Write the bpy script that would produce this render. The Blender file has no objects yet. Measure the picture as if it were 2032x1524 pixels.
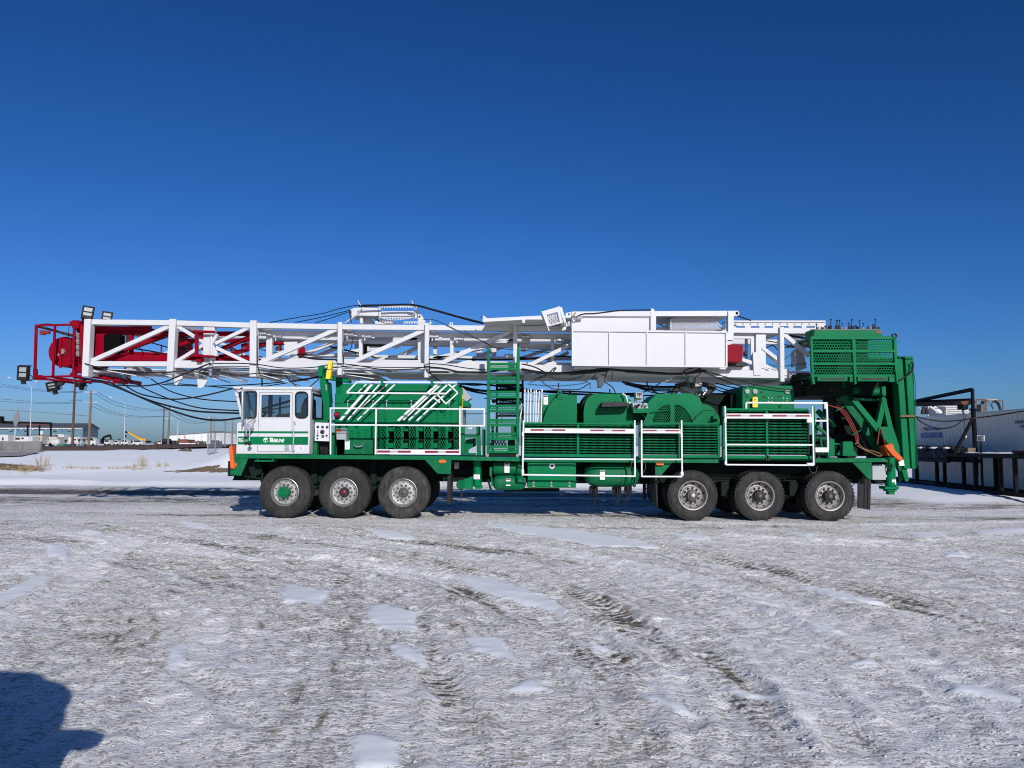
import bpy, bmesh, math, random
import numpy as np
from mathutils import Vector, Matrix, geometry
random.seed(7); np.random.seed(7)
sc = bpy.context.scene
col = sc.collection
R = math.radians
# ---------------- camera
CAMH, FPX = 1.65, 1527.0
PITCH, ROLL = math.atan(122/1527), R(0.30)
cam_d = bpy.data.cameras.new('camera'); cam = bpy.data.objects.new('camera', cam_d); col.objects.link(cam)
CROT = Matrix.Rotation(math.pi/2+PITCH, 3, 'X') @ Matrix.Rotation(ROLL, 3, 'Z')
cam.matrix_world = Matrix.Translation((0, 0, CAMH)) @ CROT.to_4x4()
cam_d.sensor_width = 36; cam_d.lens = FPX/2032*36; cam_d.clip_end = 6000; cam_d.clip_start = 0.05
sc.camera = cam
# ---------------- light
SUN_EL, SUN_AZ = R(25), R(18)          # azimuth: sun stands behind the camera, to the right
world = bpy.data.worlds.new('World'); sc.world = world; world.use_nodes = True
wn = world.node_tree; bg = wn.nodes['Background']
sky = wn.nodes.new('ShaderNodeTexSky'); sky.sky_type = 'NISHITA'; sky.sun_disc = False
sky.sun_elevation = SUN_EL; sky.sun_rotation = math.pi-SUN_AZ
sky.altitude = 600; sky.air_density = 1.0; sky.dust_density = 1.0; sky.ozone_density = 3.5
# the camera's response to the clear winter sky: deeper per-channel contrast
sp_ = wn.nodes.new('ShaderNodeSeparateColor'); cb_ = wn.nodes.new('ShaderNodeCombineColor'); wn.links.new(sky.outputs[0], sp_.inputs[0])
for i_, (g_, a_) in enumerate(((1.731, .667), (1.342, .738), (1.336, 1.172))):
    p_ = wn.nodes.new('ShaderNodeMath'); p_.operation = 'POWER'; p_.inputs[1].default_value = g_; wn.links.new(sp_.outputs[i_], p_.inputs[0])
    q_ = wn.nodes.new('ShaderNodeMath'); q_.operation = 'MULTIPLY'; q_.inputs[1].default_value = a_*0.1**(g_-1); wn.links.new(p_.outputs[0], q_.inputs[0]); wn.links.new(q_.outputs[0], cb_.inputs[i_])
wn.links.new(cb_.outputs[0], bg.inputs[0]); bg.inputs[1].default_value = 0.087
sd = bpy.data.lights.new('sun', 'SUN'); sd.energy = 4.0; sd.angle = R(0.5); sd.color = (1, 0.975, 0.94)
sun = bpy.data.objects.new('sun', sd); col.objects.link(sun)
sdir = Vector((-math.sin(SUN_AZ)*math.cos(SUN_EL), math.cos(SUN_AZ)*math.cos(SUN_EL), -math.sin(SUN_EL)))
sun.rotation_euler = sdir.to_track_quat('-Z', 'Y').to_euler(); sun.location = (5, -20, 15)
sc.view_settings.view_transform = 'Standard'; sc.view_settings.look = 'None'
sc.view_settings.exposure = 0.0; sc.view_settings.gamma = 1
sc.cycles.filter_width = 1.05; sc.cycles.max_bounces = 8; sc.cycles.transparent_max_bounces = 12

# ---------------- coordinates: a photo pixel seen at depth Y (metres in front of the camera)
def P(px, py, Y):
    d = CROT @ Vector(((px-1016)/FPX, -(py-762)/FPX, -1))
    t = Y/d.y
    return Vector((0, 0, CAMH)) + d*t
def GP(px, py, z=0.0):
    d = CROT @ Vector(((px-1016)/FPX, -(py-762)/FPX, -1))
    return Vector((0, 0, CAMH)) + d*((z-CAMH)/d.z)
def M(px, Y): return px*Y/FPX
def sstep(a, b, x):
    t = np.clip((x-a)/(b-a), 0, 1); return t*t*(3-2*t)

# ---------------- materials
def mat(name, c, rough=0.5, metal=0.0, var=0.12, scale=3.0, coat=0.0, dirt=None, dirt_amt=0.0, bump=0.0, spec=0.5, alpha=None):
    m = bpy.data.materials.new(name); m.use_nodes = True
    nt = m.node_tree; N = nt.nodes; L = nt.links; b = N['Principled BSDF']
    tc = N.new('ShaderNodeTexCoord')
    nz = N.new('ShaderNodeTexNoise'); nz.inputs['Scale'].default_value = scale; nz.inputs['Detail'].default_value = 6; nz.inputs['Roughness'].default_value = 0.65
    L.new(tc.outputs['Object'], nz.inputs['Vector'])
    cr = N.new('ShaderNodeValToRGB')
    cr.color_ramp.elements[0].position = 0.3; cr.color_ramp.elements[1].position = 0.7
    cr.color_ramp.elements[0].color = tuple(max(0, x*(1-var)) for x in c)+(1,)
    cr.color_ramp.elements[1].color = tuple(min(1, x*(1+var)) for x in c)+(1,)
    L.new(nz.outputs[0], cr.inputs[0]); out = cr.outputs[0]
    if dirt is not None:
        n2 = N.new('ShaderNodeTexNoise'); n2.inputs['Scale'].default_value = scale*2.3; n2.inputs['Detail'].default_value = 9; n2.inputs['Roughness'].default_value = 0.75
        mp = N.new('ShaderNodeMapping'); mp.inputs['Scale'].default_value = (1.4, 1.4, 0.55); L.new(tc.outputs['Object'], mp.inputs[0]); L.new(mp.outputs[0], n2.inputs['Vector'])
        r2 = N.new('ShaderNodeMapRange'); r2.inputs[1].default_value = 0.48; r2.inputs[2].default_value = 0.75; r2.inputs[3].default_value = 0; r2.inputs[4].default_value = dirt_amt
        L.new(n2.outputs[0], r2.inputs[0])
        mx = N.new('ShaderNodeMix'); mx.data_type = 'RGBA'; mx.inputs[7].default_value = tuple(dirt)+(1,)
        L.new(r2.outputs[0], mx.inputs[0]); L.new(out, mx.inputs[6]); out = mx.outputs[2]
    L.new(out, b.inputs['Base Color'])
    rr = N.new('ShaderNodeMapRange'); rr.inputs[3].default_value = max(0.03, rough-0.08); rr.inputs[4].default_value = min(1, rough+0.12)
    L.new(nz.outputs[0], rr.inputs[0]); L.new(rr.outputs[0], b.inputs['Roughness'])
    b.inputs['Metallic'].default_value = metal; b.inputs['Coat Weight'].default_value = coat; b.inputs['Coat Roughness'].default_value = 0.15
    b.inputs['Specular IOR Level'].default_value = spec
    if bump:
        n3 = N.new('ShaderNodeTexNoise'); n3.inputs['Scale'].default_value = scale*14; n3.inputs['Detail'].default_value = 5
        L.new(tc.outputs['Object'], n3.inputs['Vector'])
        bp = N.new('ShaderNodeBump'); bp.inputs['Strength'].default_value = bump; bp.inputs['Distance'].default_value = 0.01
        L.new(n3.outputs[0], bp.inputs['Height']); L.new(bp.outputs[0], b.inputs['Normal'])
    return m
def glass_mat(name, tint=(0.72, 0.78, 0.80), gl=0.045):
    m = bpy.data.materials.new(name); m.use_nodes = True
    nt = m.node_tree; N = nt.nodes; L = nt.links; N.remove(N['Principled BSDF'])
    t = N.new('ShaderNodeBsdfTransparent'); t.inputs[0].default_value = tint+(1,)
    g = N.new('ShaderNodeBsdfGlossy'); g.inputs['Roughness'].default_value = 0.03
    nz = N.new('ShaderNodeTexNoise'); nz.inputs['Scale'].default_value = 2.0
    mr = N.new('ShaderNodeMapRange'); mr.inputs[3].default_value = gl*0.7; mr.inputs[4].default_value = gl*1.3
    L.new(nz.outputs[0], mr.inputs[0])
    mx = N.new('ShaderNodeMixShader'); L.new(mr.outputs[0], mx.inputs[0]); L.new(t.outputs[0], mx.inputs[1]); L.new(g.outputs[0], mx.inputs[2])
    L.new(mx.outputs[0], N['Material Output'].inputs[0]); return m
DUST = (0.34, 0.32, 0.30)
m_green = mat('green_paint', (0.0, 0.150, 0.052), 0.42, var=0.14, scale=1.2, dirt=(0.10,0.13,0.10), dirt_amt=0.10, spec=0.10)
m_green2 = mat('dusty_green_paint', (0.001, 0.125, 0.046), 0.5, var=0.18, scale=2.2, dirt=DUST, dirt_amt=0.10, spec=0.12)
m_white = mat('white_paint', (0.58, 0.585, 0.585), 0.40, var=0.035, scale=1.6, coat=0.0, dirt=(0.42, 0.38, 0.33), dirt_amt=0.12, spec=0.3)
m_whited = mat('white_rail_paint', (0.70, 0.70, 0.69), 0.4, var=0.05, scale=4, dirt=(0.45, 0.42, 0.38), dirt_amt=0.18)
m_red = mat('red_paint', (0.23, 0.0, 0.012), 0.45, var=0.14, scale=2, spec=.08, dirt=(0.10, 0.03, 0.03), dirt_amt=0.3)
m_orange = mat('orange_foam', (0.62, 0.105, 0.012), 0.7, var=0.12, scale=6)
m_amber = mat('amber_lens', (0.7, 0.13, 0.01), 0.25, var=0.1, scale=30)
m_yellow = mat('yellow_paint', (0.85, 0.62, 0.02), 0.45, var=0.08, scale=5)
m_black = mat('black_rubber', (0.012, 0.012, 0.013), 0.6, var=0.3, scale=8, dirt=(0.09, 0.085, 0.08), dirt_amt=0.25, spec=.25)
m_cable = mat('black_cable', (0.008, 0.008, 0.010), 0.5, spec=.3, var=0.3, scale=8)
m_iron = mat('dark_iron', (0.022, 0.021, 0.022), 0.55, spec=.25, var=0.3, scale=5, dirt=(0.12, 0.08, 0.06), dirt_amt=0.5)
m_under = mat('undercarriage', (0.002, 0.011, 0.007), 0.75, var=0.3, scale=4, dirt=(0.045, 0.045, 0.04), dirt_amt=0.4, spec=.2)  # green taken near black: shade under the deck painted into the colour
m_tyre = mat('tyre_sidewall', (0.024, 0.023, 0.022), 0.75, var=0.4, scale=2.6, dirt=(0.105, 0.097, 0.088), dirt_amt=0.6, bump=0.35, spec=.25)
m_tyre2 = mat('worn_tyre', (0.034, 0.032, 0.030), 0.8, var=0.45, scale=3.2, dirt=(0.14, 0.13, 0.115), dirt_amt=0.75, bump=0.4, spec=.25)
m_alu = mat('aluminium', (0.50, 0.48, 0.44), 0.36, metal=0.8, var=0.10, scale=7, dirt=(0.30, 0.27, 0.23), dirt_amt=0.5)
m_steelw = mat('dusty_steel', (0.28, 0.265, 0.245), 0.5, metal=0.45, var=0.15, scale=6, dirt=(0.22, 0.20, 0.17), dirt_amt=0.7)
m_hub = mat('hub_iron', (0.09, 0.085, 0.08), 0.5, metal=0.3, var=0.3, scale=12)
m_chrome = mat('galvanised', (0.55, 0.56, 0.57), 0.35, metal=0.8, var=0.12, scale=8)
m_grey = mat('grey_enamel', (0.34, 0.37, 0.36), 0.45, var=0.08, scale=4)
m_panelw = mat('panel_plate', (0.62, 0.63, 0.66), 0.4, var=0.05, scale=6)
m_decal = mat('white_decal', (0.75, 0.74, 0.72), 0.5, var=0.05, scale=20)
m_rtape = mat('red_tape', (0.20, 0.006, 0.022), 0.35, var=0.15, scale=30)
m_gtape = mat('silver_tape', (0.40, 0.41, 0.42), 0.35, var=0.1, scale=30)
m_redh = mat('red_hose', (0.22, 0.022, 0.016), 0.5, var=0.2, scale=8)
m_tan = mat('leather', (0.22, 0.11, 0.045), 0.7, var=0.3, scale=12)
m_glass = glass_mat('cab_glass')
m_lens = mat('lamp_lens', (0.30, 0.31, 0.32), 0.4, spec=.2, var=0.08, scale=14)
m_text = mat('white_lettering', (0.8, 0.8, 0.79), 0.5, var=0.03)
m_dtext = mat('dark_lettering', (0.02, 0.022, 0.03), 0.5, var=0.1)
m_shade = mat('recess_shade', (0.004, 0.004, 0.004), 0.9, var=.2, spec=.05)  # near-black colour painting in the shade of openings
m_seat = mat('seat_fabric', (0.03, 0.03, 0.035), 0.8, var=0.3, scale=20)

# ---------------- mesh builder
WL = {}
def wloc(o): return WL.get(o.name, Vector((0, 0, 0))) if o else Vector((0, 0, 0))
def tag(o, label=None, cat=None, group=None, kind=None):
    if label: o['label'] = label
    if cat: o['category'] = cat
    if group: o['group'] = group
    if kind: o['kind'] = kind
    return o
def thing(name, label, cat, loc=(0, 0, 0), group=None):
    o = bpy.data.objects.new(name, None); col.objects.link(o); o.location = loc; o.empty_display_size = 0.3
    WL[o.name] = Vector(loc); return tag(o, label, cat, group)
def copy_tree(o, parent=None):
    c = o.copy(); col.objects.link(c)
    if parent: c.parent = parent
    for ch in list(o.children): copy_tree(ch, c)
    return c
class MB:
    def __init__(s): s.v = []; s.f = []
    def add(s, vs, fs):
        n = len(s.v); s.v += [Vector(p) for p in vs]; s.f += [tuple(i+n for i in f) for f in fs]; return s
    def box(s, x0, x1, y0, y1, z0, z1):
        return s.add([(x0,y0,z0),(x1,y0,z0),(x1,y1,z0),(x0,y1,z0),(x0,y0,z1),(x1,y0,z1),(x1,y1,z1),(x0,y1,z1)],
                     [(0,3,2,1),(4,5,6,7),(0,1,5,4),(1,2,6,5),(2,3,7,6),(3,0,4,7)])
    def pbox(s, a, b, c, d, Y0, Y1):
        return s.prism([(a, b), (c, b), (c, d), (a, d)], Y0, Y1)
    def prism(s, pts, Y0, Y1, px=True):
        q = [P(p[0], p[1], Y0) if px else Vector((p[0], Y0, p[1])) for p in pts]
        ar = sum(q[i].x*q[(i+1) % len(q)].z-q[(i+1) % len(q)].x*q[i].z for i in range(len(q)))
        if ar < 0: q = q[::-1]
        n = len(q); vs = q+[Vector((p.x, Y1, p.z)) for p in q]
        tris = geometry.tessellate_polygon([[Vector((p.x, p.z, 0)) for p in q]]) if n > 4 else None
        fs = [(i, n+i, n+(i+1) % n, (i+1) % n) for i in range(n)]
        if tris is None: fs += [tuple(range(n)), tuple(range(2*n-1, n-1, -1))]
        else:
            for t in tris:
                a, b, c = [q[i] for i in t]
                cr = (b.x-a.x)*(c.z-a.z)-(b.z-a.z)*(c.x-a.x)
                t = t if cr > 0 else t[::-1]
                fs += [tuple(t), tuple(i+n for i in t[::-1])]
        return s.add(vs, fs)
    def plate(s, outer, holes, Y0, Y1):
        loops = [[P(p[0], p[1], Y0) for p in l] for l in [outer]+holes]
        allp = [p for l in loops for p in l]; n = len(allp)
        tris = geometry.tessellate_polygon([[Vector((p.x, p.z, 0)) for p in l] for l in loops])
        fs = []
        for t in tris:
            a, b, c = [allp[i] for i in t]
            cr = (b.x-a.x)*(c.z-a.z)-(b.z-a.z)*(c.x-a.x)
            t = t if cr > 0 else t[::-1]
            fs += [tuple(t), tuple(i+n for i in t[::-1])]
        k = 0
        for li, l in enumerate(loops):
            m = len(l); ar = sum(l[i].x*l[(i+1) % m].z-l[(i+1) % m].x*l[i].z for i in range(m))
            fl = (ar < 0) != (li > 0)
            for i in range(m):
                a, b = k+i, k+(i+1) % m
                q = (a, n+a, n+b, b); fs.append(q[::-1] if fl else q)
            k += m
        return s.add(allp+[Vector((p.x, Y1, p.z)) for p in allp], fs)
    def bar(s, a, b, w, h, up=(0, 1, 0)):
        a, b = Vector(a), Vector(b); d = (b-a)
        if d.length < 1e-6: return s
        d.normalize(); u = Vector(up); u = u-d*u.dot(d)
        if u.length < 1e-3: u = Vector((0, 0, 1)); u = u-d*u.dot(d)
        u.normalize(); r = d.cross(u); vs = []
        for p in (a, b):
            for i, j in ((-1,-1),(1,-1),(1,1),(-1,1)): vs.append(p+r*(i*w/2)+u*(j*h/2))
        return s.add(vs, [(0,1,2,3),(7,6,5,4),(0,4,5,1),(1,5,6,2),(2,6,7,3),(3,7,4,0)])
    def pbar(s, a, b, wpx, Y, h=None):
        w = M(wpx, Y); return s.bar(P(a[0], a[1], Y), P(b[0], b[1], Y), w, h or w)
    def tube(s, pts, r, n=6, cap=True):
        pts = [Vector(p) for p in pts]; vs = []; fs = []; u = None
        for i, p in enumerate(pts):
            d = (pts[min(i+1, len(pts)-1)]-pts[max(i-1, 0)])
            if d.length < 1e-7: d = Vector((1, 0, 0))
            d.normalize()
            if u is None: u = d.orthogonal().normalized()
            else:
                u = u-d*u.dot(d)
                u = u.normalized() if u.length > 1e-4 else d.orthogonal().normalized()
            w = d.cross(u); rr = r[i] if isinstance(r, (list, tuple)) else r
            for k in range(n):
                t = 2*math.pi*k/n; vs.append(p+(u*math.cos(t)+w*math.sin(t))*rr)
        for i in range(len(pts)-1):
            for k in range(n):
                a, b = i*n+k, i*n+(k+1) % n; fs.append((a, b, b+n, a+n))
        if cap: fs += [tuple(range(n-1, -1, -1)), tuple((len(pts)-1)*n+k for k in range(n))]
        return s.add(vs, fs)
    def cyl(s, a, b, r, n=20): return s.tube([a, b], r, n)
    def lathe(s, c, prof, n=40, axis='Y'):
        c = Vector(c); vs = []; fs = []
        for (r, y) in prof:
            for k in range(n):
                t = 2*math.pi*k/n
                o = (r*math.cos(t), y, r*math.sin(t)) if axis == 'Y' else ((y, r*math.cos(t), r*math.sin(t)) if axis == 'X' else (r*math.cos(t), r*math.sin(t), y))
                vs.append(c+Vector(o))
        for i in range(len(prof)-1):
            for k in range(n):
                a, b = i*n+k, i*n+(k+1) % n
                q = (a, a+n, b+n, b); fs.append(q if axis in ('Z',) else q[::-1])
        return s.add(vs, fs)
    def perf(s, x0, y0, x1, y1, Y, nx, ny, rat=0.36):
        A, B = P(x0, y1, Y), P(x1, y0, Y); w = (B.x-A.x)/(nx+0.5); h = (B.z-A.z)/ny; r = rat*min(w, h*1.1)
        for j in range(ny):
            zc = A.z+(j+.5)*h; off = 0.5*(j % 2)
            for i in range(nx):
                xc = A.x+(i+.5+off)*w
                o = [(w/2,0),(w/2,h/2),(0,h/2),(-w/2,h/2),(-w/2,0),(-w/2,-h/2),(0,-h/2),(w/2,-h/2)]
                vs = [(xc+a, Y, zc+b) for a, b in o]+[(xc+r*math.cos(k*math.pi/4), Y, zc+r*math.sin(k*math.pi/4)) for k in range(8)]
                s.add(vs, [(k, (k+1) % 8, 8+(k+1) % 8, 8+k) for k in range(8)])
            xe = A.x if off else B.x-w/2
            s.add([(xe,Y,zc-h/2),(xe+w/2,Y,zc-h/2),(xe+w/2,Y,zc+h/2),(xe,Y,zc+h/2)], [(0,1,2,3)])
        return s
    def expanded(s, poly, Y, step=3.2, ang=60, wpx=0.8):
        q = [P(a, b, Y) for a, b in poly]; q = [(p.x, p.z) for p in q]
        cx = sum(p[0] for p in q)/len(q); cz = sum(p[1] for p in q)/len(q); st = M(step, Y); w = M(wpx, Y)
        for sg in (1, -1):
            t = R(ang)*sg; d = (math.cos(t), math.sin(t)); nrm = (-d[1], d[0]); Rm = max(math.hypot(p[0]-cx, p[1]-cz) for p in q)
            k = -int(Rm/st)-1
            while k*st <= Rm:
                o = (cx+nrm[0]*k*st, cz+nrm[1]*k*st); ts = []
                for i in range(len(q)):
                    a, b = q[i], q[(i+1) % len(q)]; e = (b[0]-a[0], b[1]-a[1]); den = d[0]*e[1]-d[1]*e[0]
                    if abs(den) < 1e-9: continue
                    tt = ((a[0]-o[0])*e[1]-(a[1]-o[1])*e[0])/den; uu = ((a[0]-o[0])*d[1]-(a[1]-o[1])*d[0])/den
                    if 0 <= uu < 1: ts.append(tt)
                ts.sort()
                for i in range(0, len(ts)-1, 2):
                    if ts[i+1]-ts[i] > w:
                        yo = Y+0.003*sg
                        s.bar((o[0]+d[0]*ts[i], yo, o[1]+d[1]*ts[i]), (o[0]+d[0]*ts[i+1], yo, o[1]+d[1]*ts[i+1]), w, 0.004)
                k += 1
        return s
    def build(s, name, m, parent=None, bevel=0.0, smooth=True, label=None, seg=2):
        off = wloc(parent)
        me = bpy.data.meshes.new(name); me.from_pydata([tuple(v-off) for v in s.v], [], s.f); me.update()
        o = bpy.data.objects.new(name, me); col.objects.link(o); me.materials.append(m)
        if parent: o.parent = parent; WL[o.name] = off
        if smooth and len(me.polygons):
            me.polygons.foreach_set('use_smooth', [True]*len(me.polygons)); me.set_sharp_from_angle(angle=R(38))
        if bevel:
            md = o.modifiers.new('bevel', 'BEVEL'); md.width = bevel; md.segments = seg; md.limit_method = 'ANGLE'; md.angle_limit = R(40)
            md.harden_normals = False
        if label: o['label'] = label
        return o
def spline(pts, sub=8):
    pts = [Vector(p) for p in pts]; out = []
    for i in range(len(pts)-1):
        p0 = pts[max(i-1, 0)]; p1 = pts[i]; p2 = pts[i+1]; p3 = pts[min(i+2, len(pts)-1)]
        for k in range(sub):
            t = k/sub
            out.append(0.5*((2*p1)+(p2-p0)*t+(2*p0-5*p1+4*p2-p3)*t*t+(3*p1-p0-3*p2+p3)*t**3))
    out.append(pts[-1]); return out
def cable(name, pp, Y, wpx=2.6, m=None, parent=None, n=6):
    pts = [P(p[0], p[1], p[2] if len(p) > 2 else Y) for p in pp]
    return MB().tube(spline(pts), M(wpx, Y)/2, n).build(name, m or m_cable, parent)
def text(name, s, px, py, Y, hpx, m, parent=None, wpx=None, shear=0.0, rot=None, sx=1.0, bold=0.0, loc=None, hm=None, align='LEFT'):
    c = bpy.data.curves.new(name, 'FONT'); c.body = s; c.size = 1.0; c.extrude = 0.004; c.shear = shear; c.offset = bold; c.align_x = align
    t = bpy.data.objects.new(name, c); col.objects.link(t)
    dg = bpy.context.evaluated_depsgraph_get(); dg.update(); me = bpy.data.meshes.new_from_object(t.evaluated_get(dg))
    bpy.data.objects.remove(t); bpy.data.curves.remove(c); me.name = name
    co = np.zeros(len(me.vertices)*3); me.vertices.foreach_get('co', co); co = co.reshape(-1, 3)
    cap = 0.69
    h = hm if hm else M(hpx, Y); k = h/cap
    co[:, :2] *= k; co[:, 2] *= 1.0
    if wpx:
        w = co[:, 0].max()-co[:, 0].min(); co[:, 0] *= M(wpx, Y)/w
    co[:, 0] *= sx
    L = loc if loc is not None else P(px, py, Y)
    rt = rot or Matrix.Rotation(math.pi/2, 3, 'X')
    off = wloc(parent)
    nco = [tuple(L+rt @ Vector(v)-off) for v in co]
    me.vertices.foreach_set('co', np.array(nco).ravel()); me.update()
    me.materials.clear(); me.materials.append(m)
    o = bpy.data.objects.new(name, me); col.objects.link(o)
    if parent: o.parent = parent; WL[o.name] = off
    return o

# ---------------- value noise
def vnoise(x, y, seed):
    r = np.random.RandomState(seed).rand(256, 256)
    xi = np.floor(x).astype(int); yi = np.floor(y).astype(int); fx = x-xi; fy = y-yi
    fx = fx*fx*(3-2*fx); fy = fy*fy*(3-2*fy)
    a = r[xi % 256, yi % 256]; b = r[(xi+1) % 256, yi % 256]; c = r[xi % 256, (yi+1) % 256]; d = r[(xi+1) % 256, (yi+1) % 256]
    return (a*(1-fx)+b*fx)*(1-fy)+(c*(1-fx)+d*fx)*fy-0.5
def fbm(x, y, seed, oct=4):
    s = 0; a = 1.0
    for i in range(oct): s = s+a*vnoise(x*2**i, y*2**i, seed+i); a *= 0.5
    return s
# ================= GROUND: one sheet out to the horizon
def gbase(x, y):
    """large terrain form"""
    z = 0.95*sstep(33, 66, y)*sstep(3, -12, x-0.0*y)           # the lot ends in a ditch and the road bank (left)
    z = z+0.95*sstep(60, 90, y)*(1-sstep(3, -12, x))
    z = z-0.14*np.exp(-((y-42)/4.0)**2)*sstep(-4, -14, x)      # ditch
    z = z+0.28*sstep(8, 15, x)*sstep(19, 25, y)*(1-sstep(60, 80, y))  # yard rises at the right
    z = z+1.75*np.exp(-((x+15.6)/2.5)**2-((y-50)/4.5)**2)      # snow covered soil heap behind the cab
    return z
def axis(lo, hi, step, far_lo, far_hi, g=1.13):
    a = list(np.arange(lo, hi+1e-6, step)); s = step
    while a[-1] < far_hi: s *= g; a.append(a[-1]+s)
    s = step; b = []; v = lo
    while v > far_lo: s *= g; v -= s; b.append(v)
    return np.array(b[::-1]+a)
gx = axis(-7.0, 7.0, 0.034, -2600, 2600, 1.035); gy = axis(3.4, 13.0, 0.03, -60, 3500, 1.025)
X, Y = np.meshgrid(gx, gy, indexing='xy')
K = 0.3445
PATCH = [
 (660,1000,[(200,600),(300,585),(470,640),(505,745),(310,735),(230,680)]),
 (660,1000,[(320,810),(430,815),(550,870),(600,960),(480,930),(370,880)]),
 (660,1000,[(735,770),(930,765),(1010,820),(1110,915),(930,885),(790,845)]),
 (660,1000,[(700,400),(900,425),(1180,520),(1400,640),(1240,615),(1080,580),(900,530),(790,470)]),
 (660,1000,[(930,1050),(1170,1010),(1270,1100),(1100,1090)]),
 (660,1000,[(60,1340),(220,1325),(350,1380),(390,1540),(80,1540)]),
 (660,1000,[(840,120),(960,110),(1400,150),(1700,200),(1890,260),(1500,250),(1100,170)]),
 (660,1000,[(160,145),(380,165),(480,205),(300,200)]),
 (660,1000,[(1810,1120),(1950,1130),(2032,1210),(1950,1215),(1880,1180)]),
 (660,1000,[(1370,780),(1600,820),(1690,860),(1550,845)]),
 (660,1000,[(430,1085),(520,1075),(610,1130),(540,1130)]),
 (660,1000,[(400,370),(520,400),(760,510),(700,500),(560,440)]),
 (0,1000,[(1640,455),(1890,510),(1830,605),(1640,560)]),
 (0,1000,[(-60,540),(290,390),(330,410),(80,550),(-60,620)]),
 (0,1000,[(850,350),(930,370),(1050,440),(980,430)]),
 (0,1000,[(260,230),(370,240),(390,350),(280,300)]),
 (0,1000,[(1030,100),(1180,120),(1270,160),(1080,135)]),
 (0,1000,[(490,150),(560,150),(640,210),(580,200)]),
 (0,1000,[(1000,820),(1080,790),(1040,930),(950,1020),(900,1080)]),
 (1332,1000,[(760,690),(900,700),(1010,745),(900,755)]),
 (1332,1000,[(290,1075),(450,1070),(640,1135),(450,1120)]),
 (1332,1000,[(1020,930),(1170,900),(1240,945)]),
 (1332,1000,[(1600,1040),(1750,1030),(2050,1130),(2050,1165),(1800,1110),(1580,1080)]),
 (1332,1000,[(1360,165),(1550,155),(1600,190),(1420,195)]),
 (1332,1000,[(690,180),(820,165),(800,210)]),
 (1332,1000,[(0,175),(180,180),(230,205),(60,205)]),
 (1332,1000,[(230,615),(330,610),(400,660)]),
 (1332,1000,[(0,1140),(80,1170),(130,1225),(0,1215)]),
 (1332,1000,[(720,470),(900,490),(1280,580),(1150,580),(900,530)]),
 (1332,1000,[(1740,150),(2050,140),(2050,165),(1780,180)]),
 (1332,1000,[(1540,280),(1690,275),(1700,305),(1560,305)]),
]
snow = np.zeros_like(X); snowh = np.zeros_like(X)
wx = X+0.10*fbm(X*2.1, Y*2.1, 11, 3); wy = Y+0.14*fbm(X*2.1, Y*2.1, 23, 3)
for ox, oy, poly in PATCH:
    q = [GP(ox+a*K, oy+b*K) for a, b in poly]; q = [(p.x, p.y) for p in q]
    x0 = min(a for a, b in q)-.5; x1 = max(a for a, b in q)+.5; y0 = min(b for a, b in q)-.5; y1 = max(b for a, b in q)+.5
    ix = np.where((gx > x0) & (gx < x1))[0]; iy = np.where((gy > y0) & (gy < y1))[0]
    if len(ix) == 0 or len(iy) == 0: continue
    sl = (slice(iy[0], iy[-1]+1), slice(ix[0], ix[-1]+1)); ax, ay = wx[sl], wy[sl]
    ins = np.zeros(ax.shape, bool); dist = np.full(ax.shape, 9.0)
    for i in range(len(q)):
        (a, b), (c, d) = q[i], q[(i+1) % len(q)]
        cond = ((b > ay) != (d > ay)) & (ax < (c-a)*(ay-b)/((d-b) if abs(d-b) > 1e-9 else 1e-9)+a); ins ^= cond
        t = np.clip(((ax-a)*(c-a)+(ay-b)*(d-b))/max((c-a)**2+(d-b)**2, 1e-9), 0, 1)
        dist = np.minimum(dist, np.hypot(ax-a-t*(c-a), ay-b-t*(d-b)))
    sdv = np.where(ins, dist, -dist)
    snow[sl] = np.maximum(snow[sl], sstep(-0.10, 0.12, sdv)); snowh[sl] = np.maximum(snowh[sl], sstep(-0.03, 0.06, sdv))
# wheel tracks: arcs sweeping from beside the machine towards the right foreground
CX, CY = -8.0, 5.0
rr = np.hypot(X-CX, Y-CY); th = np.arctan2(Y-CY, X-CX)
far = sstep(14.5, 18.5, Y+0.04*X)
U = (th*14.0)*(1-far)+(X)*far; V = rr*(1-far)+(Y*1.0+3)*far
near = (1-sstep(26, 34, np.abs(Y-6)))
track = vnoise(rr*1.6, th*2.5, 40)*(1-far)+vnoise(Y*1.3, X*0.08, 41)*far
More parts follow.
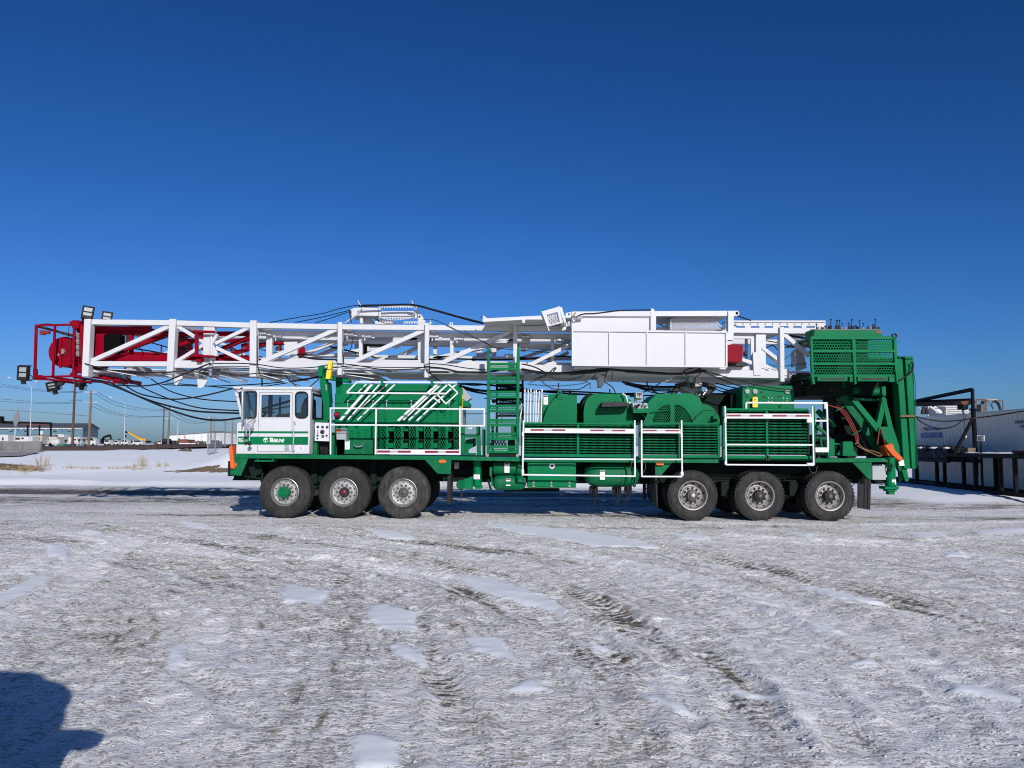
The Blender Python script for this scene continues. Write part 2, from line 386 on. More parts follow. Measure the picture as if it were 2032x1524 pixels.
# single tyre tracks, laid out along their courses on the yard
TRK = [([(-40,1000),(150,1050),(330,1110),(480,1150),(650,1180),(800,1215)],.55,.06,0), ([(-40,1030),(200,1090),(400,1160),(560,1230)],.35,.10,0), ([(150,1035),(500,1095),(800,1140),(1000,1200),(1180,1290),(1300,1430)],.26,.55,1), ([(330,1040),(700,1090),(1000,1150),(1250,1240),(1420,1360),(1500,1524)],.30,.50,1),
 ([(600,1050),(950,1090),(1250,1150),(1500,1230),(1750,1340),(1900,1480)],.30,.45,1), ([(900,1045),(1250,1080),(1600,1150),(1900,1230),(2060,1285)],.32,.45,1), ([(815,1215),(850,1300),(900,1400),(915,1540)],.15,.85,1), ([(340,1220),(310,1320),(270,1420),(240,1540)],.16,.40,1), ([(425,1220),(385,1320),(345,1430),(320,1540)],.18,-.55,1),
 ([(-40,1260),(120,1180),(220,1100),(300,1060)],.22,-.6,1), ([(-40,1215),(100,1140),(200,1080),(260,1050)],.2,-.55,1), ([(-40,1160),(80,1110),(160,1070)],.2,-.5,1), ([(1332,1036),(1700,1043),(2060,1036)],.25,-.6,0), ([(1400,1062),(1750,1078),(2060,1062)],.3,-.5,0), ([(1000,1040),(1300,1048),(1600,1042)],.3,.5,0), ([(60,1045),(420,1100),(760,1120),(1050,1170)],.28,-.5,1),
 ([(1550,1165),(1700,1190),(1880,1220)],.16,.7,1), ([(1105,1150),(1180,1190),(1250,1240),(1300,1300)],.18,.85,1), ([(1150,1215),(1210,1270),(1260,1330)],.14,.7,1), ([(880,1150),(930,1180),(970,1195)],.16,.9,0), ([(620,1180),(690,1150),(740,1135)],.12,.6,1), ([(600,1215),(640,1190),(665,1175)],.10,.9,1), ([(700,1120),(900,1160),(1130,1235),(1330,1340),(1450,1480)],.26,-.5,1), ([(1000,1080),(1300,1130),(1600,1215),(1850,1330),(2000,1440)],.26,-.5,1), ([(1300,1090),(1650,1175),(1950,1275)],.25,-.45,1), ([(612,1440),(620,1540)],.13,.35,2), ([(655,1440),(668,1540)],.13,-.3,2), ([(1350,1240),(1420,1300),(1480,1390),(1520,1500)],.2,.5,1), ([(1620,1400),(1680,1450),(1720,1540)],.22,.75,1), ([(300,1290),(420,1370),(520,1460)],.12,.35,1), ([(380,1415),(440,1395)],.09,1.2,0), ([(1590,1215),(1640,1235)],.12,.9,0), ([(1500,1125),(1545,1130)],.12,.8,0), ([(1860,1140),(1915,1145)],.14,.9,0)]
tdirt = np.zeros_like(X); tz = np.zeros_like(X)
wobx = X+0.06*fbm(X*3, Y*3, 210, 2); woby = Y+0.06*fbm(X*3, Y*3, 220, 2)
for ti, (pts, hw, st, tread) in enumerate(TRK):
    pl = spline([GP(a_, b_) for a_, b_ in pts], 10); q = [(p.x, p.y) for p in pl]
    x0 = min(a for a, b in q)-1.2; x1 = max(a for a, b in q)+1.2; y0 = min(b for a, b in q)-1.2; y1 = max(b for a, b in q)+1.2
    ix = np.where((gx > x0) & (gx < x1))[0]; iy = np.where((gy > y0) & (gy < y1))[0]
    if len(ix) < 2 or len(iy) < 2: continue
    sl = (slice(iy[0], iy[-1]+1), slice(ix[0], ix[-1]+1)); ax, ay = wobx[sl], woby[sl]; D = np.full(ax.shape, 9.0); S = np.zeros(ax.shape); acc = 0.0
    for i in range(len(q)-1):
        (a, b), (c, d) = q[i], q[i+1]; L2 = max((c-a)**2+(d-b)**2, 1e-9); t = np.clip(((ax-a)*(c-a)+(ay-b)*(d-b))/L2, 0, 1)
        dd = np.hypot(ax-a-t*(c-a), ay-b-t*(d-b)); m_ = dd < D; D = np.where(m_, dd, D); S = np.where(m_, acc+t*L2**.5, S); acc += L2**.5
    w = (1-sstep(hw*.55, hw*1.25, D))*sstep(0, .8, S)*sstep(0, .8, acc-S)*(.45+1.1*(vnoise(S*.9, D*3+ti*7, 230)+.5))
    lug = 1.0
    if tread: lug = .55+.45*np.sign(np.sin(S*2*math.pi/.11+D*18))*(1-sstep(hw*.7, hw, D))
    tdirt[sl] += st*w*(lug if st > 0 else 1.0)
    tz[sl] += w*(-.010-.005*lug)+.012*np.exp(-((D-hw*1.25)/.06)**2)*w.max()
rut = vnoise(rr*6.0, th*5.0, 42)*(1-far)+vnoise(Y*4.0, X*0.25, 43)*far
amp = near*(1-0.8*snow)
Z = gbase(X, Y)
Z = Z+near*0.02*fbm(X*0.6, Y*0.6, 5, 3)+amp*(0.012*track+0.010*rut)
Z = Z+amp*tz+amp*(0.022*fbm(X*4.5, Y*4.5, 60, 2)+0.020*vnoise(X*11, Y*11, 61)) + 0.020*snowh
# far snowfield drift
drift = sstep(33, 38, Y)
Z = Z+.16*np.exp(-((Y-(31.3+1.2*vnoise(X*.12, X*0, 310)))/.55)**2)*(.4+1.2*(vnoise(X*.5, Y*.5, 311)+.5))*(1-sstep(12,18,X))
Z = Z+.10*np.exp(-((Y-(34.2+1.5*vnoise(X*.1, X*0, 312)))/.5)**2)*(vnoise(X*.4, Y*.4, 313)+.5)*(1-sstep(12,18,X))
Z = Z+drift*(0.05*fbm(X*.5, Y*.9, 75, 3)+0.10*fbm(X*0.12, Y*0.2, 70, 4))*(1-sstep(90, 140, Y))
dirt = np.clip(track*.8+0.3*fbm(X*0.35, Y*0.35, 80, 4)+tdirt*near-.05, -1.2, 1.6)*(1-.9*snow)
# bare gravel lane along the back of the lot
lane = np.exp(-((Y-(25.0-0.05*X))/3.0)**2)*(0.55+0.9*vnoise(Y*0.9, X*0.05, 81))
lane = lane*(1-.8*sstep(8, 12, X))
dirt = dirt*(1-sstep(24, 30, Y))+1.7*lane
dirt = dirt+.9*np.exp(-((Y-(18.4+.5*vnoise(X*.15, X*0, 300)))/.35)**2)*(.5+vnoise(X*.7, Y*2, 301))
drk = np.exp(-((Y-(21.7+0.35*np.sin(X*0.3)))/1.0)**2)*0.4
dirt = dirt+drk
# clean plowed snow beyond the lot
clean = sstep(29.5, 32.5, Y+0.6*fbm(X*0.15, Y*0.4, 90, 3)*3)*(1-sstep(14, 20, X))
clean = np.maximum(clean, .62*sstep(9.5, 12.5, X+.6*fbm(X*.5, Y*.5, 91, 3))*sstep(19.5, 22.5, Y)*(1-.5*np.exp(-((Y-20.8)/.6)**2)))
fieldd = np.zeros_like(X)
fieldd += 1.5*np.exp(-((X+30.5)/4.2)**2-((Y-(46.2-0.57*(X+31)))/1.3)**2)   # dry grass strip
fieldd += 1.6*np.exp(-((X+16.8)/2.4)**2-((Y-43.2)/0.9)**2)*(0.6+1.6*vnoise(X*1.3, Y*1.3, 95))
fieldd += 0.9*sstep(0.7, 1.5, gbase(X, Y)-0.95*sstep(33, 66, Y))*(0.5+1.2*vnoise(X*0.9, Y*0.9, 96))
me = bpy.data.meshes.new('ground'); ny, nx = X.shape
me.vertices.add(nx*ny); co = np.stack([X, Y, Z], -1).astype(np.float32); me.vertices.foreach_set('co', co.ravel())
idx = np.arange(nx*ny).reshape(ny, nx); quads = np.stack([idx[:-1, :-1], idx[:-1, 1:], idx[1:, 1:], idx[1:, :-1]], -1).reshape(-1, 4)
me.loops.add(quads.size); me.loops.foreach_set('vertex_index', quads.ravel().astype(np.int32))
me.polygons.add(len(quads)); me.polygons.foreach_set('loop_start', np.arange(0, quads.size, 4, dtype=np.int32))
me.polygons.foreach_set('use_smooth', np.ones(len(quads), bool)); me.update(calc_edges=True)
def attr(nm, a):
    t = me.attributes.new(nm, 'FLOAT', 'POINT'); t.data.foreach_set('value', a.astype(np.float32).ravel())
attr('snow', np.clip(snow, 0, 1)); attr('dirt', dirt); attr('clean', np.clip(clean, 0, 1)); attr('bare', np.clip(fieldd, 0, 1)); attr('far', far)
t = me.attributes.new('trk', 'FLOAT_VECTOR', 'POINT')
t.data.foreach_set('vector', np.stack([th*11.0, rr, 0*rr], -1).astype(np.float32).ravel())
def ground_mat():
    m = bpy.data.materials.new('snowy_gravel'); m.use_nodes = True; nt = m.node_tree; N = nt.nodes; L = nt.links; b = N['Principled BSDF']
    def A(n):
        a = N.new('ShaderNodeAttribute'); a.attribute_name = n; return a
    def noise(vec, sc, det=5, ro=0.6, scl=None, lac=2.0):
        n = N.new('ShaderNodeTexNoise'); n.inputs['Scale'].default_value = sc; n.inputs['Detail'].default_value = det; n.inputs['Roughness'].default_value = ro
        if scl:
            mp = N.new('ShaderNodeMapping'); mp.inputs['Scale'].default_value = scl; L.new(vec, mp.inputs[0]); vec = mp.outputs[0]
        L.new(vec, n.inputs['Vector']); return n.outputs[0]
    def math_(op, a, b_=None, c=None, clamp=False):
        n = N.new('ShaderNodeMath'); n.operation = op; n.use_clamp = clamp
        for i, v in enumerate((a, b_, c)):
            if v is None: continue
            if isinstance(v, (int, float)): n.inputs[i].default_value = v
            else: L.new(v, n.inputs[i])
        return n.outputs[0]
    def rng(v, a, b_, c=0.0, d=1.0):
        n = N.new('ShaderNodeMapRange'); n.interpolation_type = 'SMOOTHSTEP'
        for i, k in ((1, a), (2, b_), (3, c), (4, d)): n.inputs[i].default_value = k
        L.new(v, n.inputs[0]); return n.outputs[0]
    def mix(f, a, b_):
        n = N.new('ShaderNodeMix'); n.data_type = 'RGBA'
        if isinstance(f, float): n.inputs[0].default_value = f
        else: L.new(f, n.inputs[0])
        for i, v in ((6, a), (7, b_)):
            if isinstance(v, tuple): n.inputs[i].default_value = v+(1,)
            else: L.new(v, n.inputs[i])
        return n.outputs[2]
    tc = N.new('ShaderNodeTexCoord'); pos = tc.outputs['Object']
    trk = A('trk').outputs['Vector']; sn = A('snow').outputs['Fac']; dt = A('dirt').outputs['Fac']; cl = A('clean').outputs['Fac']; ba = A('bare').outputs['Fac']; fr = A('far').outputs['Fac']
    s1 = noise(trk, 1.0, 7, 0.68, (1.1, 7.0, 1)); s2 = noise(pos, 1.0, 7, 0.68, (0.35, 5.0, 1))
    streak = N.new('ShaderNodeMix'); L.new(fr, streak.inputs[0]); L.new(s1, streak.inputs[2]); L.new(s2, streak.inputs[3]); streak = streak.outputs[0]
    mid = noise(pos, 2.6, 8, 0.7); fine = noise(pos, 17, 8, 0.88, (0.8, 1.25, 1)); grit = noise(pos, 90, 4, 0.75); big = noise(pos, 0.35, 4, 0.6)
    vor = N.new('ShaderNodeTexVoronoi'); vor.inputs['Scale'].default_value = 34; L.new(pos, vor.inputs['Vector']); peb = vor.outputs['Distance']
    # amount of bare gravel
    g = math_('MULTIPLY_ADD', dt, 0.30, math_('MULTIPLY_ADD', streak, 1.15, math_('MULTIPLY_ADD', mid, 0.50, math_('MULTIPLY', fine, 0.55))))
    gr = rng(g, 1.20, 1.40)
    f2 = noise(pos, 24, 4, 0.62, (0.75, 1.3, 1)); f3 = noise(pos, 52, 3, 0.6)
    spk = math_('ADD', math_('MULTIPLY_ADD', f3, 0.55, f2), math_('MULTIPLY', math_('SUBTRACT', g, 1.1), -0.42))
    lo = rng(spk, 0.765, 0.665); hi = rng(spk, 0.765, 0.835)
    gc = mix(rng(spk, 0.70, 0.80), (0.13, 0.105, 0.08), (0.50, 0.46, 0.41))
    ice = mix(hi, mix(lo, (0.85, 0.825, 0.775), (0.46, 0.42, 0.365)), (0.97, 0.955, 0.93))
    ice = mix(math_('MULTIPLY', rng(big, 0.44, 0.60), 0.55), ice, mix(hi, mix(lo, (0.83, 0.765, 0.665), (0.46, 0.39, 0.31)), (0.94, 0.91, 0.85)))
    c = mix(gr, ice, gc)
    vor2 = N.new('ShaderNodeTexVoronoi'); vor2.inputs['Scale'].default_value = 22; L.new(pos, vor2.inputs['Vector'])
    c = mix(rng(math_('ADD', vor2.outputs['Distance'], math_('MULTIPLY', mid, 0.5)), 0.42, 0.33, 0, 0.8), c, (0.13, 0.11, 0.09))
    smask = rng(math_('MULTIPLY_ADD', math_('SUBTRACT', fine, 0.5), 1.0, sn), 0.36, 0.62)
    c = mix(smask, c, (0.84, 0.85, 0.86))
    cmask = rng(math_('MULTIPLY_ADD', math_('SUBTRACT', streak, 0.5), 0.9, cl), 0.3, 0.7)
    c = mix(cmask, c, (0.95, 0.95, 0.945))
    bmask = rng(math_('MULTIPLY_ADD', math_('SUBTRACT', mid, 0.5), 1.3, ba), 0.42, 0.60)
    c = mix(bmask, c, mix(rng(fine, 0.35, 0.65), (0.15, 0.105, 0.06), (0.30, 0.22, 0.13)))
    L.new(c, b.inputs['Base Color']); b.inputs['Roughness'].default_value = 0.75; b.inputs['Specular IOR Level'].default_value = 0.25
    flat = math_('SUBTRACT', 1.0, math_('MAXIMUM', math_('MULTIPLY', smask, 0.88), math_('MULTIPLY', cmask, 0.72)))
    h = math_('ADD', math_('MULTIPLY', math_('SUBTRACT', fine, 0.5), 0.5), math_('ADD', math_('MULTIPLY', math_('SUBTRACT', f2, 0.5), 0.75), math_('MULTIPLY', math_('SUBTRACT', streak, 0.5), 0.5)))
    h = math_('ADD', h, math_('MULTIPLY', math_('SUBTRACT', f3, 0.5), 0.35))
    h = math_('MULTIPLY', h, flat)
    h = math_('ADD', h, math_('MULTIPLY', math_('SUBTRACT', noise(pos, 5, 4, 0.5), 0.5), math_('MULTIPLY', smask, 0.10)))
    bp = N.new('ShaderNodeBump'); bp.inputs['Strength'].default_value = 1.0; bp.inputs['Distance'].default_value = 0.028
    L.new(h, bp.inputs['Height']); L.new(bp.outputs[0], b.inputs['Normal'])
    return m
me.materials.append(ground_mat())
ground = bpy.data.objects.new('ground', me); col.objects.link(ground); 
def lumps(name, n, smin, smax, m, seed, pw, zoff, keep, flat=.5):
    rs = np.random.RandomState(seed)
    y = 3.6+(20-3.6)*rs.rand(n)**pw; x = (rs.rand(n)*2-1)*(y*0.72+0.6)
    i = np.clip(np.searchsorted(gx, x), 1, len(gx)-1); j = np.clip(np.searchsorted(gy, y), 1, len(gy)-1)
    ok = keep(snow[j, i], dirt[j, i], rs.rand(n), x, y); x, y, i, j = x[ok], y[ok], i[ok], j[ok]; n = len(x)
    z = Z[j, i]; r = smin+(smax-smin)*rs.rand(n)**3
    base = np.array([(1,0,0),(.2,1,.1),(-1,.1,0),(-.1,-1,0),(.1,.1,.8),(0,0,-.5)], float)
    a = rs.rand(n)*6.283; ca, sa = np.cos(a), np.sin(a)
    V = base[None]*r[:, None, None]*(0.55+0.9*rs.rand(n, 6, 3)); sx = 1+1.2*rs.rand(n)
    V[:, :, 0] *= sx[:, None]; V[:, :, 2] *= flat
    VX = V[:, :, 0]*ca[:, None]-V[:, :, 1]*sa[:, None]+x[:, None]; VY = V[:, :, 0]*sa[:, None]+V[:, :, 1]*ca[:, None]+y[:, None]; VZ = V[:, :, 2]+z[:, None]+zoff*r[:, None]
    F = np.array([(0,1,4),(1,2,4),(2,3,4),(3,0,4),(1,0,5),(2,1,5),(3,2,5),(0,3,5)])
    me = bpy.data.meshes.new(name); me.vertices.add(n*6); me.vertices.foreach_set('co', np.stack([VX, VY, VZ], -1).astype(np.float32).ravel())
    ff = (F[None]+np.arange(n)[:, None, None]*6).reshape(-1); me.loops.add(len(ff)); me.loops.foreach_set('vertex_index', ff.astype(np.int32))
    me.polygons.add(len(ff)//3); me.polygons.foreach_set('loop_start', np.arange(0, len(ff), 3, dtype=np.int32)); me.update(calc_edges=True)
    me.materials.append(m); o = bpy.data.objects.new(name, me); col.objects.link(o); tag(o, kind='stuff'); return o
lumps('snow_crumbs', 60000, .003, .013, mat('crumbled_snow', (0.62, 0.61, 0.60), .8, var=.10, scale=9), 3, 1.5, -.1, lambda s, d, r, x, y: (s < .3) & (r < .62-.4*d), .38)
lumps('gravel_stones', 60000, .003, .014, mat('gravel_stone', (0.17, 0.15, 0.13), .85, var=.5, scale=15), 4, 1.5, .0, lambda s, d, r, x, y: (s < .2) & (r < .12+.7*d), .6)
tag(ground, 'snow packed gravel yard with wheel tracks and smooth white snow patches', kind='structure')
# ================= THE RIG CARRIER
rig = thing('service_rig', 'long green six-axle service rig with white cab and red-tipped white lattice mast', 'drilling rig', (0, 18.7, 0))
YD, YF = 17.2, 20.2
def B(name, m, fn, bevel=0.006, parent=rig, **k):
    mb = MB(); fn(mb); return mb.build(name, m, parent, bevel, **k)
# ---- deck and chassis
mb = MB()
mb.prism([(457,901),(896,905),(896,913),(457,909.5)], YD, YD+0.05)
mb.prism([(457,909.5),(492,910),(478,944),(457,943)], YD, YD+0.05)
mb.prism([(843,912.6),(896,913),(894,941),(868,940)], YD, YD+0.05)
mb.prism([(896,905),(1036,908),(1036,916),(896,913)], YD, YD+0.05)
mb.prism([(1036,908),(1428,911),(1428,919),(1036,916.5)], YD+0.08, YD+0.13)
mb.prism([(1300,918),(1334,918),(1313,943),(1300,943)], YD+0.06, YD+0.11)
mb.prism([(1612,909.5),(1756,909),(1764,917),(1612,918)], YD, YD+0.05)
mb.prism([(1692,918),(1730,917.6),(1730,951),(1724,951)], YD, YD+0.05)
mb.build('deck_edge', m_green2, rig, 0.008)
a = P(457, 903, YD); b = P(1036, 906, YD); c = P(1764, 911, YD)
mb = MB(); mb.box(a.x, b.x, YD+0.05, YF, a.z-0.05, a.z-0.01); mb.box(b.x+.005, c.x, YD+0.13, YF, a.z-0.06, a.z-0.02)
mb.build('deck_plate', m_green2, rig)
mb = MB()
for y in (18.05, 19.15):
    mb.box(P(470,0,YD).x, P(1765,0,YD).x, y, y+0.09, 0.85, 1.33)
    mb.box(P(470,0,YD).x, P(1765,0,YD).x, y-0.07, y+0.16, 0.81, 0.85)
for px in (480, 620, 745, 880, 1000, 1150, 1290, 1440, 1580, 1700): mb.box(P(px,0,18).x, P(px,0,18).x+0.12, 18.14, 19.15, 0.9, 1.25)
mb.build('chassis_frame', m_under, rig)
# front bumper sweep, marker lamps
B('bumper_guard', m_orange, lambda s: s.prism([(454,886),(460,884),(463,905),(466,930),(457,930),(455,905)], YD-0.06, YD+0.3), 0.01)
for (px, py, w) in ((467,922,3.2), (878,915.5,7.5), (1310,920,8.0)):
    mb = MB(); r = M(3.1, YD); x = M(max(0.0, w-3.1), YD); p = P(px, py, YD-0.012)
    pts = [(p.x+sx*x+r*math.cos(t), p.z+r*math.sin(t)) for sx, t0 in ((1, -90), (-1, 90)) for t in [R(t0+k*22.5) for k in range(9)]]
    mb.prism(pts, YD-0.015, YD+0.0 if w < 5 else YD+.07, px=False); mb.build('marker_lamp', m_amber, rig, 0.003)
B('step', m_green2, lambda s: (s.pbox(505,913,543,916.5,YD+0.02,YD+0.3), s.pbox(510,909,513,913,YD+.02,YD+.06), s.pbox(539,909,542,916,YD+.0,YD+.05)))
# front axle clutter: drums, links, spring hangers
mb = MB()
for (px, py, r) in ((507,931,13), (503,944,5)):
    p = P(px, py, 17.6); mb.cyl(p, p+Vector((0, 0.5, 0)), M(r, 17.6), 18)
mb.pbar((485,945),(520,950),3,17.55); mb.pbar((521,938),(519,957),4,17.5); mb.pbar((519,957),(525,962),3,17.5)
for px in (625, 742): mb.pbar((px,912),(px,960),12,18.0); p = P(px, 968, 17.75); mb.cyl(p, p+Vector((0,0.5,0)), M(4.5,17.75), 12)
mb.build('steering_gear', m_under, rig, 0.006)
B('spring_hanger', m_under, lambda s: [s.pbox(x-14, 918, x+14, 926, 18.0, 18.3) for x in (623, 741)])
# axles
mb = MB()
AX_F = [565, 682, 800]; AX_R = [1375, 1508, 1647]
for px in AX_F: x = P(px,975,17.35).x; mb.cyl((x,17.5,0.585),(x,19.9,0.585),0.09,12); mb.lathe((x,18.7,0.585),[(0.0,-.25),(.2,-.18),(.26,0),(.2,.18),(0,.25)],18)
for px in AX_R: x = P(px,983,17.3).x; mb.cyl((x,17.5,0.56),(x,19.9,0.56),0.10,12); mb.lathe((x,18.7,0.56),[(0.0,-.28),(.24,-.2),(.3,0),(.24,.2),(0,.28)],18)
mb.build('axle', m_under, rig)
mb = MB()
for (px, py) in ((1440,960),(1576,960)):
    mb.pbox(px-9,py-4,px+7,py+24,17.7,18.1)
mb.build('equaliser_bracket', m_under, rig, 0.01)
# ---- wheels
def wheel_front(cx, tm, hubkind, side=1):
    """side 1: outer face looks towards -Y"""
    rad = 0.585; c = Vector((cx, 17.35 if side == 1 else 20.05, rad)); f = 1 if side == 1 else -1
    rim = MB()
    pr = [(0.305,-0.005),(0.315,0.0),(0.305,0.012),(0.285,0.03),(0.272,0.07),(0.262,0.085),(0.225,0.092),(0.205,0.088),(0.10,0.088),(0.0,0.088)]
    rim.lathe(c, [(r, y*f) for r, y in pr], 48)
    o = rim.build('wheel', m_alu, rig)
    ty = MB()
    pt = [(0.30,0.06),(0.307,0.012),(0.325,0.004),(0.36,-0.008),(0.43,-0.020),(0.50,-0.012),(0.545,0.004),(0.566,0.022),(0.578,0.045),(rad,0.075),(rad,0.155),(rad-.012,0.157),(rad-.012,0.167),(rad,0.169),(rad,0.25),(rad-.012,.252),(rad-.012,.262),(rad,.264),(rad,0.36),(0.57,0.40),(0.50,0.43),(0.40,0.43),(0.30,0.38)]
    ty.lathe(c, [(r, y*f) for r, y in pt], 64); ty.build('tyre', tm, o)
    if side == 1:
        hd = MB()
        for k in range(10):
            t = 2*math.pi*(k+.5)/10; p = c+Vector((0.232*math.cos(t), 0.089, 0.232*math.sin(t))); hd.cyl(p, p+Vector((0,-0.0035,0)), 0.0165, 10)
        hd.build('hand_hole', m_iron, o)
        nt = MB()
        for k in range(10):
            t = 2*math.pi*k/10; p = c+Vector((0.160*math.cos(t), 0.088, 0.160*math.sin(t))); nt.cyl(p, p+Vector((0,-0.038,0)), 0.0165, 8); nt.cyl(p+Vector((0,-.0,0)), p+Vector((0,-.007,0)), 0.026, 12)
        nt.build('wheel_nut', m_hub, o)
        hb = MB()
        if hubkind == 'green':
            hb.lathe(c, [(0.125,0.088),(0.125,-0.10),(0.118,-0.125),(0.10,-0.13),(0.075,-0.13),(0.07,-0.115),(0.03,-0.115),(0.0,-0.12)], 32); hb.build('hub', m_green2, o)
        else:
            hb.lathe(c, [(0.115,0.088),(0.112,0.05),(0.10,0.035),(0.088,0.03),(0.082,0.038),(0.0,0.038)], 32); hb.build('hub', m_hub if hubkind == 'iron' else m_iron, o)
            h2 = MB(); h2.lathe(c, [(0.048,0.038),(0.046,0.015),(0.036,0.008),(0.0,0.008)], 24); h2.build('hub_cap', m_rtape if hubkind == 'red' else m_hub, o)
    return o
def wheel_rear(cx, side=1, capk=0):
    rad = 0.56; c = Vector((cx, 17.3 if side == 1 else 20.1, rad)); f = 1 if side == 1 else -1
    rim = MB()
    pr = [(0.305,0.0),(0.325,-0.006),(0.332,0.0),(0.322,0.012),(0.300,0.022),(0.292,0.06),(0.287,0.11),(0.262,0.135),(0.235,0.150),(0.212,0.146),(0.20,0.13),(0.195,0.120),(0.10,0.116),(0.0,0.116)]
    rim.lathe(c, [(r, y*f) for r, y in pr], 48); o = rim.build('wheel', m_steelw, rig)
    for off, nm in ((0.0, 'tyre'), (0.335, 'tyre')):
        ty = MB(); pt = [(0.31,0.05),(0.326,0.008),(0.345,0.0),(0.38,-0.014),(0.45,-0.022),(0.50,-0.012),(0.525,0.002),(rad-.012,0.03),(rad-.014,0.26),(0.525,0.285),(0.45,0.30),(0.36,0.29),(0.31,0.25)]
        ty.lathe(c, [(r, (y+off)*f) for r, y in pt], 56)
        nb = 44
        for k in range(nb):
            t = 2*math.pi*k/nb; dt = 2*math.pi/nb*0.33
            for (ya, yb, sh) in ((0.012,0.085,0),(0.10,0.185,0.5),(0.20,0.278,0)):
                t0 = t+sh*2*math.pi/nb; vs = []
                for rr_ in (rad-.03, rad):
                    for aa in (-dt, dt):
                        for yy in (ya, yb): vs.append(c+Vector((rr_*math.cos(t0+aa), (yy+off)*f, rr_*math.sin(t0+aa))))
                ty.add(vs, [(0,1,3,2),(4,6,7,5),(0,4,5,1),(2,3,7,6),(0,2,6,4),(1,5,7,3)])
        ty.build(nm, m_tyre if off == 0 else m_black, o)
    if side == 1:
        hd = MB()
        for k in range(10):
            t = 2*math.pi*(k+.3)/10; p = c+Vector((0.262*math.cos(t), 0.128, 0.262*math.sin(t))); q = Vector((math.cos(t)*-.35, -1, math.sin(t)*-.35)).normalized()
            hd.cyl(p, p+q*0.012, 0.021, 10)
        hd.build('hand_hole', m_iron, o)
        nt = MB()
        for k in range(10):
            t = 2*math.pi*k/10+.2; p = c+Vector((0.165*math.cos(t), 0.117, 0.165*math.sin(t))); nt.cyl(p, p+Vector((0,-0.04,0)), 0.018, 8); nt.cyl(p, p+Vector((0,-.006,0)), 0.027, 12)
        nt.build('wheel_nut', m_iron, o)
        hb = MB(); hb.lathe(c, [(0.128,0.116),(0.125,0.02),(0.115,0.0),(0.085,-0.004),(0.08,-0.02),(0.055,-0.028),(0.0,-0.028)], 28)
        for k in range(8):
            t = 2*math.pi*k/8; p = c+Vector((0.10*math.cos(t), 0.0, 0.10*math.sin(t))); hb.cyl(p, p+Vector((0,-0.02,0)), 0.012, 6)
        hb.build('hub', m_hub if capk == 0 else m_iron, o)
        h2 = MB(); h2.lathe(c, [(0.04,-0.028),(0.038,-0.045),(0.0,-0.047)], 18); h2.build('hub_cap', m_alu if capk == 0 else m_hub, o)
    return o
for px, tm, hk in zip(AX_F, (m_tyre, m_tyre, m_tyre2), ('green', 'red', 'iron')):
    x = P(px, 975, 17.35).x; w = wheel_front(x, tm, hk); w['label'] = {'green': 'front wheel with green hub drum', 'red': 'front wheel with red hub cap', 'iron': 'front wheel with mud streaked tyre'}[hk]
    wheel_front(x, m_black, 'x', -1)
for i, px in enumerate(AX_R):
    x = P(px, 983, 17.3).x; wheel_rear(x, 1, 0 if i == 0 else 1); wheel_rear(x, -1)
# mudflaps
B('mudflap', m_black, lambda s: s.prism([(888,941),(895,936),(894,1000),(889,1003),(886,995)], 17.3, 17.95), 0.01)
B('mudflap', m_black, lambda s: s.prism([(1299,943),(1304,943),(1306,1007),(1303,1005)], 17.32, 17.95), 0.008)
B('mudflap', m_black, lambda s: (s.prism([(1703,951),(1729,951),(1727,1012),(1703,1008)], 17.45, 17.50), s.pbar((1716,951),(1715,1010),1.5,17.44), s.pbar((1723,951),(1722,1010),1.5,17.44)), 0.006)
B('mudflap', m_black, lambda s: s.prism([(1276,938),(1282,938),(1282,992),(1276,992)], 18.2, 18.26), 0.006)
# underside pipes and shafts seen between the axle groups
mb = MB()
for (a1, b1, Yp, w) in (((900,935),(1290,938),18.0,8), ((900,925),(1300,929),18.9,14), ((1000,972),(1110,972),18.6,7), ((1080,970),(1075,975),18.4,5)): mb.pbar(a1, b1, w, Yp)
mb.cyl(P(890,950,18.7), P(1330,955,18.7), M(6,18.7), 14)
mb.prism([(915,915),(975,915),(975,950),(950,960),(915,950)], 18.3, 19.3)
mb.prism([(1270,918),(1612,920),(1612,938),(1270,938)], 17.95, 18.0)
for k in range(7): mb.pbar((1340, 922+k*4), (1610, 923+k*4), 1.2, 17.93)
mb.build('undercarriage', m_under, rig)
# ---- fuel and air tanks
def capsule(name, x0, y0, x1, y1, Y, m, dome=0.35):
    r = M((y1-y0)/2, Y); a = P(x0, (y0+y1)/2, Y); b = P(x1, (y0+y1)/2, Y); L_ = b.x-a.x; d = r*dome*2
    pr = [(0.001, 0)]+[(r*math.sin(t), d*(1-math.cos(t))) for t in [R(k*15) for k in range(1, 7)]]
    pr += [(r, L_-d)]+[(r*math.sin(t), L_-d*(1-math.cos(t))) for t in [R(k*15) for k in range(5, -1, -1)]]
    pr = [(max(q[0], 0.001), q[1]) for q in pr]
    mb = MB(); c = a+Vector((0, r, 0)); mb.lathe(c, pr, 32, 'X')
    return mb.build(name, m, rig)
t1 = capsule('fuel_tank', 976, 916.5, 1040, 942.5, 17.45, m_green2, .25)
t2 = capsule('fuel_tank', 977, 943.5, 1044, 973, 17.45, m_green2, .4)
t3 = capsule('air_tank', 1160, 918, 1273, 967, 17.45, m_green2, .55)
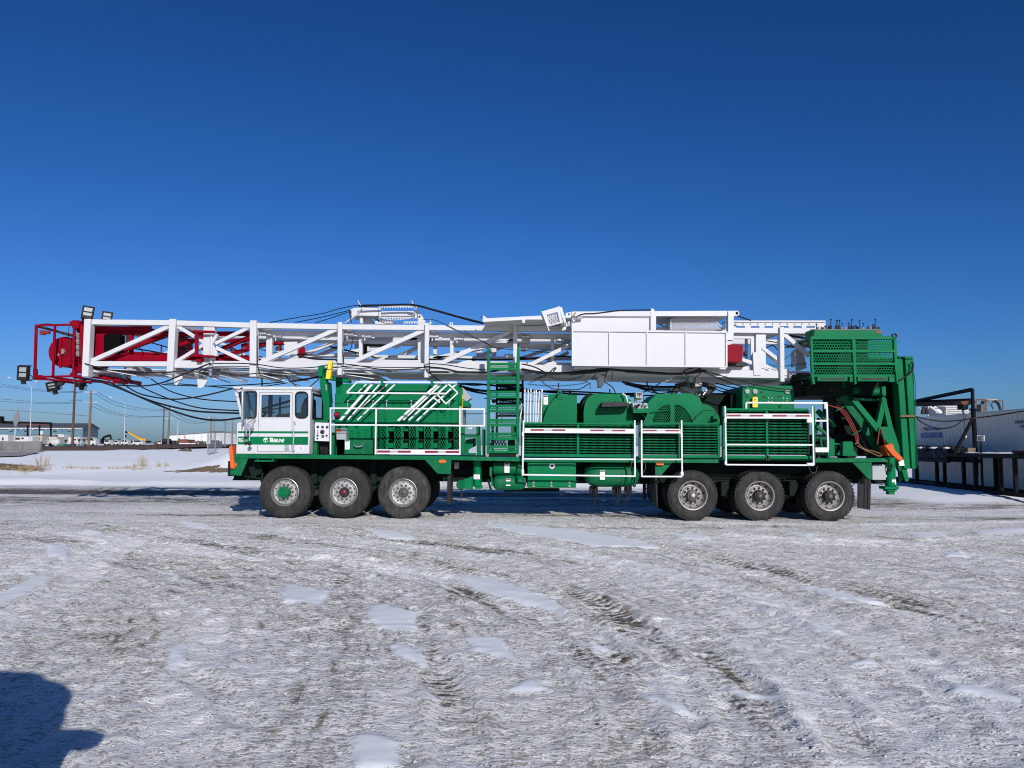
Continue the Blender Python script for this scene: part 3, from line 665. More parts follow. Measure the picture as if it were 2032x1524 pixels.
def decal(x0, y0, x1, y1, Y, parent=rig, name='warning_decal', head=m_iron):
    o = B(name, m_decal, lambda s: s.pbox(x0, y0, x1, y1, Y, Y+0.004), 0, parent)
    B('decal_header', head, lambda s: s.pbox(x0+.5, y0+.6, x1-.5, y0+(y1-y0)*.16, Y-.002, Y), 0, o)
    mb = MB(); n = 4
    for k in range(n):
        yy = y0+(y1-y0)*(.38+.14*k); mb.pbox(x0+1.2, yy, x1-1.2-(k % 2)*1.2, yy+.55, Y-.002, Y)
    mb.build('decal_print', m_gtape if k % 2 else m_rtape, o); return o
decal(1001, 918.5, 1011, 938, 17.45-.004, t1); decal(1004, 950, 1013, 964, 17.455, t2); decal(1190.5, 933, 1200.5, 952, 17.44, t3)
mb = MB()
for px in (1247, 1262): 
    c = P(px, 942.5, 17.45)+Vector((0, M(24.5,17.45), 0)); mb.lathe(c, [(M(25.2,17.45), -.02), (M(25.2,17.45), .02)], 32, 'X')
mb.build('tank_strap', m_green2, t3)
mb = MB()
for (px, y0, y1) in ((974,927,945), (1041,948,962)): mb.pbar((px,y0),(px,y1),5,17.5)
mb.pbar((975,945),(977,965),3,17.55); mb.pbar((968,950),(975,975),4,17.8); mb.build('tank_bracket', m_green2, rig, 0.006)
# tool locker under the deck
lk = B('tool_locker', m_green, lambda s: s.pbox(1047, 914, 1143, 968, 17.35, 18.0), 0.012)
B('locker_door', m_green, lambda s: s.pbox(1052, 917, 1139, 965, 17.335, 17.352), 0.006, lk)
B('latch', m_chrome, lambda s: s.prism([(1090,920),(1101,920),(1101,928),(1095.5,932),(1090,928)], 17.315, 17.336), 0.004, lk)
B('latch_plate', m_iron, lambda s: s.pbox(1092.5, 922, 1098.5, 927, 17.309, 17.316), 0.002, lk)
for px in (1059, 1094, 1130):
    B('hinge', m_steelw, lambda s: (s.pbar((px,953),(px,966),1.6,17.33), s.pbox(px-2.2,957,px+2.2,959,17.32,17.336), s.pbox(px-2.8,964,px+2.8,966.5,17.318,17.336)), 0.003, lk)
# stowed tie-down straps hanging below the air tank
for (px, w, h) in ((1178,13,34),(1224,14,30),(1246,11,25)):
    mb = MB()
    for k in range(9):
        x0 = px-w/2+w*k/8+random.uniform(-1,1); yb = 967+h*random.uniform(.35,.75); yy = 17.55+random.uniform(0,.15)
        mb.tube(spline([P(x0,964,yy), P(x0+random.uniform(-1,1),(967+yb)/2,yy), P(x0+random.uniform(-2,3),yb,yy)],3), M(1.6,17.6), 5)
    for k in range(3):
        x0 = px+random.uniform(-2,4); mb.tube(spline([P(x0,970,17.6), P(x0+1.5,967+h*.8,17.6), P(x0+random.uniform(-5,3),967+h*1.15,17.6)],3), M(.7,17.6), 5)
    mb.build('tie_down_strap', m_cable, rig)
# ---- levelling jacks
def jack(px0, px1, ytop, ybase, Y, kind):
    xm = (px0+px1)/2; r = M((px1-px0)/2, Y); a = P(xm, ytop, Y); b = P(xm, ybase, Y)
    mb = MB(); zt, zb = a.z, b.z; c = Vector((a.x, Y+r, 0))
    mb.lathe(c, [(0.001,zt),(r*1.0,zt),(r*1.0,zb+0.10),(r*1.12,zb+.10),(r*1.12,zb+0.02),(r*.8,zb),(0.001,zb)], 24, 'Z')
    return mb.build('levelling_jack', m_green, rig)
j1 = jack(939, 955, 908, 966, 17.5, 0)
B('jack_foot', m_green, lambda s: s.pbox(943,964,957,970,17.52,17.72), 0.006, j1)
B('jack_gusset', m_green, lambda s: (s.prism([(918,952),(938,945),(938,971),(919,970)], 17.55, 17.68), s.prism([(918,955),(936,957),(936,971),(919,970)], 17.45, 17.55)), 0.006, j1)
B('tow_eye', m_green2, lambda s: s.cyl(P(913,962,17.45), P(913,962,17.45)+Vector((0.06,0.14,0)), M(9,17.45), 18), 0.008, j1)
B('jack_strap', m_cable, lambda s: s.pbox(914,969,918,986,17.45,17.5), 0.006, j1)
decal(940, 941, 952, 951, 17.488, j1, head=m_rtape)
j2 = jack(1761, 1780, 908, 966, 17.35, 1)
B('jack_flange', m_green, lambda s: (s.pbox(1756,965.5,1784,971,17.33,17.62), s.pbox(1761,971,1780,975,17.37,17.58), s.pbox(1764,975,1776,981.5,17.40,17.55)), 0.006, j2)
decal(1770, 951, 1778, 961, 17.345, j2, head=m_rtape)
B('jack_hose', m_cable, lambda s: s.tube(spline([P(1766,905,17.3),P(1764,922,17.3),P(1767,935,17.3),P(1771,920,17.3)]), M(1.6,17.3), 6), 0, j2)
B('grey_box', m_grey, lambda s: s.pbox(1731, 922, 1758.5, 952.5, 17.4, 17.9), 0.012)
B('box_latch', m_chrome, lambda s: (s.pbox(1757.5,928,1761,935,17.42,17.5), s.pbox(1757.5,943,1761,947,17.42,17.5)), 0.004)
# plate with meter near the front jack
B('meter_plate', m_steelw, lambda s: (s.pbox(901,917.5,911,930,17.6,17.62), s.pbox(903,919,906.5,926,17.57,17.6)), 0.004)
# ---- CAB
YC, YC2 = 17.25, 18.72
def rrect(x0, y0, x1, y1, r, n=4):
    pts = []
    for cx, cy, a0 in ((x1-r,y1-r,0),(x0+r,y1-r,90),(x0+r,y0+r,180),(x1-r,y0+r,270)):
        for k in range(n+1):
            t = R(a0+90*k/n); pts.append((cx+r*math.cos(t), cy+r*math.sin(t)))
    return pts
def rpoly(pts, r, n=4):
    out = []
    for i in range(len(pts)):
        p0, p1, p2 = Vector(pts[i-1]), Vector(pts[i]), Vector(pts[(i+1) % len(pts)])
        a = p1+(p0-p1).normalized()*r; b = p1+(p2-p1).normalized()*r
        for k in range(n+1):
            t = k/n; out.append(tuple(a*(1-t)**2+p1*2*t*(1-t)+b*t*t))
    return out
side = [(464.5,773),(617,773),(613.5,900.5),(468.5,900.5),(470.5,840),(480,838)]
W1 = rpoly([(474,778),(509,777),(508,829),(484,830)], 5); W2 = [(519.5,783.5),(576,783.5),(575,828),(518.5,828)]; W3 = rrect(586.5,778,610.5,829.5,8)
mb = MB(); mb.plate(side, [W1, W2, W3], YC, YC+0.05)
cab = mb.build('cab', m_white, rig, 0.006, label='white cab with green stripes, front leaning windscreen')
MB().plate(side, [W1, W2, W3], YC2-.05, YC2).build('cab_far_side', m_white, cab, 0.006)
# roof, floor, rear and front walls
def quad_wall(s, a, b, y0, y1, t=0.04):
    pa, pb = P(a[0], a[1], YC), P(b[0], b[1], YC); s.bar((pa.x, (y0+y1)/2, pa.z), (pb.x, (y0+y1)/2, pb.z), t, y1-y0)
B('cab_roof', m_white, lambda s: (s.prism([(461,766.5),(619.5,767.5),(618.5,773.2),(464.5,773.2)], YC-0.012, YC2+0.012)), 0.012, cab)
mb = MB(); quad_wall(mb, (469,900),(613,900), YC+.05, YC2-.05); quad_wall(mb, (469.7,899),(471.4,841), YC+.05, YC2-.05); quad_wall(mb, (471,840),(480,839), YC+.05, YC2-.05)
pa, pb = P(480,838,YC), P(465,774,YC)   # windscreen posts
for y in (YC+.08, (YC+YC2)/2, YC2-.08): mb.bar((pa.x+.02,y,pa.z), (pb.x+.02,y,pb.z), 0.05, 0.07)
mb.build('cab_front', m_white, cab, 0.004)
# rear wall with window
xa = P(615, 835, YC).x; zt = P(617,774,YC).z; zb = P(613,900,YC).z; z1 = P(616,781,YC).z; z2 = P(615,829,YC).z
mb = MB()
mb.box(xa-.045, xa-.0, YC+.05, YC2-.05, zb, z2); mb.box(xa-.045, xa, YC+.05, YC2-.05, z1, zt); mb.box(xa-.045, xa, YC+.05, YC+.2, z2, z1); mb.box(xa-.045, xa, YC2-.25, YC2-.05, z2, z1)
mb.build('cab_rear_wall', m_white, cab, 0.004)
mb = MB()
for (y0_, y1_, q0, q1) in ((YC+.17, YC2-.22, z1-.03, z1+.03), (YC+.17, YC2-.22, z2-.03, z2+.03), (YC+.17, YC+.23, z2, z1), (YC2-.28, YC2-.22, z2, z1)): mb.box(xa-.02, xa+.015, y0_, y1_, q0, q1)
mb.build('window_seal', m_black, cab, 0.01)
B('window', m_glass, lambda s: s.box(xa-.03, xa-.025, YC+.2, YC2-.25, z2, z1), 0, cab)
# seals and panes of the side windows
def seal(poly, w, Y, m=m_black, nm='window_seal'):
    mb = MB(); pts = [P(p[0], p[1], Y) for p in poly]; pts.append(pts[0]); mb.tube(pts, M(w, Y)/2, 8, cap=False); return mb.build(nm, m, cab)
for poly, wd in ((W1, 3.0), (W3, 3.0), (W2, 1.2)):
    seal(poly, wd, YC-.002)
    w = B('window', m_glass, lambda s: s.prism(poly, YC+.02, YC+.026), 0, cab)
    B('window', m_glass, lambda s: s.prism(poly, YC2-.03, YC2-.025), 0, cab)
pa, pb = P(481,839,YC), P(466,774,YC)
B('windscreen', m_glass, lambda s: s.bar((pa.x+.02,(YC+YC2)/2,pa.z), (pb.x+.02,(YC+YC2)/2,pb.z), 0.008, YC2-YC-.2), 0, cab)
# door lines, stripes, handles
mb = MB()
def line(s, a, b, w, Y): s.pbar(a, b, w, Y, 0.006)
for a1, b1 in (((515,779),(580.5,779)), ((580.5,779),(578.5,896)), ((515,779),(511,896)), ((511,896),(578.5,896)), ((462,773.2),(618,773.4))): line(mb, a1, b1, 0.55, YC)
mb.build('door_gap', m_iron, cab)
B('door_frame', m_white, lambda s: s.plate([(517.5,781.5),(578,781.5),(577,830),(516.5,830)], [W2], YC-.008, YC-.001), 0.003, cab)
B('green_stripe', m_green, lambda s: (s.prism([(472.2,855.5),(611.8,856),(611.6,860),(472,859.5)], YC-.005, YC-.001), s.prism([(472,866.2),(611.5,866.8),(611,882.6),(471.5,882)], YC-.005, YC-.001)), 0, cab)
text('lettering', 'RIG 10', 473.2, 877, YC-.006, 7.6, m_text, cab, wpx=17, bold=0.012)
text('lettering', 'T', 532.5, 877.2, YC-.006, 8.0, m_text, cab, shear=0.25, bold=0.03)
text('lettering', 'REELINE', 537.6, 877.2, YC-.006, 6.2, m_text, cab, wpx=26.5, shear=0.25, bold=0.03)
# round emblem: ring with a leaning tree shape
mb = MB(); c = P(527.2, 873.2, YC-.008); r = M(4.7, YC)
mb.lathe(c, [(r,0),(r,-.003),(r*.84,-.003),(r*.84,0)], 28)
def loc_poly(s, pts): s.prism([(c.x+a*r, c.z+b*r) for a, b in pts], YC-.011, YC-.007, px=False)
loc_poly(mb, [(-.75,.05),(-.55,.5),(-.1,.8),(.3,.75),(.62,.5),(.45,.2),(.05,.28),(.35,-.02),(-.05,-.05),(.05,-.7),(-.15,-.75),(-.25,-.1)])
mb.build('emblem', m_text, cab)
B('door_latch', m_chrome, lambda s: (s.pbox(564.5,882.5,573.5,894.5,YC-.012,YC-.001), s.pbox(565.5,888.5,572.5,890,YC-.02,YC-.012)), 0.003, cab)
hd_ = MB(); hd_.pbar((583,838),(582,896),2.6,YC-.05); hd_.pbox(582,836,586.5,841,YC-.05,YC); hd_.pbox(580.5,889,584.5,895,YC-.05,YC); hd_.build('grab_handle', m_chrome, cab, 0.006)
B('notice_decal', m_decal, lambda s: s.pbox(591.5,885.5,602,891.5,YC-.004,YC-.001), 0, cab)
mb = MB()
for k in range(3): mb.pbox(593+k*.7, 886.7+k*1.5, 600.5-k*.7, 887.3+k*1.5, YC-.006, YC-.004)
mb.build('decal_print', m_rtape, cab)
# mirrors on a chrome bracket
mb = MB(); Ym = 17.0
mb.tube([P(463,771.5,YC),P(480,773,Ym),P(480.5,800,Ym),P(480,842,Ym)], M(1.1,Ym), 8); mb.pbar((466,777),(482,772),1,Ym); mb.tube([P(480,773.5,Ym),P(508,776,YC)], M(1.0,Ym), 8)
mb.tube([P(483,832,Ym),P(507,831,YC),P(508,833,YC),P(496,843,Ym)], M(.9,Ym), 8); mb.tube([P(489,830,Ym),P(488,868,Ym)], M(.9,Ym), 8); mb.tube([P(496,842,Ym),P(495,875,Ym)], M(1.0,Ym), 8)
mb.build('mirror_bracket', m_chrome, cab)
B('mirror', m_chrome, lambda s: (s.pbox(478.5,775,482.5,835,Ym-.02,Ym+.09), s.pbox(484,832,491,856,Ym-.01,Ym+.06)), 0.01, cab)
B('mirror_head', m_chrome, lambda s: s.prism([(487,841),(500,842),(498,851),(493,856),(488,852)], Ym-.03, Ym+.12), 0.01, cab)
B('spot_mirror', m_black, lambda s: (s.lathe(P(495,880,Ym), [(0.001,-.03),(M(3.6,Ym),-.02),(M(4.2,Ym),.02),(M(2,Ym),.07),(.001,.08)], 18), s.lathe(P(488,869,Ym), [(0.001,-.03),(M(3.2,Ym),-.02),(M(3.4,Ym),.02),(.001,.07)], 16)), 0, cab)
B('roof_lamp', m_iron, lambda s: s.cyl(P(477,771,Ym), P(481,770,Ym), M(1.6,Ym), 10), 0.002, cab)
# inside the cab
mb = MB(); mb.prism([(596,830),(613,830),(612,790),(606,788),(601,797),(598,804),(597,812)], 17.6, 18.3); mb.prism([(548,822),(600,818),(605,840),(540,840)], 17.55, 18.35)
mb.build('seat', m_seat, cab, 0.03)
B('dashboard', m_seat, lambda s: (s.prism([(481,838),(505,832),(512,870),(472,870)], YC+.1, YC2-.1), s.pbar((537,784),(536,830),7,17.9)), 0.01, cab)
mb = MB(); c = P(528,818,17.95); mb.lathe(c, [(0.19,-.012),(0.205,0),(0.19,.012),(0.178,0),(0.19,-.012)], 24, 'Z'); mb.tube([P(528,818,17.95),P(510,845,17.95)], .03, 8); mb.build('steering_wheel', m_iron, cab)
mb = MB(); mb.pbar((556,787),(555,822),3.4,18.66,.04); mb.pbar((519,812),(577,795),4.0,18.6,.05); mb.pbar((519,816),(577,806),2.0,18.62,.04); mb.build('far_side_frame', m_iron, cab)
# ---- mast crutch and controls behind the cab
cr = B('mast_crutch', m_green, lambda s: (s.prism([(634,745),(641,742),(650,765),(654,800),(653,838),(641,838),(641,800),(634,760)], 17.75, 18.05), s.pbar((638,728),(638,748),9,17.8,.25), s.cyl(P(638,730,17.75), P(638,730,17.75)+Vector((0,.25,0)), M(5.5,17.75), 16), s.pbar((638,748),(695,757),7,18.3,.3), s.pbar((645,838),(645,905),12,17.9,.3)), 0.008)
B('crutch_post', m_green, lambda s: s.pbar((652,760),(655,800),8,19.5,.2), 0.006, cr)
B('padding', m_yellow, lambda s: (s.prism([(651,716),(658.5,716),(657,733),(649.5,733)], 17.72, 17.9), s.prism([(648.5,734),(657,734),(655,752),(645.5,752)], 17.70, 17.86)), 0.008, cr)
B('crutch_pin', m_steelw, lambda s: s.pbar((647,763),(648,775),3,17.74), 0.003, cr)
B('post', m_green2, lambda s: (s.pbar((627.5,866),(627,905),8,17.55,.15), s.pbar((662,858),(662,905),6,17.7,.15), s.pbox(616,833,660,838,17.6,17.9)), 0.006)
cp = B('control_panel', m_panelw, lambda s: s.prism([(625,838),(654.5,839),(654,876),(624,875)], 17.38, 17.5), 0.01)
mb = MB()
for (px, py, r) in ((631,847,2.5),(640.3,847.3,2.5),(649.5,847.5,2.5),(640,857,4.2),(630.5,864,1.9),(630.2,870,1.6),(648.5,864.3,1.9)):
    c = P(px, py, 17.38); mb.lathe(c, [(M(r,17.38),0),(M(r,17.38),-.02),(M(r*.8,17.38),-.025),(0.001,-.022)], 20)
mb.build('gauge', m_iron, cp)
mb = MB()
for (px, py) in ((630.6,854.5),(630.4,859)): c = P(px, py, 17.38); mb.lathe(c, [(M(1.4,17.38),0),(M(1.3,17.38),-.02),(0.001,-.025)], 12)
mb.build('pilot_lamp', m_orange, cp)
mb = MB()
for (px, py) in ((631.5,846.2),(641,846.4),(650,846.6)): c = P(px, py, 17.355); mb.lathe(c, [(M(1.0,17.38),-.003),(0.001,-.003)], 10)
mb.pbox(638,863,643,868,17.36,17.38); mb.build('gauge_face', m_hub, cp)
B('hose_bay', m_iron, lambda s: (s.pbox(632,877,659,905,17.9,18.0), [s.tube(spline([P(634+k*5,876,17.7),P(636+k*4,888,17.65),P(640+k*5,904,17.7)]), .018, 6) for k in range(4)]), 0)
B('beacon', m_rtape, lambda s: (s.cyl(P(665,823,17.8), P(674,823,17.8), M(6,17.8), 16), s.cyl(P(663,823,17.8), P(665,823,17.8), M(4,17.8), 14)), 0.005)
bx = B('switch_box', m_grey, lambda s: (s.pbox(667.5,855,687,872.5,17.5,17.75), s.pbox(667,850.5,688,859,17.46,17.5)), 0.008)
B('switch_lid', m_orange, lambda s: s.pbox(667.5,851,675.5,857,17.44,17.46), 0.004, bx)
B('hose_bay', m_iron, lambda s: s.pbox(668,873,684,904,17.85,17.9), 0)
# ---- engine housing
YE = 17.85
eh = B('engine_housing', m_green, lambda s: (s.prism([(676,765),(681,762),(907,762),(910,765),(910,844),(750,844),(750,905),(664,905),(664,782),(676,780)], YE, 19.6)), 0.02)
mb = MB()
def louv(x0, y0, n, dy, w):
    for k in range(n): mb.prism([(x0,y0+k*dy),(x0+w,y0+k*dy),(x0+w,y0+k*dy+1.2),(x0,y0+k*dy+1.2)], YE-.016, YE+.0)
for (x0, y0, n) in ((690,792,4),(703,792,5),(716,805,6),(730,800,10),(762,803,14),(778,793,4),(794,793,5),(794,822,5),(810,793,4),(866,806,10),(880,806,6),(892,800,14),(850,800,5),(696,855,5),(708,848,9),(722,853,6),(734,846,9),(697,868,3)): louv(x0, y0, n, 4.3, 6)
mb.build('louvre', m_green, eh, 0.003)
mb = MB(); mb.pbar((752.5,794),(752,842),1.1,YE-.002,.01); mb.pbar((664,845),(744,844),1.1,YE-.002,.01); mb.pbar((686,782),(905,783),1.0,YE-.002,.01); mb.build('panel_gap', m_iron, eh)
B('hood_ridge', m_green, lambda s: (s.prism([(686,782),(906,783),(906,795),(690,794),(686,790)], YE-.03, YE), s.pbox(664,781,678,800,YE-.03,YE), s.pbox(666,755,677,783,18.3,18.5)), 0.008, eh)
for px in (690, 740, 767, 816, 891):
    B('hood_latch', m_chrome, lambda s: (s.pbar((px,796),(px,808),1.8,YE-.02), s.pbox(px-1.6,794,px+1.8,798,YE-.035,YE), s.pbar((px,811),(px,815),1.4,YE-.012)), 0.003, eh)
tb = B('toolbox', m_green2, lambda s: s.prism([(683,872),(742,873),(742,902),(683,901)], 17.5, 17.84), 0.012)
B('handle', m_chrome, lambda s: s.tube(spline([P(703,881,17.5),P(704,885,17.42),P(711,886,17.41),P(718,885,17.42),P(719.5,881,17.5)]), M(1.3,17.5), 8), 0, tb)
decal(684.5, 873, 694, 892, 17.494, tb)
# radiator guard: mesh strips and brackets
mb = MB(); mb.pbox(750,844,913,896,18.5,18.54); mb.build('radiator_shade', m_under, rig)  # near-black sheet painted in as the shade behind the mesh
for x0, x1 in ((754,767),(783,796),(812,826),(842,856),(871,885),(900,912)):
    mb = MB(); mb.pbox(x0-.5,845,x0+.8,891,17.8,17.84); mb.pbox(x1-.8,845,x1+3.5,891,17.8,17.84); mb.expanded([(x0,845),(x1,845),(x1,891),(x0,891)], 17.82, 4.4, 62, 1.0); mb.build('mesh_guard', m_green, rig)
mb = MB()
for x0 in (770,799,829,858,887):
    mb.pbox(x0,848,x0+13,856,17.9,17.95); mb.pbox(x0,879,x0+11,889,17.9,17.95); mb.pbox(x0+10,872,x0+14,874,17.95,18.0); mb.pbox(x0-2,848,x0+2,889,17.95,18.0)
mb.build('radiator_bracket', m_green, rig, 0.006)
# radiator end, grey plates
mb = MB(); mb.pbox(908,806,918,845,18.0,19.4); mb.prism([(916,768),(922,772),(935,790),(926,797),(916,790)], 18.2, 18.6); mb.build('radiator_end', m_grey, rig, 0.008)
mb = MB(); mb.prism([(905,795),(929,796),(932,800),(931,807),(905,807)], 18.0, 18.8); mb.prism([(904,768),(917,770),(917,800),(904,806)], 17.95, 18.4); mb.build('exhaust_box', m_green, rig, 0.008)
cable('cable', [(917,783),(918,800),(917,812)], 17.95, 1.0, m_yellow, rig)
cable('cable', [(918,821),(940,821),(966,821)], 18.1, 1.4, None, rig)
# small frame between radiator and stair
mb = MB(); mb.pbox(914,846,922,903,17.6,17.75); mb.pbox(922,862,945,868,17.6,17.7); mb.prism([(945,846),(952,844),(954,904),(946,904)], 17.6, 17.8); mb.pbox(957,852,963,904,17.5,17.7); mb.pbox(918,899,944,903,17.55,17.75)
mb.prism([(924,873),(944,869),(944,885),(930,892),(930,900),(944,900),(944,903),(920,903)], 17.9, 17.95); mb.build('frame_post', m_green, rig, 0.006)
B('work_lamp', m_decal, lambda s: s.prism([(928,849),(938,848),(936,851),(931,851.5)], 18.2, 18.3), 0.003)
# ---- hand rails (white)
Yr = 17.22
def rail(segs, w, Y, name='hand_rail', m=m_whited):
    mb = MB()
    for a1, b1 in segs: mb.pbar(a1, b1, w, Y)
    return mb.build(name, m, rig, 0.006)
rail([((655,810),(962,812)),((657,843),(962,845)),((656,808.5),(656,902)),((746.5,812),(745,902)),((912.5,813),(912.5,903)),((961,812),(961,843.5))], 3.1, Yr)
def reflector(x0, y0, x1, y1, cells, Y, slope=0.0):
    o = B('reflector_beam', m_whited, lambda s: s.prism([(x0,y0),(x1,y0+slope),(x1,y1+slope),(x0,y1)], Y, Y+.06), 0.006)
    rr_, gg = MB(), MB()
    for (a1, b1, k) in cells:
        f0 = (a1-x0)/(x1-x0)*slope; h0 = y0+(y1-y0)*.24; h1 = y0+(y1-y0)*.66
        (rr_ if k == 'r' else gg).prism([(a1,h0+f0),(b1,h0+f0),(b1,h1+f0),(a1,h1+f0)], Y-.003, Y-.0)
    rr_.build('red_tape', m_rtape, o); gg.build('silver_tape', m_gtape, o); return o
reflector(747, 891.5, 913, 901.5, [(748.5,774,'r'),(774,790,'g'),(790,815,'r'),(843,869,'r'),(869,885,'g'),(885,911,'r')], Yr-.01, 1.0)
# folded stair rails, white, lying against the housing
Yq = 17.45
rail([((687.5,779.5),(885,781)),((708.5,758),(907,759)),((708.5,758),(687.5,779.5))], 3.2, Yq, 'folded_rail')
B('rail_clip', m_green, lambda s: (s.pbox(755.5,752,760.5,766,Yq-.03,Yq+.3), s.pbox(854.5,753,859.5,767,Yq-.03,Yq+.3)), 0.005)
rail([((740,759),(674,834)),((754,762),(690,833)),((787.5,759),(709,834))], 3.0, Yq+.07, 'folded_rail')
rail([((742.5,759),(676.5,834))], 3.2, Yq+.075, 'folded_rail')
rail([((769,762),(700,824)),((727,762),(709,780))], 2.6, Yq+.24, 'folded_rail')
rail([((866,763),(789,835)),((888,763),(811,834)),((906.5,761),(827,835))], 3.4, Yq+.07, 'folded_rail')
rail([((868.5,763),(791.5,835))], 3.2, Yq+.078, 'folded_rail')
rail([((875,763),(800,834))], 3.0, Yq+.12, 'folded_rail')
rail([((889,761),(908.5,779.5)),((908.5,779.5),(885,801.5)),((885,801.5),(866,781)),((873,799),(861,790))], 2.8, Yq+.02, 'folded_rail')
# ---- boarding stair
Ys = 17.25
st = B('stair', m_green, lambda s: (s.prism([(967,690),(970.5,688),(972.5,715),(971.5,902),(965.5,902),(966,718)], Ys, Ys+.22), s.prism([(1026,690),(1031,688),(1031.5,715),(1029.5,902),(1024.5,902),(1025,718)], Ys, Ys+.22)), 0.008, label='green boarding stair with perforated treads')
for ty_ in (720, 748, 776, 804, 832, 859, 885):
    mb = MB(); mb.perf(972, ty_+3.5, 1025, ty_+10, Ys+.03, 17, 2, .33); mb.pbox(971,ty_-.5,1026,ty_+3.2,Ys+.02,Ys+.2); mb.pbox(970,ty_+10,1026.5,ty_+14,Ys-.01,Ys+.05); mb.build('tread', m_green, st)
mb = MB(); mb.pbox(967,898,1028,905,Ys+.02,Ys+.25); mb.build('stair_foot', m_under, st, 0.006)
mb = MB()
for px in (967, 1027): c = P(px, 904, Ys); mb.cyl(c, c+Vector((0,.2,0)), M(3.2,Ys), 12)
mb.build('stair_roller', m_steelw, st)
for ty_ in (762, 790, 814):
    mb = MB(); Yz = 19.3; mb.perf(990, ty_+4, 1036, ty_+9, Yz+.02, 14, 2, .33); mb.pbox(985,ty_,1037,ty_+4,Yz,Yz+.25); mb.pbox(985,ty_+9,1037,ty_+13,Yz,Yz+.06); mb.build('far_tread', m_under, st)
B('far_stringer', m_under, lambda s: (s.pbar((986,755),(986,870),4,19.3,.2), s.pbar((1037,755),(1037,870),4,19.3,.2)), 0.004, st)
mb = MB(); mb.expanded([(972,868),(1004,868),(1004,885),(972,885)], Ys+.5, 5, 60, 1.8); mb.pbox(1008,870,1022,900,Ys+.5,Ys+.6); mb.pbox(975,845,980,900,Ys+.7,Ys+.8); mb.pbox(1014,845,1030,868,Ys+.9,Ys+1.0); mb.build('mesh_guard', m_green2, rig)
B('horn', m_iron, lambda s: (s.lathe(P(980,796,17.8), [(.001,0),(.05,.0),(.03,.06),(.01,.12)], 12), s.pbar((984,800),(984,880),1,17.9), s.pbar((996,820),(996,838),1.4,17.9)), 0)
# ---- stowed white pipes standing by the stair (each one lifts out)
for i, (xt, xb, w, yt) in enumerate(((1041.5,1041,3.2,772),(1048,1046.5,3.0,773),(1053.5,1052,3.0,772),(1060,1058.5,2.4,775),(1064,1063,3.2,774),(1070.5,1066.5,2.8,776),(1075.5,1073.5,3.2,772))):
    mb = MB(); mb.tube([P(xt,yt,17.5+.03*(i % 3)), P(xb,840,17.5+.03*(i % 3))], M(w,17.5)/2, 10)
    o = mb.build('rail_post', m_whited)
    for q in (yt+6, 820): MB().tube([P(xt+(xb-xt)*(q-yt)/(840-yt),q,17.5+.03*(i%3)), P(xt+(xb-xt)*(q+2.5-yt)/(840-yt),q+2.5,17.5+.03*(i%3))], M(w+1.1,17.5)/2, 10).build('collar', m_chrome, o)
    tag(o, 'white steel rail post standing in the upright bundle right of the green boarding stair', 'rail post', 'white rail posts stowed beside the boarding stair')
B('post_rack', m_green2, lambda s: (s.pbox(1034,838,1080,846,17.45,17.75), s.pbox(1037,795,1078,797,17.62,17.66)), 0.006)
B('lean_post', m_whited, lambda s: (s.pbar((1038,802),(1030,838),2.6,17.9), s.pbar((1035,800),(1029,828),1.8,18.1)), 0.004)
# ---- drawworks covers
def arc(cx, cy, rx, ry, a0, a1, n=10): return [(cx+rx*math.cos(R(a0+(a1-a0)*k/n)), cy-ry*math.sin(R(a0+(a1-a0)*k/n))) for k in range(n+1)]
YT = 17.75
wt = B('water_tank', m_green, lambda s: s.prism([(1076,842),(1076,783),(1100,782),(1145,784),(1145,842)], YT+.12, 19.2), 0.02)
B('tank_cheek', m_green, lambda s: s.prism([(1077,838)]+arc(1125,838,47,55,168,95,10)+[(1145,784.3),(1145,842),(1077,842)], YT, YT+.1), 0.01, wt)
mb = MB(); mb.plate([(1106.5,792)]+[(1106.5,781)]+arc(1111.2,779.5,4.6,5,180,0,8)+[(1115.8,792)], [[(1111.2+1.6*math.cos(R(k*45)), 779.3+1.8*math.sin(R(k*45))) for k in range(8)]], YT-.02, YT+.02); mb.build('lifting_eye', m_green, wt, 0.004)
B('filler_cap', m_iron, lambda s: (s.cyl(P(1131.5,784,18.4), P(1131.5,780,18.4), M(4.5,18.4), 16), s.cyl(P(1131.5,780,18.4), P(1131.5,775,18.4), M(3,18.4), 16)), 0.004, wt)
decal(1078.5, 784.5, 1087.5, 803, YT+.115, wt)
cable('cable', [(1112,779),(1098,792),(1087,808),(1078,830),(1072,838)], YT-.04, 1.4, None, rig)
dc = B('drum_cover', m_green, lambda s: s.prism([(1158,845),(1158,818)]+arc(1186,811,27,30,165,92,8)+[(1234,781.5),(1252,794),(1256,820),(1256,845)], YT+.08, 19.0), 0.02)
B('cover_edge', m_under, lambda s: (s.prism([(1146,816),(1158,811),(1158,845),(1146,845)], YT+.5, 19.0), s.prism([(1153,812)]+arc(1184,808,30,32,170,110,6)+[(1175,790),(1160,820)], YT+.3, 18.9)), 0.01, dc)
mb = MB()
for (px, py) in ((1187,783),(1187,803),(1188,812),(1203,829),(1215,830.5),(1195,825)): c = P(px,py,YT+.08); mb.cyl(c, c+Vector((0,-.015,0)), M(.9,YT), 8)
mb.pbar((1190.5,785),(1190,842),.5,YT+.078,.004); mb.build('cover_bolt', m_green2, dc)
tr = B('steel_tray', m_iron, lambda s: s.prism([(1195,798),(1238,797),(1252,803),(1246,806),(1194,808)], YT-.28, YT+.06), 0.006)
B('tray_bracket', m_green2, lambda s: s.pbar((1222,792),(1230,799),1.2,YT), 0.003, tr)
B('grab_pipe', m_whited, lambda s: s.tube(spline([P(1235,781,YT),P(1241,785,YT-.05),P(1243.5,790,YT-.08),P(1245.5,799,YT-.08)]), M(3.4,YT)/2, 10))
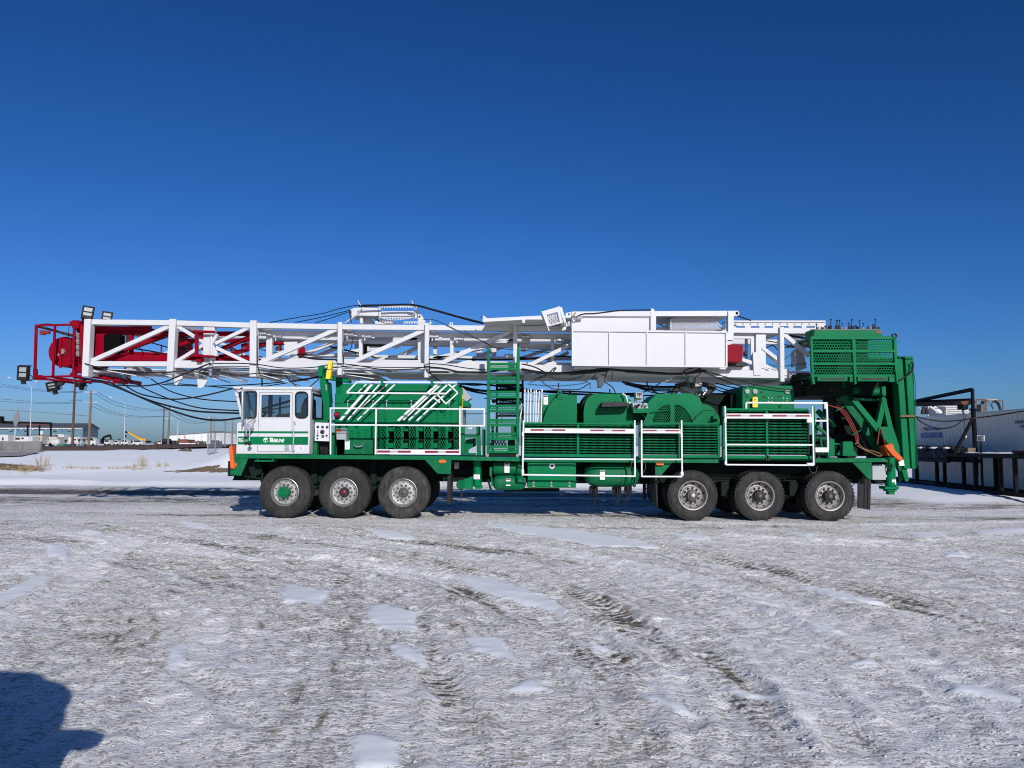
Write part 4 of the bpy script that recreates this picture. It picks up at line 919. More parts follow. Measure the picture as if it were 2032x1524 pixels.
mb = MB(); mb.cyl(P(1248,800,YT-.1), P(1251,799.5,YT-.1), M(2.8,YT), 12); mb.build('pressure_gauge', m_chrome, rig)
ct = B('control_console', m_green, lambda s: s.prism([(1255.5,811),(1286.5,810),(1286,819.5),(1256.5,820)], YT-.25, YT+.3), 0.008)
B('console_top', m_grey, lambda s: s.prism([(1255,800),(1284.5,799.5),(1286.5,810.5),(1256,811.5)], YT-.22, YT+.3), 0.008, ct)
B('gauge_box', m_grey, lambda s: (s.pbox(1261.5,778.5,1275.5,790,YT-.1,YT+.12), s.pbox(1263,790,1275,797,YT,YT+.12)), 0.006, ct)
B('gauge_face', m_iron, lambda s: (s.pbox(1264,780,1273.5,783,YT-.106,YT-.1), s.cyl(P(1269,785.2,YT-.11), P(1269,785.2,YT-.1), M(1.6,YT), 12), s.pbox(1272,784.5,1273.4,786.2,YT-.106,YT-.1), s.pbox(1264.6,784.5,1266,786.2,YT-.106,YT-.1)), 0, ct)
mb = MB()
for (px, py, r) in ((1261,806,2.6),(1267,804,2.6),(1264,808.5,1.6)): c = P(px,py,YT-.22); mb.lathe(c, [(M(r,YT),0),(M(r*.8,YT),-.06),(M(r,YT),-.09),(.001,-.1)], 14)
mb.build('control_knob', m_iron, ct)
mb = MB()
for (px, py, r) in ((1275,804.5,2.2),(1281,805,2.4),(1276,801,1.5)): c = P(px,py,YT-.22); mb.lathe(c, [(M(r,YT),0),(M(r,YT),-.07),(.001,-.09)], 14)
mb.build('valve_knob', m_chrome, ct)
B('console_post', m_green2, lambda s: (s.pbar((1259,786),(1259,798),2.2,YT-.02), s.pbar((1277,788),(1277,798),1.6,YT-.02), s.pbox(1248,820,1286,842,YT+.3,YT+.5)), 0.004, ct)
cable('cable', [(1272,821),(1279,826),(1281,832),(1277,838)], YT-.1, .8, m_chrome, rig)
YG = 17.65
G1 = [(1292,838),(1300,822)]+[(1308,810.5),(1315,805.5),(1322,803.2)]+[(1328,803),(1330,806),(1330,838)]
G2 = [(1338.5,838),(1338.5,806),(1340,803.2),(1346,803.2),(1353,806),(1362,814),(1370,825),(1375,838)]
dg = B('drum_guard', m_green, lambda s: s.plate([(1278,842),(1284,822),(1286,800),(1288,796),(1303,781.5),(1372,780.5),(1388,788.5),(1393,800),(1393,821),(1419,821.5),(1424,829),(1421,842)], [G1, G2], YG, YG+.06), 0.01)
B('drum_guard_body', m_green, lambda s: s.prism([(1286,800),(1288,796),(1303,781.5),(1372,780.5),(1388,788.5),(1393,800),(1393,803),(1288,803)], YG+.06, 19.0), 0.01, dg)
B('drum', m_shade, lambda s: (s.cyl(P(1336,835,YG+.25), P(1336,835,YG+1.2), M(42,YG), 32)), 0.01, dg)  # drum blackened so the shade behind its mesh is in the colour
B('guard_end', m_green, lambda s: s.prism([(1393,821),(1419,821.5),(1424,829),(1421,842),(1393,842)], YG+.06, YG+.7), 0.01, dg)
for g in (G1, G2): MB().expanded(g, YG+.03, 3.6, 58, .85).build('mesh_guard', m_green, dg)
B('guard_arch', m_green, lambda s: s.tube([P(x,y,YG+.003) for x,y in [(1291,832)]+arc(1336,838,44,45,165,15,14)+[(1380,832)]], .008, 6), 0, dg)
B('guard_handle', m_green2, lambda s: s.tube([P(1290,819,YG-.03),P(1328,813.5,YG-.05)], M(1.8,YG)/2, 8), 0, dg)
mb = MB(); c = P(1392,838,17.9); mb.lathe(c, [(.001,0),(M(40,17.9)*.85,0),(M(40,17.9)*.92,.0),(M(40,17.9)*.92,.12),(M(40,17.9)*.88,.14),(M(40,17.9)*.88,.2),(M(40,17.9)*.92,.22),(M(40,17.9)*.92,.34),(M(40,17.9)*.6,.36)], 40); 
mb.v = mb.v; mb.build('brake_drum', m_green, rig, 0)
mb = MB(); mb.lathe(P(1392,838,18.03), [(M(38,17.9)*.92,0),(M(38,17.9)*.95,.03),(M(38,17.9)*.92,.06)], 40); mb.build('brake_band', m_iron, rig)
cable('cable', [(1374,836),(1385,823),(1394,816),(1400,814.5),(1415,815),(1426,823)], YG-.06, 1.4, None, rig)
B('drawworks_shade', m_under, lambda s: (s.pbox(1386,780,1470,842,18.6,19.6), s.pbox(1085,800,1286,842,19.2,19.7), s.pbox(1256,806,1290,842,18.3,19.0)), 0)  # near-black blocks painted in as the shade behind the covers
# masthead hydraulic ram and pivots above the drum
mb = MB(); mb.prism([(1350,757),(1390,755),(1393,770),(1398,790),(1385,787),(1352,772)], 18.4, 19.0); mb.pbar((1373,745),(1373,760),18,18.2,.4); c = P(1386,781,18.35); mb.cyl(c, c+Vector((0,.1,0)), M(5,18.3), 16)
mb.build('mast_pivot_bracket', m_grey, rig, 0.012)
B('pivot_pin', m_iron, lambda s: s.cyl(P(1386,781,18.32), P(1386,781,18.36), M(2.6,18.3), 14), 0.003)
B('mast_bracket', m_steelw, lambda s: s.prism([(1381,743),(1395,744),(1393,766),(1379,768)], 17.9, 18.5), 0.01)
B('raising_ram', m_iron, lambda s: (s.cyl(P(1345,768,18.2), P(1334,785,18.2), M(6,18.2), 14), s.cyl(P(1417,766,18.2), P(1398,786,18.2), M(7,18.2), 14), s.cyl(P(1340,766,18.1), P(1362,762,18.1), M(4,18.1), 12), s.cyl(P(1392,762,18.1), P(1418,768,18.1), M(5,18.1), 12)), 0.008)
B('ram_rod', m_chrome, lambda s: s.pbar((1403,773),(1395,784),2.6,18.05), 0.003)
# ---- folded catwalks: louvred plank panels
def catwalk(frame, fields, Y, n):
    o = B('catwalk', m_green, lambda s: [s.prism(q, Y+.0, Y+.10) for q in frame], 0.008)
    for (x0, y0, x1, y1, sl) in fields:
        mb = MB(); dy = (y1-y0)/n
        for k in range(n):
            ya = y0+k*dy; a = P(x0,ya,Y+.05); b = P(x1,ya+sl,Y+.05); h = M(dy,Y)
            nseg = max(3, int((b.x-a.x)/0.09))
            # one plank: sloped top face catching the sun, with a serrated lower lip
            for i in range(nseg):
                f0, f1 = i/nseg, (i+1)/nseg
                xa_, xb_ = a.x+(b.x-a.x)*f0, a.x+(b.x-a.x)*f1; za = a.z+(b.z-a.z)*f0; zb_ = a.z+(b.z-a.z)*f1
                lip = h*(.50 if i % 2 else .42)
                mb.add([(xa_,Y+.06,za),(xb_,Y+.06,zb_),(xa_,Y+.02,za-h*.18),(xb_,Y+.02,zb_-h*.18),(xa_,Y+.022,za-lip),(xb_,Y+.022,zb_-lip),(xa_,Y+.075,za-lip+.01),(xb_,Y+.075,zb_-lip+.01)],
                       [(0,2,3,1),(2,4,5,3),(4,6,7,5)])
        mb.build('plank', m_green2, o, 0, smooth=False)
        B('plank_backing', m_under, lambda s: s.prism([(x0,y0),(x1,y0+sl),(x1,y1+sl),(x0,y1)], Y+.11, Y+.13), 0, o)
    return o
YK = 17.18
c1 = catwalk([[(1037,838),(1258,839.5),(1258,843),(1037,841.5)], [(1037,900),(1258,902),(1258,908.5),(1037,906)], [(1034,838),(1039.5,838),(1039.5,907),(1034,907)], [(1144.5,842),(1149.5,842),(1149.5,901),(1144.5,901)], [(1257,839),(1262,839),(1262,909),(1257,909)]],
        [(1040,842,1144.5,900,.8), (1149.5,843,1257,901,.8)], YK, 11)
c2 = catwalk([[(1268,839.5),(1350,839.5),(1350,843),(1268,843)], [(1274,903),(1350,903),(1350,909),(1274,909)], [(1268,839.5),(1273.5,839.5),(1273.5,910),(1268,910)], [(1346,843),(1350,843),(1350,904),(1346,904)],
              [(1352,839.5),(1428,839.5),(1428,843),(1352,843)], [(1352,903),(1428,903),(1430,909),(1352,909)], [(1423.5,843),(1428,843),(1430,904),(1424.5,904)], [(1351,839.5),(1355,839.5),(1355,910),(1351,910)]],
        [(1274,843.5,1346,902,.4), (1355,843.5,1424,902,.4)], YK+.03, 11)
c3 = catwalk([[(1434,806),(1438.5,806),(1438.5,912),(1434,912)], [(1440,903.5),(1612,904.5),(1612,911),(1440,910)], [(1519,812),(1524,812),(1526,912),(1521,912)], [(1614,806),(1617,806),(1618,912),(1614,912)]],
        [(1440,814,1519,902,.4), (1525,814,1606,902.5,.4)], YK-.02, 15)
B('top_pipe', m_green, lambda s: s.cyl(P(1440,812.5,YK), P(1603,813.5,YK), M(2.9,YK), 12), 0, c3)
B('hinge', m_iron, lambda s: (s.pbox(1519.5,907,1522.5,914,YK-.05,YK), s.pbox(1524.5,907,1528,914,YK-.05,YK)), 0.003, c3)
# white guard frames in front of the catwalks
Yg = 17.04
rail([((1039,834),(1037,944)),((1259.5,834),(1260,946)),((1038,910.5),(1260,911.5)),((1037,942),(1260,945)),((1038,857.5),(1259,859))], 3.1, Yg, 'guard_frame')
rail([((1273,834),(1273.5,946)),((1352.3,834),(1353.5,945)),((1273,911.5),(1353,911.8)),((1273,945.5),(1354,945.7)),((1273,858.2),(1352,858.6))], 3.1, Yg, 'guard_frame')
rail([((1438.8,806),(1441,923)),((1612,806),(1614.5,923)),((1439,882.3),(1613,883)),((1440,922),(1615,923.2)),((1440,829),(1612,829.7))], 3.1, Yg-.02, 'guard_frame')
B('rail_sleeve', m_whited, lambda s: (s.pbox(1035.6,857,1039.6,866,Yg-.04,Yg+.04), s.pbox(1035,932,1040,942,Yg-.04,Yg+.04), s.pbox(1350.8,860,1355,868.5,Yg-.04,Yg+.04), s.pbox(1351,936,1356.5,944,Yg-.04,Yg+.04), s.pbox(1437.5,830,1442,838.5,Yg-.05,Yg+.03), s.pbox(1438.5,914,1443,922,Yg-.05,Yg+.03), s.pbox(1602,829,1613,838.5,Yg-.05,Yg+.03), s.pbox(1602,918.5,1616,924,Yg-.05,Yg+.03)), 0.005)
reflector(1041, 849.5, 1258, 857.5, [(1053,1079,'r'),(1079,1096,'g'),(1096,1122,'r'),(1171.5,1198,'r'),(1198,1215,'g'),(1215,1241,'r')], Yg-.02, 1.5)
reflector(1275, 850.8, 1350.5, 858.5, [(1276,1303,'r'),(1303,1320.5,'g'),(1320.5,1348.5,'r')], Yg-.02, .3)
reflector(1442, 820.5, 1610, 829.5, [(1443,1470,'r'),(1470,1487.5,'g'),(1487.5,1515,'r'),(1533,1561,'r'),(1561,1579,'g'),(1579,1607,'r')], Yg-.04, .6)
rail([((1480.5,799),(1642,800)),((1480.5,799),(1480.5,811)),((1640.5,799),(1643,893)),((1617,835),(1641,835))], 3.4, Yg+.12)
B('rail_foot', m_whited, lambda s: (s.pbox(1617,888,1644.5,897.5,Yg+.08,Yg+.16), s.pbox(1636,800,1641,811,Yg+.1,Yg+.15)), 0.005)
rail([((1616,806),(1618,922))], 1.4, Yg+.06, 'rail_support', m_green2)
for pts in ([(1253,918),(1251.5,930),(1253,941)], [(1279,915),(1281,928),(1277,938)], [(1604,923),(1609,936),(1618,938),(1622,925)]):
    cable('safety_chain', pts, Yg, 1.0, m_hub, rig, 5)
# ---- rear power-pack cabinet with gauges
YB = 17.7
cb = B('gauge_cabinet', m_green, lambda s: (s.prism([(1474,766),(1575,765),(1577,815),(1472,815)], YB, 19.4), s.prism([(1465,776),(1474,768),(1472,815),(1463,815)], YB+.25, 19.4)), 0.012)
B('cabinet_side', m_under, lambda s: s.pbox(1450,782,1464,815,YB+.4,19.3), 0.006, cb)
mb = MB()
for px, py in ((1482.5,777),(1498,777),(1561.5,777)): c = P(px,py,YB); mb.lathe(c, [(M(5,YB),0),(M(5,YB),-.03),(M(4.2,YB),-.035),(.001,-.028)], 24)
mb.build('gauge', m_lens, cb)
mb = MB()
for px, py, w in ((1483,787,7),(1498,785,5),(1511,778,5),(1516.5,787,7),(1547,786.5,6),(1483,798,5),(1508,798,4),(1518,797.5,5),(1537,797,5),(1548,797,6),(1567,797.5,5)): mb.pbox(px-w/2,py-1.6,px+w/2,py+1.6,YB-.008,YB)
mb.build('name_plate', m_iron, cb)
mb = MB()
for px, py in ((1524,790),(1531,790),(1524,797),(1531,796.5),(1554,790),(1561,791),(1561,796)): c = P(px,py,YB); mb.cyl(c, c+Vector((0,-.03,0)), M(.9,YB), 8)
mb.build('toggle_switch', m_chrome, cb)
yt_ = B('yellow_tag', m_yellow, lambda s: s.prism([(1493.5,789),(1495,787.5),(1502.5,787.5),(1504,789),(1504,807),(1502.5,808.5),(1494.5,808.5),(1493,807)], YB-.10, YB-.06), 0.005, cb)
B('tag_print', m_hub, lambda s: (s.pbox(1495.5,792,1501.5,793,YB-.104,YB-.1), s.pbox(1496,795,1501,796,YB-.104,YB-.1), s.pbox(1496.5,798,1500.5,799,YB-.104,YB-.1)), 0, yt_)
B('cabinet_lever', m_under, lambda s: (s.pbar((1480,800),(1476,811),1,YB-.1), s.pbar((1550,803),(1547,809),1.2,YB-.05)), 0.003, cb)
# ---- rear frame: mast base legs, braces, hoses
YL = 17.55
mb = MB()
mb.prism([(1690,795),(1703,795),(1745,845),(1741,858)], YL, YL+.16); mb.prism([(1738,848),(1747,852),(1756,815),(1750,795)], YL+.005, YL+.15)
mb.prism([(1749,788),(1757.5,788),(1771,842),(1774,852),(1763,852)], YL-.005, YL+.165); mb.prism([(1739,846.5),(1772,846.5),(1792,905),(1797,935),(1785,935),(1770,893)], YL-.01, YL+.12)
rf = mb.build('brace_leg', m_green, rig, 0.01)
B('brace_back_frame', m_green2, lambda s: (s.pbar((1668,785),(1745,905),16,18.2,.3), s.pbar((1757,780),(1757,905),10,19.2,.3), s.pbar((1690,792),(1757,795),5,17.9,.2), s.pbar((1650,760),(1700,800),8,18.4,.2)), 0.01, rf)  # bars standing behind the brace leg
B('leg_tongue', m_green, lambda s: (s.prism([(1780,905),(1795,905),(1804,953),(1800,957),(1796,952)], YL-.03, YL+.02), s.prism([(1780,905),(1788,905),(1793,950),(1788,956),(1784.5,952)], YL+.1, YL+.15)), 0.006, rf)
sl_ = MB(); sl_.prism([(1755,884),(1772,880),(1776,893),(1792,908),(1793,919),(1786,915),(1772,905)], YL-.16, YL+.0); sl_.prism([(1754,887),(1765,885),(1772,905),(1763,905)], YL-.1, YL+.2); o = sl_.build('orange_pad', m_orange, None, 0.02)
tag(o, 'orange padded wrap tied on the green brace leg at the rear of the rig', 'safety pad')
B('pad_tag', m_decal, lambda s: s.prism([(1783,917),(1793,912),(1795,924),(1785.5,924.5)], YL-.17, YL-.165), 0, o)
cable('pad_strap', [(1741,882),(1747,848),(1756,880)], YL-.05, 2.4, m_redh, o)
B('mast_leg', m_green, lambda s: (s.prism([(1779,712),(1791,712),(1807,930),(1794,930)], 17.45, 17.75), s.prism([(1796,709),(1813,709),(1819,930),(1809.5,930)], 17.42, 17.70), s.prism([(1795,707),(1812,707),(1813,712),(1796,712)], 17.38, 17.74)), 0.012)
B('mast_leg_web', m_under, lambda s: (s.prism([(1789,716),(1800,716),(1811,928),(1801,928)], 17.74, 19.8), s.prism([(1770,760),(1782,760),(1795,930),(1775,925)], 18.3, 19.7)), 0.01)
B('ratchet_strap', mat('brown_strap', (0.16, 0.075, 0.03), .7, scale=10), lambda s: s.prism([(1786.5,823.5),(1816,823.5),(1817,827.5),(1787,827.5)], 17.37, 17.42), 0.003)
B('leg_cap', m_green2, lambda s: s.cyl(P(1784,712,17.6), P(1784,707,17.6), M(5,17.6), 14), 0.004)
cable('cable', [(1810,719),(1816,760),(1817,800),(1820,925)], 17.38, 1.4, m_green2, rig)
cable('hose', [(1780,757),(1796,748),(1808,738),(1812,725),(1809,718)], 17.32, 3.4, m_black, rig)
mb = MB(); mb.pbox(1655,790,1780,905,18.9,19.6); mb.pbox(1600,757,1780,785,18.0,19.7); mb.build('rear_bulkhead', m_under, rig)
B('motor', m_green2, lambda s: (s.cyl(P(1728,778,18.0), P(1752,778,18.0), M(9,18), 18), s.cyl(P(1690,775,18.0), P(1703,775,18.0), M(7,18), 16), s.cyl(P(1675,770,18.0), P(1668,740,18.1), M(4,18), 12)), 0.008)
B('sheave_bracket', m_green, lambda s: (s.prism([(1750,766),(1757,766),(1759,782),(1755,788),(1750,780)], 17.5, 17.6)), 0.006)
for k in range(3):
    cable('hose', [(1630+k*3,800+k*2),(1664+k*4,812),(1684+k*3.5,838),(1697+k*3,866),(1699+k*2.2,880)], 17.75+.03*k, 2.1, m_redh, rig)
for k in range(9):
    cable('hose', [(1645+k*3,790+k*2),(1676+k*4,818),(1700+k*3.4,848),(1712+k*2.8,880),(1718+k*3,903)], 17.95+.04*k, 2.0, m_cable, rig)
cable('leather_strap', [(1696,881),(1703,880),(1712,889),(1722,893),(1735,896),(1750,902),(1744,905),(1730,899),(1716,893),(1700,884)], 17.6, 2.2, m_tan, rig)
B('hose_clamp', m_green, lambda s: (s.pbar((1658,816),(1676,806),1.6,17.65), s.pbar((1690,864),(1709,853),1.6,17.65)), 0.004)
B('deck_box', m_green, lambda s: (s.prism([(1641,872),(1656,871),(1657,905),(1641,905)], 17.5, 17.65), s.prism([(1673,876),(1692,876),(1694,892),(1703,905),(1672,905)], 17.5, 17.65), s.prism([(1660,903),(1670,890),(1673,905)], 17.6, 17.7), s.pbox(1643,900,1647,909,17.4,17.5)), 0.01)
mb = MB()
for (a1,b1,w,Yp) in (((1622,815),(1655,848),9,18.6),((1620,845),(1640,862),6,18.3),((1650,880),(1690,884),4,18.2),((1616,868),(1650,872),4,18.1),((1628,868),(1632,900),4,18.0),((1625,830),(1618,860),6,18.8)): mb.pbar(a1,b1,w,Yp)
mb.build('winch_frame', m_green2, rig, 0.008)
mb = MB(); c = P(1635,885,18.3); mb.lathe(c, [(.001,0),(.28,0),(.28,.05),(.2,.06),(.2,.5),(.28,.52),(.28,.58)], 28); mb.cyl(P(1690,897,18.1), P(1690,897,18.1)+Vector((0,.6,0)), .16, 20); mb.pbox(1618,862,1700,906,18.6,19.2); mb.build('winch', m_under, rig, 0.01)
# ---- operator platform cage
YO = 17.05
cg = MB()
for x in ((1608,1612.5),(1691,1697.5),(1773.5,1779)): cg.prism([(x[0],670),(x[1],670),(x[1]+3,744),(x[0]+3,744)], YO, YO+.08)
for y0, y1 in ((667,673.5),(694,699.5),(719.5,724.5)): cg.pbox(1609, y0, 1778, y1, YO-.004, YO+.075)
cg.pbox(1612,743,1779,748,YO-.006,YO+.08)
pf = cg.build('operator_platform', m_green, rig, 0.008, label='green operator platform cage of perforated panels at the rear')
for (x0, x1) in ((1613,1691),(1697.5,1774)):
    for y0, y1, dx in ((673.5,694,0),(699.5,719.5,1),(724.5,743,2)):
        mb = MB(); mb.perf(x0+dx, y0, x1+dx, y1, YO+.05, 15, 4, .42); o = mb.build('perforated_panel', m_green, pf)
        md = o.modifiers.new('solid', 'SOLIDIFY'); md.thickness = 0.006
mb = MB(); mb.pbox(1611,672,1722,746,18.85,18.9); mb.pbox(1722,712,1780,746,18.85,18.9); mb.pbox(1640,676,1662,744,18.3,18.5); mb.build('inner_panel', m_under, pf)  # near-black colour paints in the shade seen through the holes
B('platform_roof', m_green2, lambda s: s.pbox(1612,668,1740,671,YO+.1,18.9), .004, pf)
mb = MB(); mb.perf(1612,676,1775,745,19.1,30,12,.34); mb.build('far_panel', m_green, pf)
B('platform_floor', m_green2, lambda s: (s.pbox(1612,748,1778,751,YO+.1,19.3), s.pbox(1622,746,1682,756.5,YO-.02,YO+.05), s.pbox(1702,746,1762,756.5,YO-.02,YO+.05), s.pbox(1686,748,1694,758,YO,YO+.1), s.pbox(1764,748,1776,758,YO,YO+.1)), 0.006, pf)
B('floor_slot', m_iron, lambda s: (s.pbox(1629,750,1677,753.5,YO-.024,YO-.018), s.pbox(1709,750,1757,753.5,YO-.024,YO-.018)), 0, pf)
B('platform_leg', m_green, lambda s: (s.prism([(1610,742),(1615,742),(1618,762),(1613,763)], YO-.05, YO+.03), s.prism([(1695,742),(1699,742),(1700,762),(1696,763)], YO-.05, YO+.03), s.prism([(1777,735),(1780,738),(1783,760),(1780,762)], YO-.05, YO+.03)), 0.005, pf)
cbx = B('lever_console', m_green, lambda s: (s.prism([(1616,655.5),(1749,655),(1750,668),(1615,670)], YO+.1, YO+.55), s.prism([(1607.5,655),(1616,656),(1615,670),(1608,672)], YO+.3, YO+.6)), 0.008, pf)
B('console_top', m_hub, lambda s: s.prism([(1616,653),(1745,652.5),(1749,655.2),(1616,655.7)], YO+.12, YO+.6), 0.004, cbx)
B('red_decal', m_redh, lambda s: s.pbox(1738,656.5,1749,661,YO+.094,YO+.1), 0, cbx)
mb = MB()
for (px, py, w, k) in ((1649,634,1.6,1),(1661,636,2.0,1),(1666,636,1.4,1),(1690,634,1.6,1),(1737,634,1.6,1)):
    yy = YO+.3; mb.cyl(P(px,py,yy), P(px-1,648,yy), M(w*.55,yy), 8); mb.lathe(P(px,py,yy), [(.001,-.022),(.02,-.012),(.022,0),(.02,.012),(.001,.022)], 10); mb.cyl(P(px-1,646,yy), P(px-1,655,yy), M(2.6,yy), 10)
for (px, py, r) in ((1620,643.5,2.2),(1671,642,2.2),(1684,641.5,2.6),(1706,636.5,2.6),(1713,642,2.6),(1732,644,1.8),(1698,646.5,2.6)):
    yy = YO+.3; mb.lathe(P(px,py,yy), [(.001,M(.9,yy)),(M(r,yy),M(.6,yy)),(M(r,yy),-M(.3,yy)),(.001,-M(.9,yy))], 14, 'Z'); mb.cyl(P(px,py,yy), P(px,655,yy), M(.8,yy), 8)
for px in range(1617, 1746, 7):
    if random.random() < .75: yy = YO+random.uniform(.2,.5); mb.cyl(P(px,random.uniform(646,650),yy), P(px,655,yy), M(random.uniform(1.4,2.8),yy), 10)
mb.build('control_lever', m_iron, cbx)
mb = MB()
for px in (1623, 1636, 1671, 1677, 1713, 1728): yy = YO+.22; mb.cyl(P(px,649.5,yy), P(px,655,yy), M(2.2,yy), 10)
mb.build('valve_body', m_steelw, cbx)
mb = MB(); c = P(1776,666,YO-.02); mb.lathe(c, [(M(5,YO)*.7,0),(M(5,YO),.0),(M(5,YO),.06),(M(5,YO)*.7,.06),(M(5,YO)*.7,0)], 20); mb.build('coil', m_cable, pf)
mb = MB()
for (px, py) in ((1588,752),(1597,750),(1592,760),(1602,757),(1586,745),(1606,763)): c = P(px,py,17.5); mb.cyl(c, c+Vector((0,.5,0)), M(4.5,17.5), 12)
mb.pbox(1583,740,1608,768,17.8,18.2); mb.build('valve_bank', m_under, pf, 0.006)
# ================= THE MAST
YM, YN2 = 17.95, 19.85
mast = MB()
def seg(a, b, w, Y, d=None): mast.pbar(a, b, w, Y, d or M(w, Y))
top = [(172,639.5),(345,641.5),(505,646.5),(676,649.5),(848,651),(1022,652.5),(1140,654),(1440,656),(1605,658)]
bot = [(170,722),(345,723),(505,725),(676,727),(848,729),(1022,731),(1140,733),(1440,742),(1605,745)]
for L_ in (top, bot):
    for i in range(len(L_)-1):
        w = 10.5 if L_ is top else (10 if i < 1 else 15); seg(L_[i], L_[i+1], w, YM, .16)
posts = [(178,634,173,748,13),(346,634,340,743,13),(505,637,504,748,13),(676,640,675.5,745,8.5),(848,642,847,750,8.5),(1022.5,643,1022,735,8.0),(1549,650,1550,758,8.5)]
for x0, y0, x1, y1, w in posts: seg((x0,y0),(x1,y1),w,YM-.06,.2)
seg((417,645),(415,722),22,YM+.02,.14)
for a1, b1, w in (((184,716),(340,646),8.5),((354,648),(406,680),7),((352,717),(406,684),7),((428,682),(497,649),7),((429,690),(497,722),7),((512,722),(672,652),8.5),((681,727),(843,655),8.5),((853,731),(1018,656),8.5),((1028,736),(1128,686),7.5),((1430,700),(1545,738),7.5),((1512,690),(1546,716),7),((1553,662),(1606,706),8.5),((1512,724),(1546,742),9)): seg(a1, b1, w, YM, .09)
# big plates near the rear
mast.plate([(1436,655),(1520,656),(1520,748),(1436,748)], [[(1452,672),(1490,672),(1490,726),(1452,726)]], YM+.05, YM+.1)
mast.prism([(1500,662),(1520,662),(1520,745),(1500,745)], YM-.02, YM+.04)
mast.prism([(1494,700),(1506,697),(1512,715),(1510,745),(1496,745)], YM-.10, YM-.03)
near = mast.build('mast_truss', m_white, rig, 0.008, label='white lattice truss of the mast, near side')
mast = MB()
for L_ in (top, bot):
    for i in range(len(L_)-1):
        # far chords at the same height, deeper in
        a = P(*L_[i], YM); b = P(*L_[i+1], YM); mast.bar((a.x, YN2, a.z), (b.x, YN2, b.z), M(10.5,YM), .16)
def fx(a, b, w, Y0=YM, Y1=YN2, d=.09):
    p, q = P(a[0],a[1],Y0), P(b[0],b[1],Y0); mast.bar((p.x,Y1,p.z),(q.x,Y1,q.z), M(w,Y0), d)
for x0, y0, x1, y1, w in posts[:-1]: fx((x0,y0+4),(x1,y1-8),(x1*0+w)) if False else fx((x0,y0+4),(x1,y1-12),w)
for a1, b1, w in (((184,716),(340,646),8),((354,648),(497,720),7),((512,722),(672,652),8.5),((681,727),(843,655),8.5),((853,731),(1018,656),8.5),((1028,736),(1140,680),7.5),((1430,700),(1545,738),7.5),((1553,662),(1606,706),8.5)): fx(a1, b1, w)
mast.build('mast_truss', m_white, rig, 0.006, label='white lattice truss of the mast, far side')
# cross members between the two trusses, seen from below
mast = MB()
for x0, y0, x1, y1, w in posts:
    p = P(x1, y1-5, YM); mast.box(p.x-.09, p.x+.09, YM, YN2, p.z-.02, p.z+.12)
    p = P(x0, y0+6, YM); mast.box(p.x-.06, p.x+.06, YM, YN2, p.z-.06, p.z+.06)
for i in range(len(posts)-1):
    x0, x1 = posts[i][2], posts[i+1][2]; p = P(x0, 735, YM); q = P(x1, 738, YM)
    mast.bar((p.x,YM+.05,p.z),(q.x,YN2-.05,q.z), .12, .06, (0,0,1)); m0 = P((x0+x1)/2, 730, YM)
    mast.box(m0.x-.07, m0.x+.07, YM, YN2, m0.z-.02, m0.z+.08)
mast.build('mast_cross_member', m_white, rig, 0.006)
# tapered skid plates and lugs hanging under the lower chord
mb = MB()
for pts, Y0, Y1 in (([(345,742),(362,745),(362,752),(357,757),(350,765),(345,762)],YM-.02,YM+.02), ([(391,752),(412,754),(404,768),(396,771),(392,768)],YM-.02,YM+.02),
    ([(1186,745),(1205,748),(1205,752),(1195,768),(1188,768)],YM+.2,YM+.5), ([(1183,742),(1196,743),(1196,748),(1183,748)],YM+.2,YM+.5)): mb.prism(pts, Y0, Y1)
mb.build('skid_plate', m_white, rig, 0.006)
# closed bottom flanges between the lower chords, seen from below
mb = MB()
def under(x0, y0, x1, y1, ya=YM+.03, yb=YN2-.03, drop=0.0):
    p = P(x0, y0, YM); q = P(x1, y1, YM); t = .02
    vs = [(p.x,ya,p.z),(q.x,ya,q.z-drop),(q.x,yb,q.z-drop),(p.x,yb,p.z)]; mb.add([(a_,b_,c_-t) for a_,b_,c_ in vs]+vs, [(0,3,2,1),(4,5,6,7),(0,1,5,4),(1,2,6,5),(2,3,7,6),(3,0,4,7)])
for a_ in ((205,731,268,733),(300,732,338,733),(355,733,375,734),(383,734,432,738),(436,734,495,736),(515,737,572,742),(585,736,668,737),(683,738,745,742),(752,738,838,739),(856,740,1016,741),(1028,741,1180,742),(1200,742,1340,746),(1352,745,1500,750),(1506,750,1548,752),(1556,752,1606,754)): under(*a_)
under(515,741,571,757,YM+.1,YM+1.1); under(383,738,430,752,YM+.05,YM+.9); under(682,741,740,750,YM+.1,YM+1.0); under(210,734,268,744,YM+.05,YM+.9)
mb.build('bottom_flange', m_white, rig, 0)
B('stay_rod', m_chrome, lambda s: (s.pbar((436,744),(485,758),3,YM+.1), s.cyl(P(483,755,YM+.1), P(491,757,YM+.1), M(2.6,YM), 10), s.pbar((419,720),(418,745),5,YM-.08)), 0.003)
# K-plate box on the first bay, pipe stand and lower red arms
B('bracket_plate', m_white, lambda s: (s.prism([(403,670),(431,662),(431,666),(422,683),(431,700),(431,706),(403,712)], YM-.12, YM-.02), s.cyl(P(420,664,YM-.12), P(419,728,YM-.12), M(3,YM), 12)), 0.008)
B('hinge_arm', m_red, lambda s: (s.prism([(383,655),(423,656),(423,660),(383,659)], YM-.3, YM-.16), s.prism([(378,703),(423,705),(423,709),(378,707)], YM-.3, YM-.16), s.pbox(386,659,391.5,704,YM-.28,YM-.2), s.prism([(391,704),(400,707),(399,718),(389,718)], YM-.2, YM-.05)), 0.006)
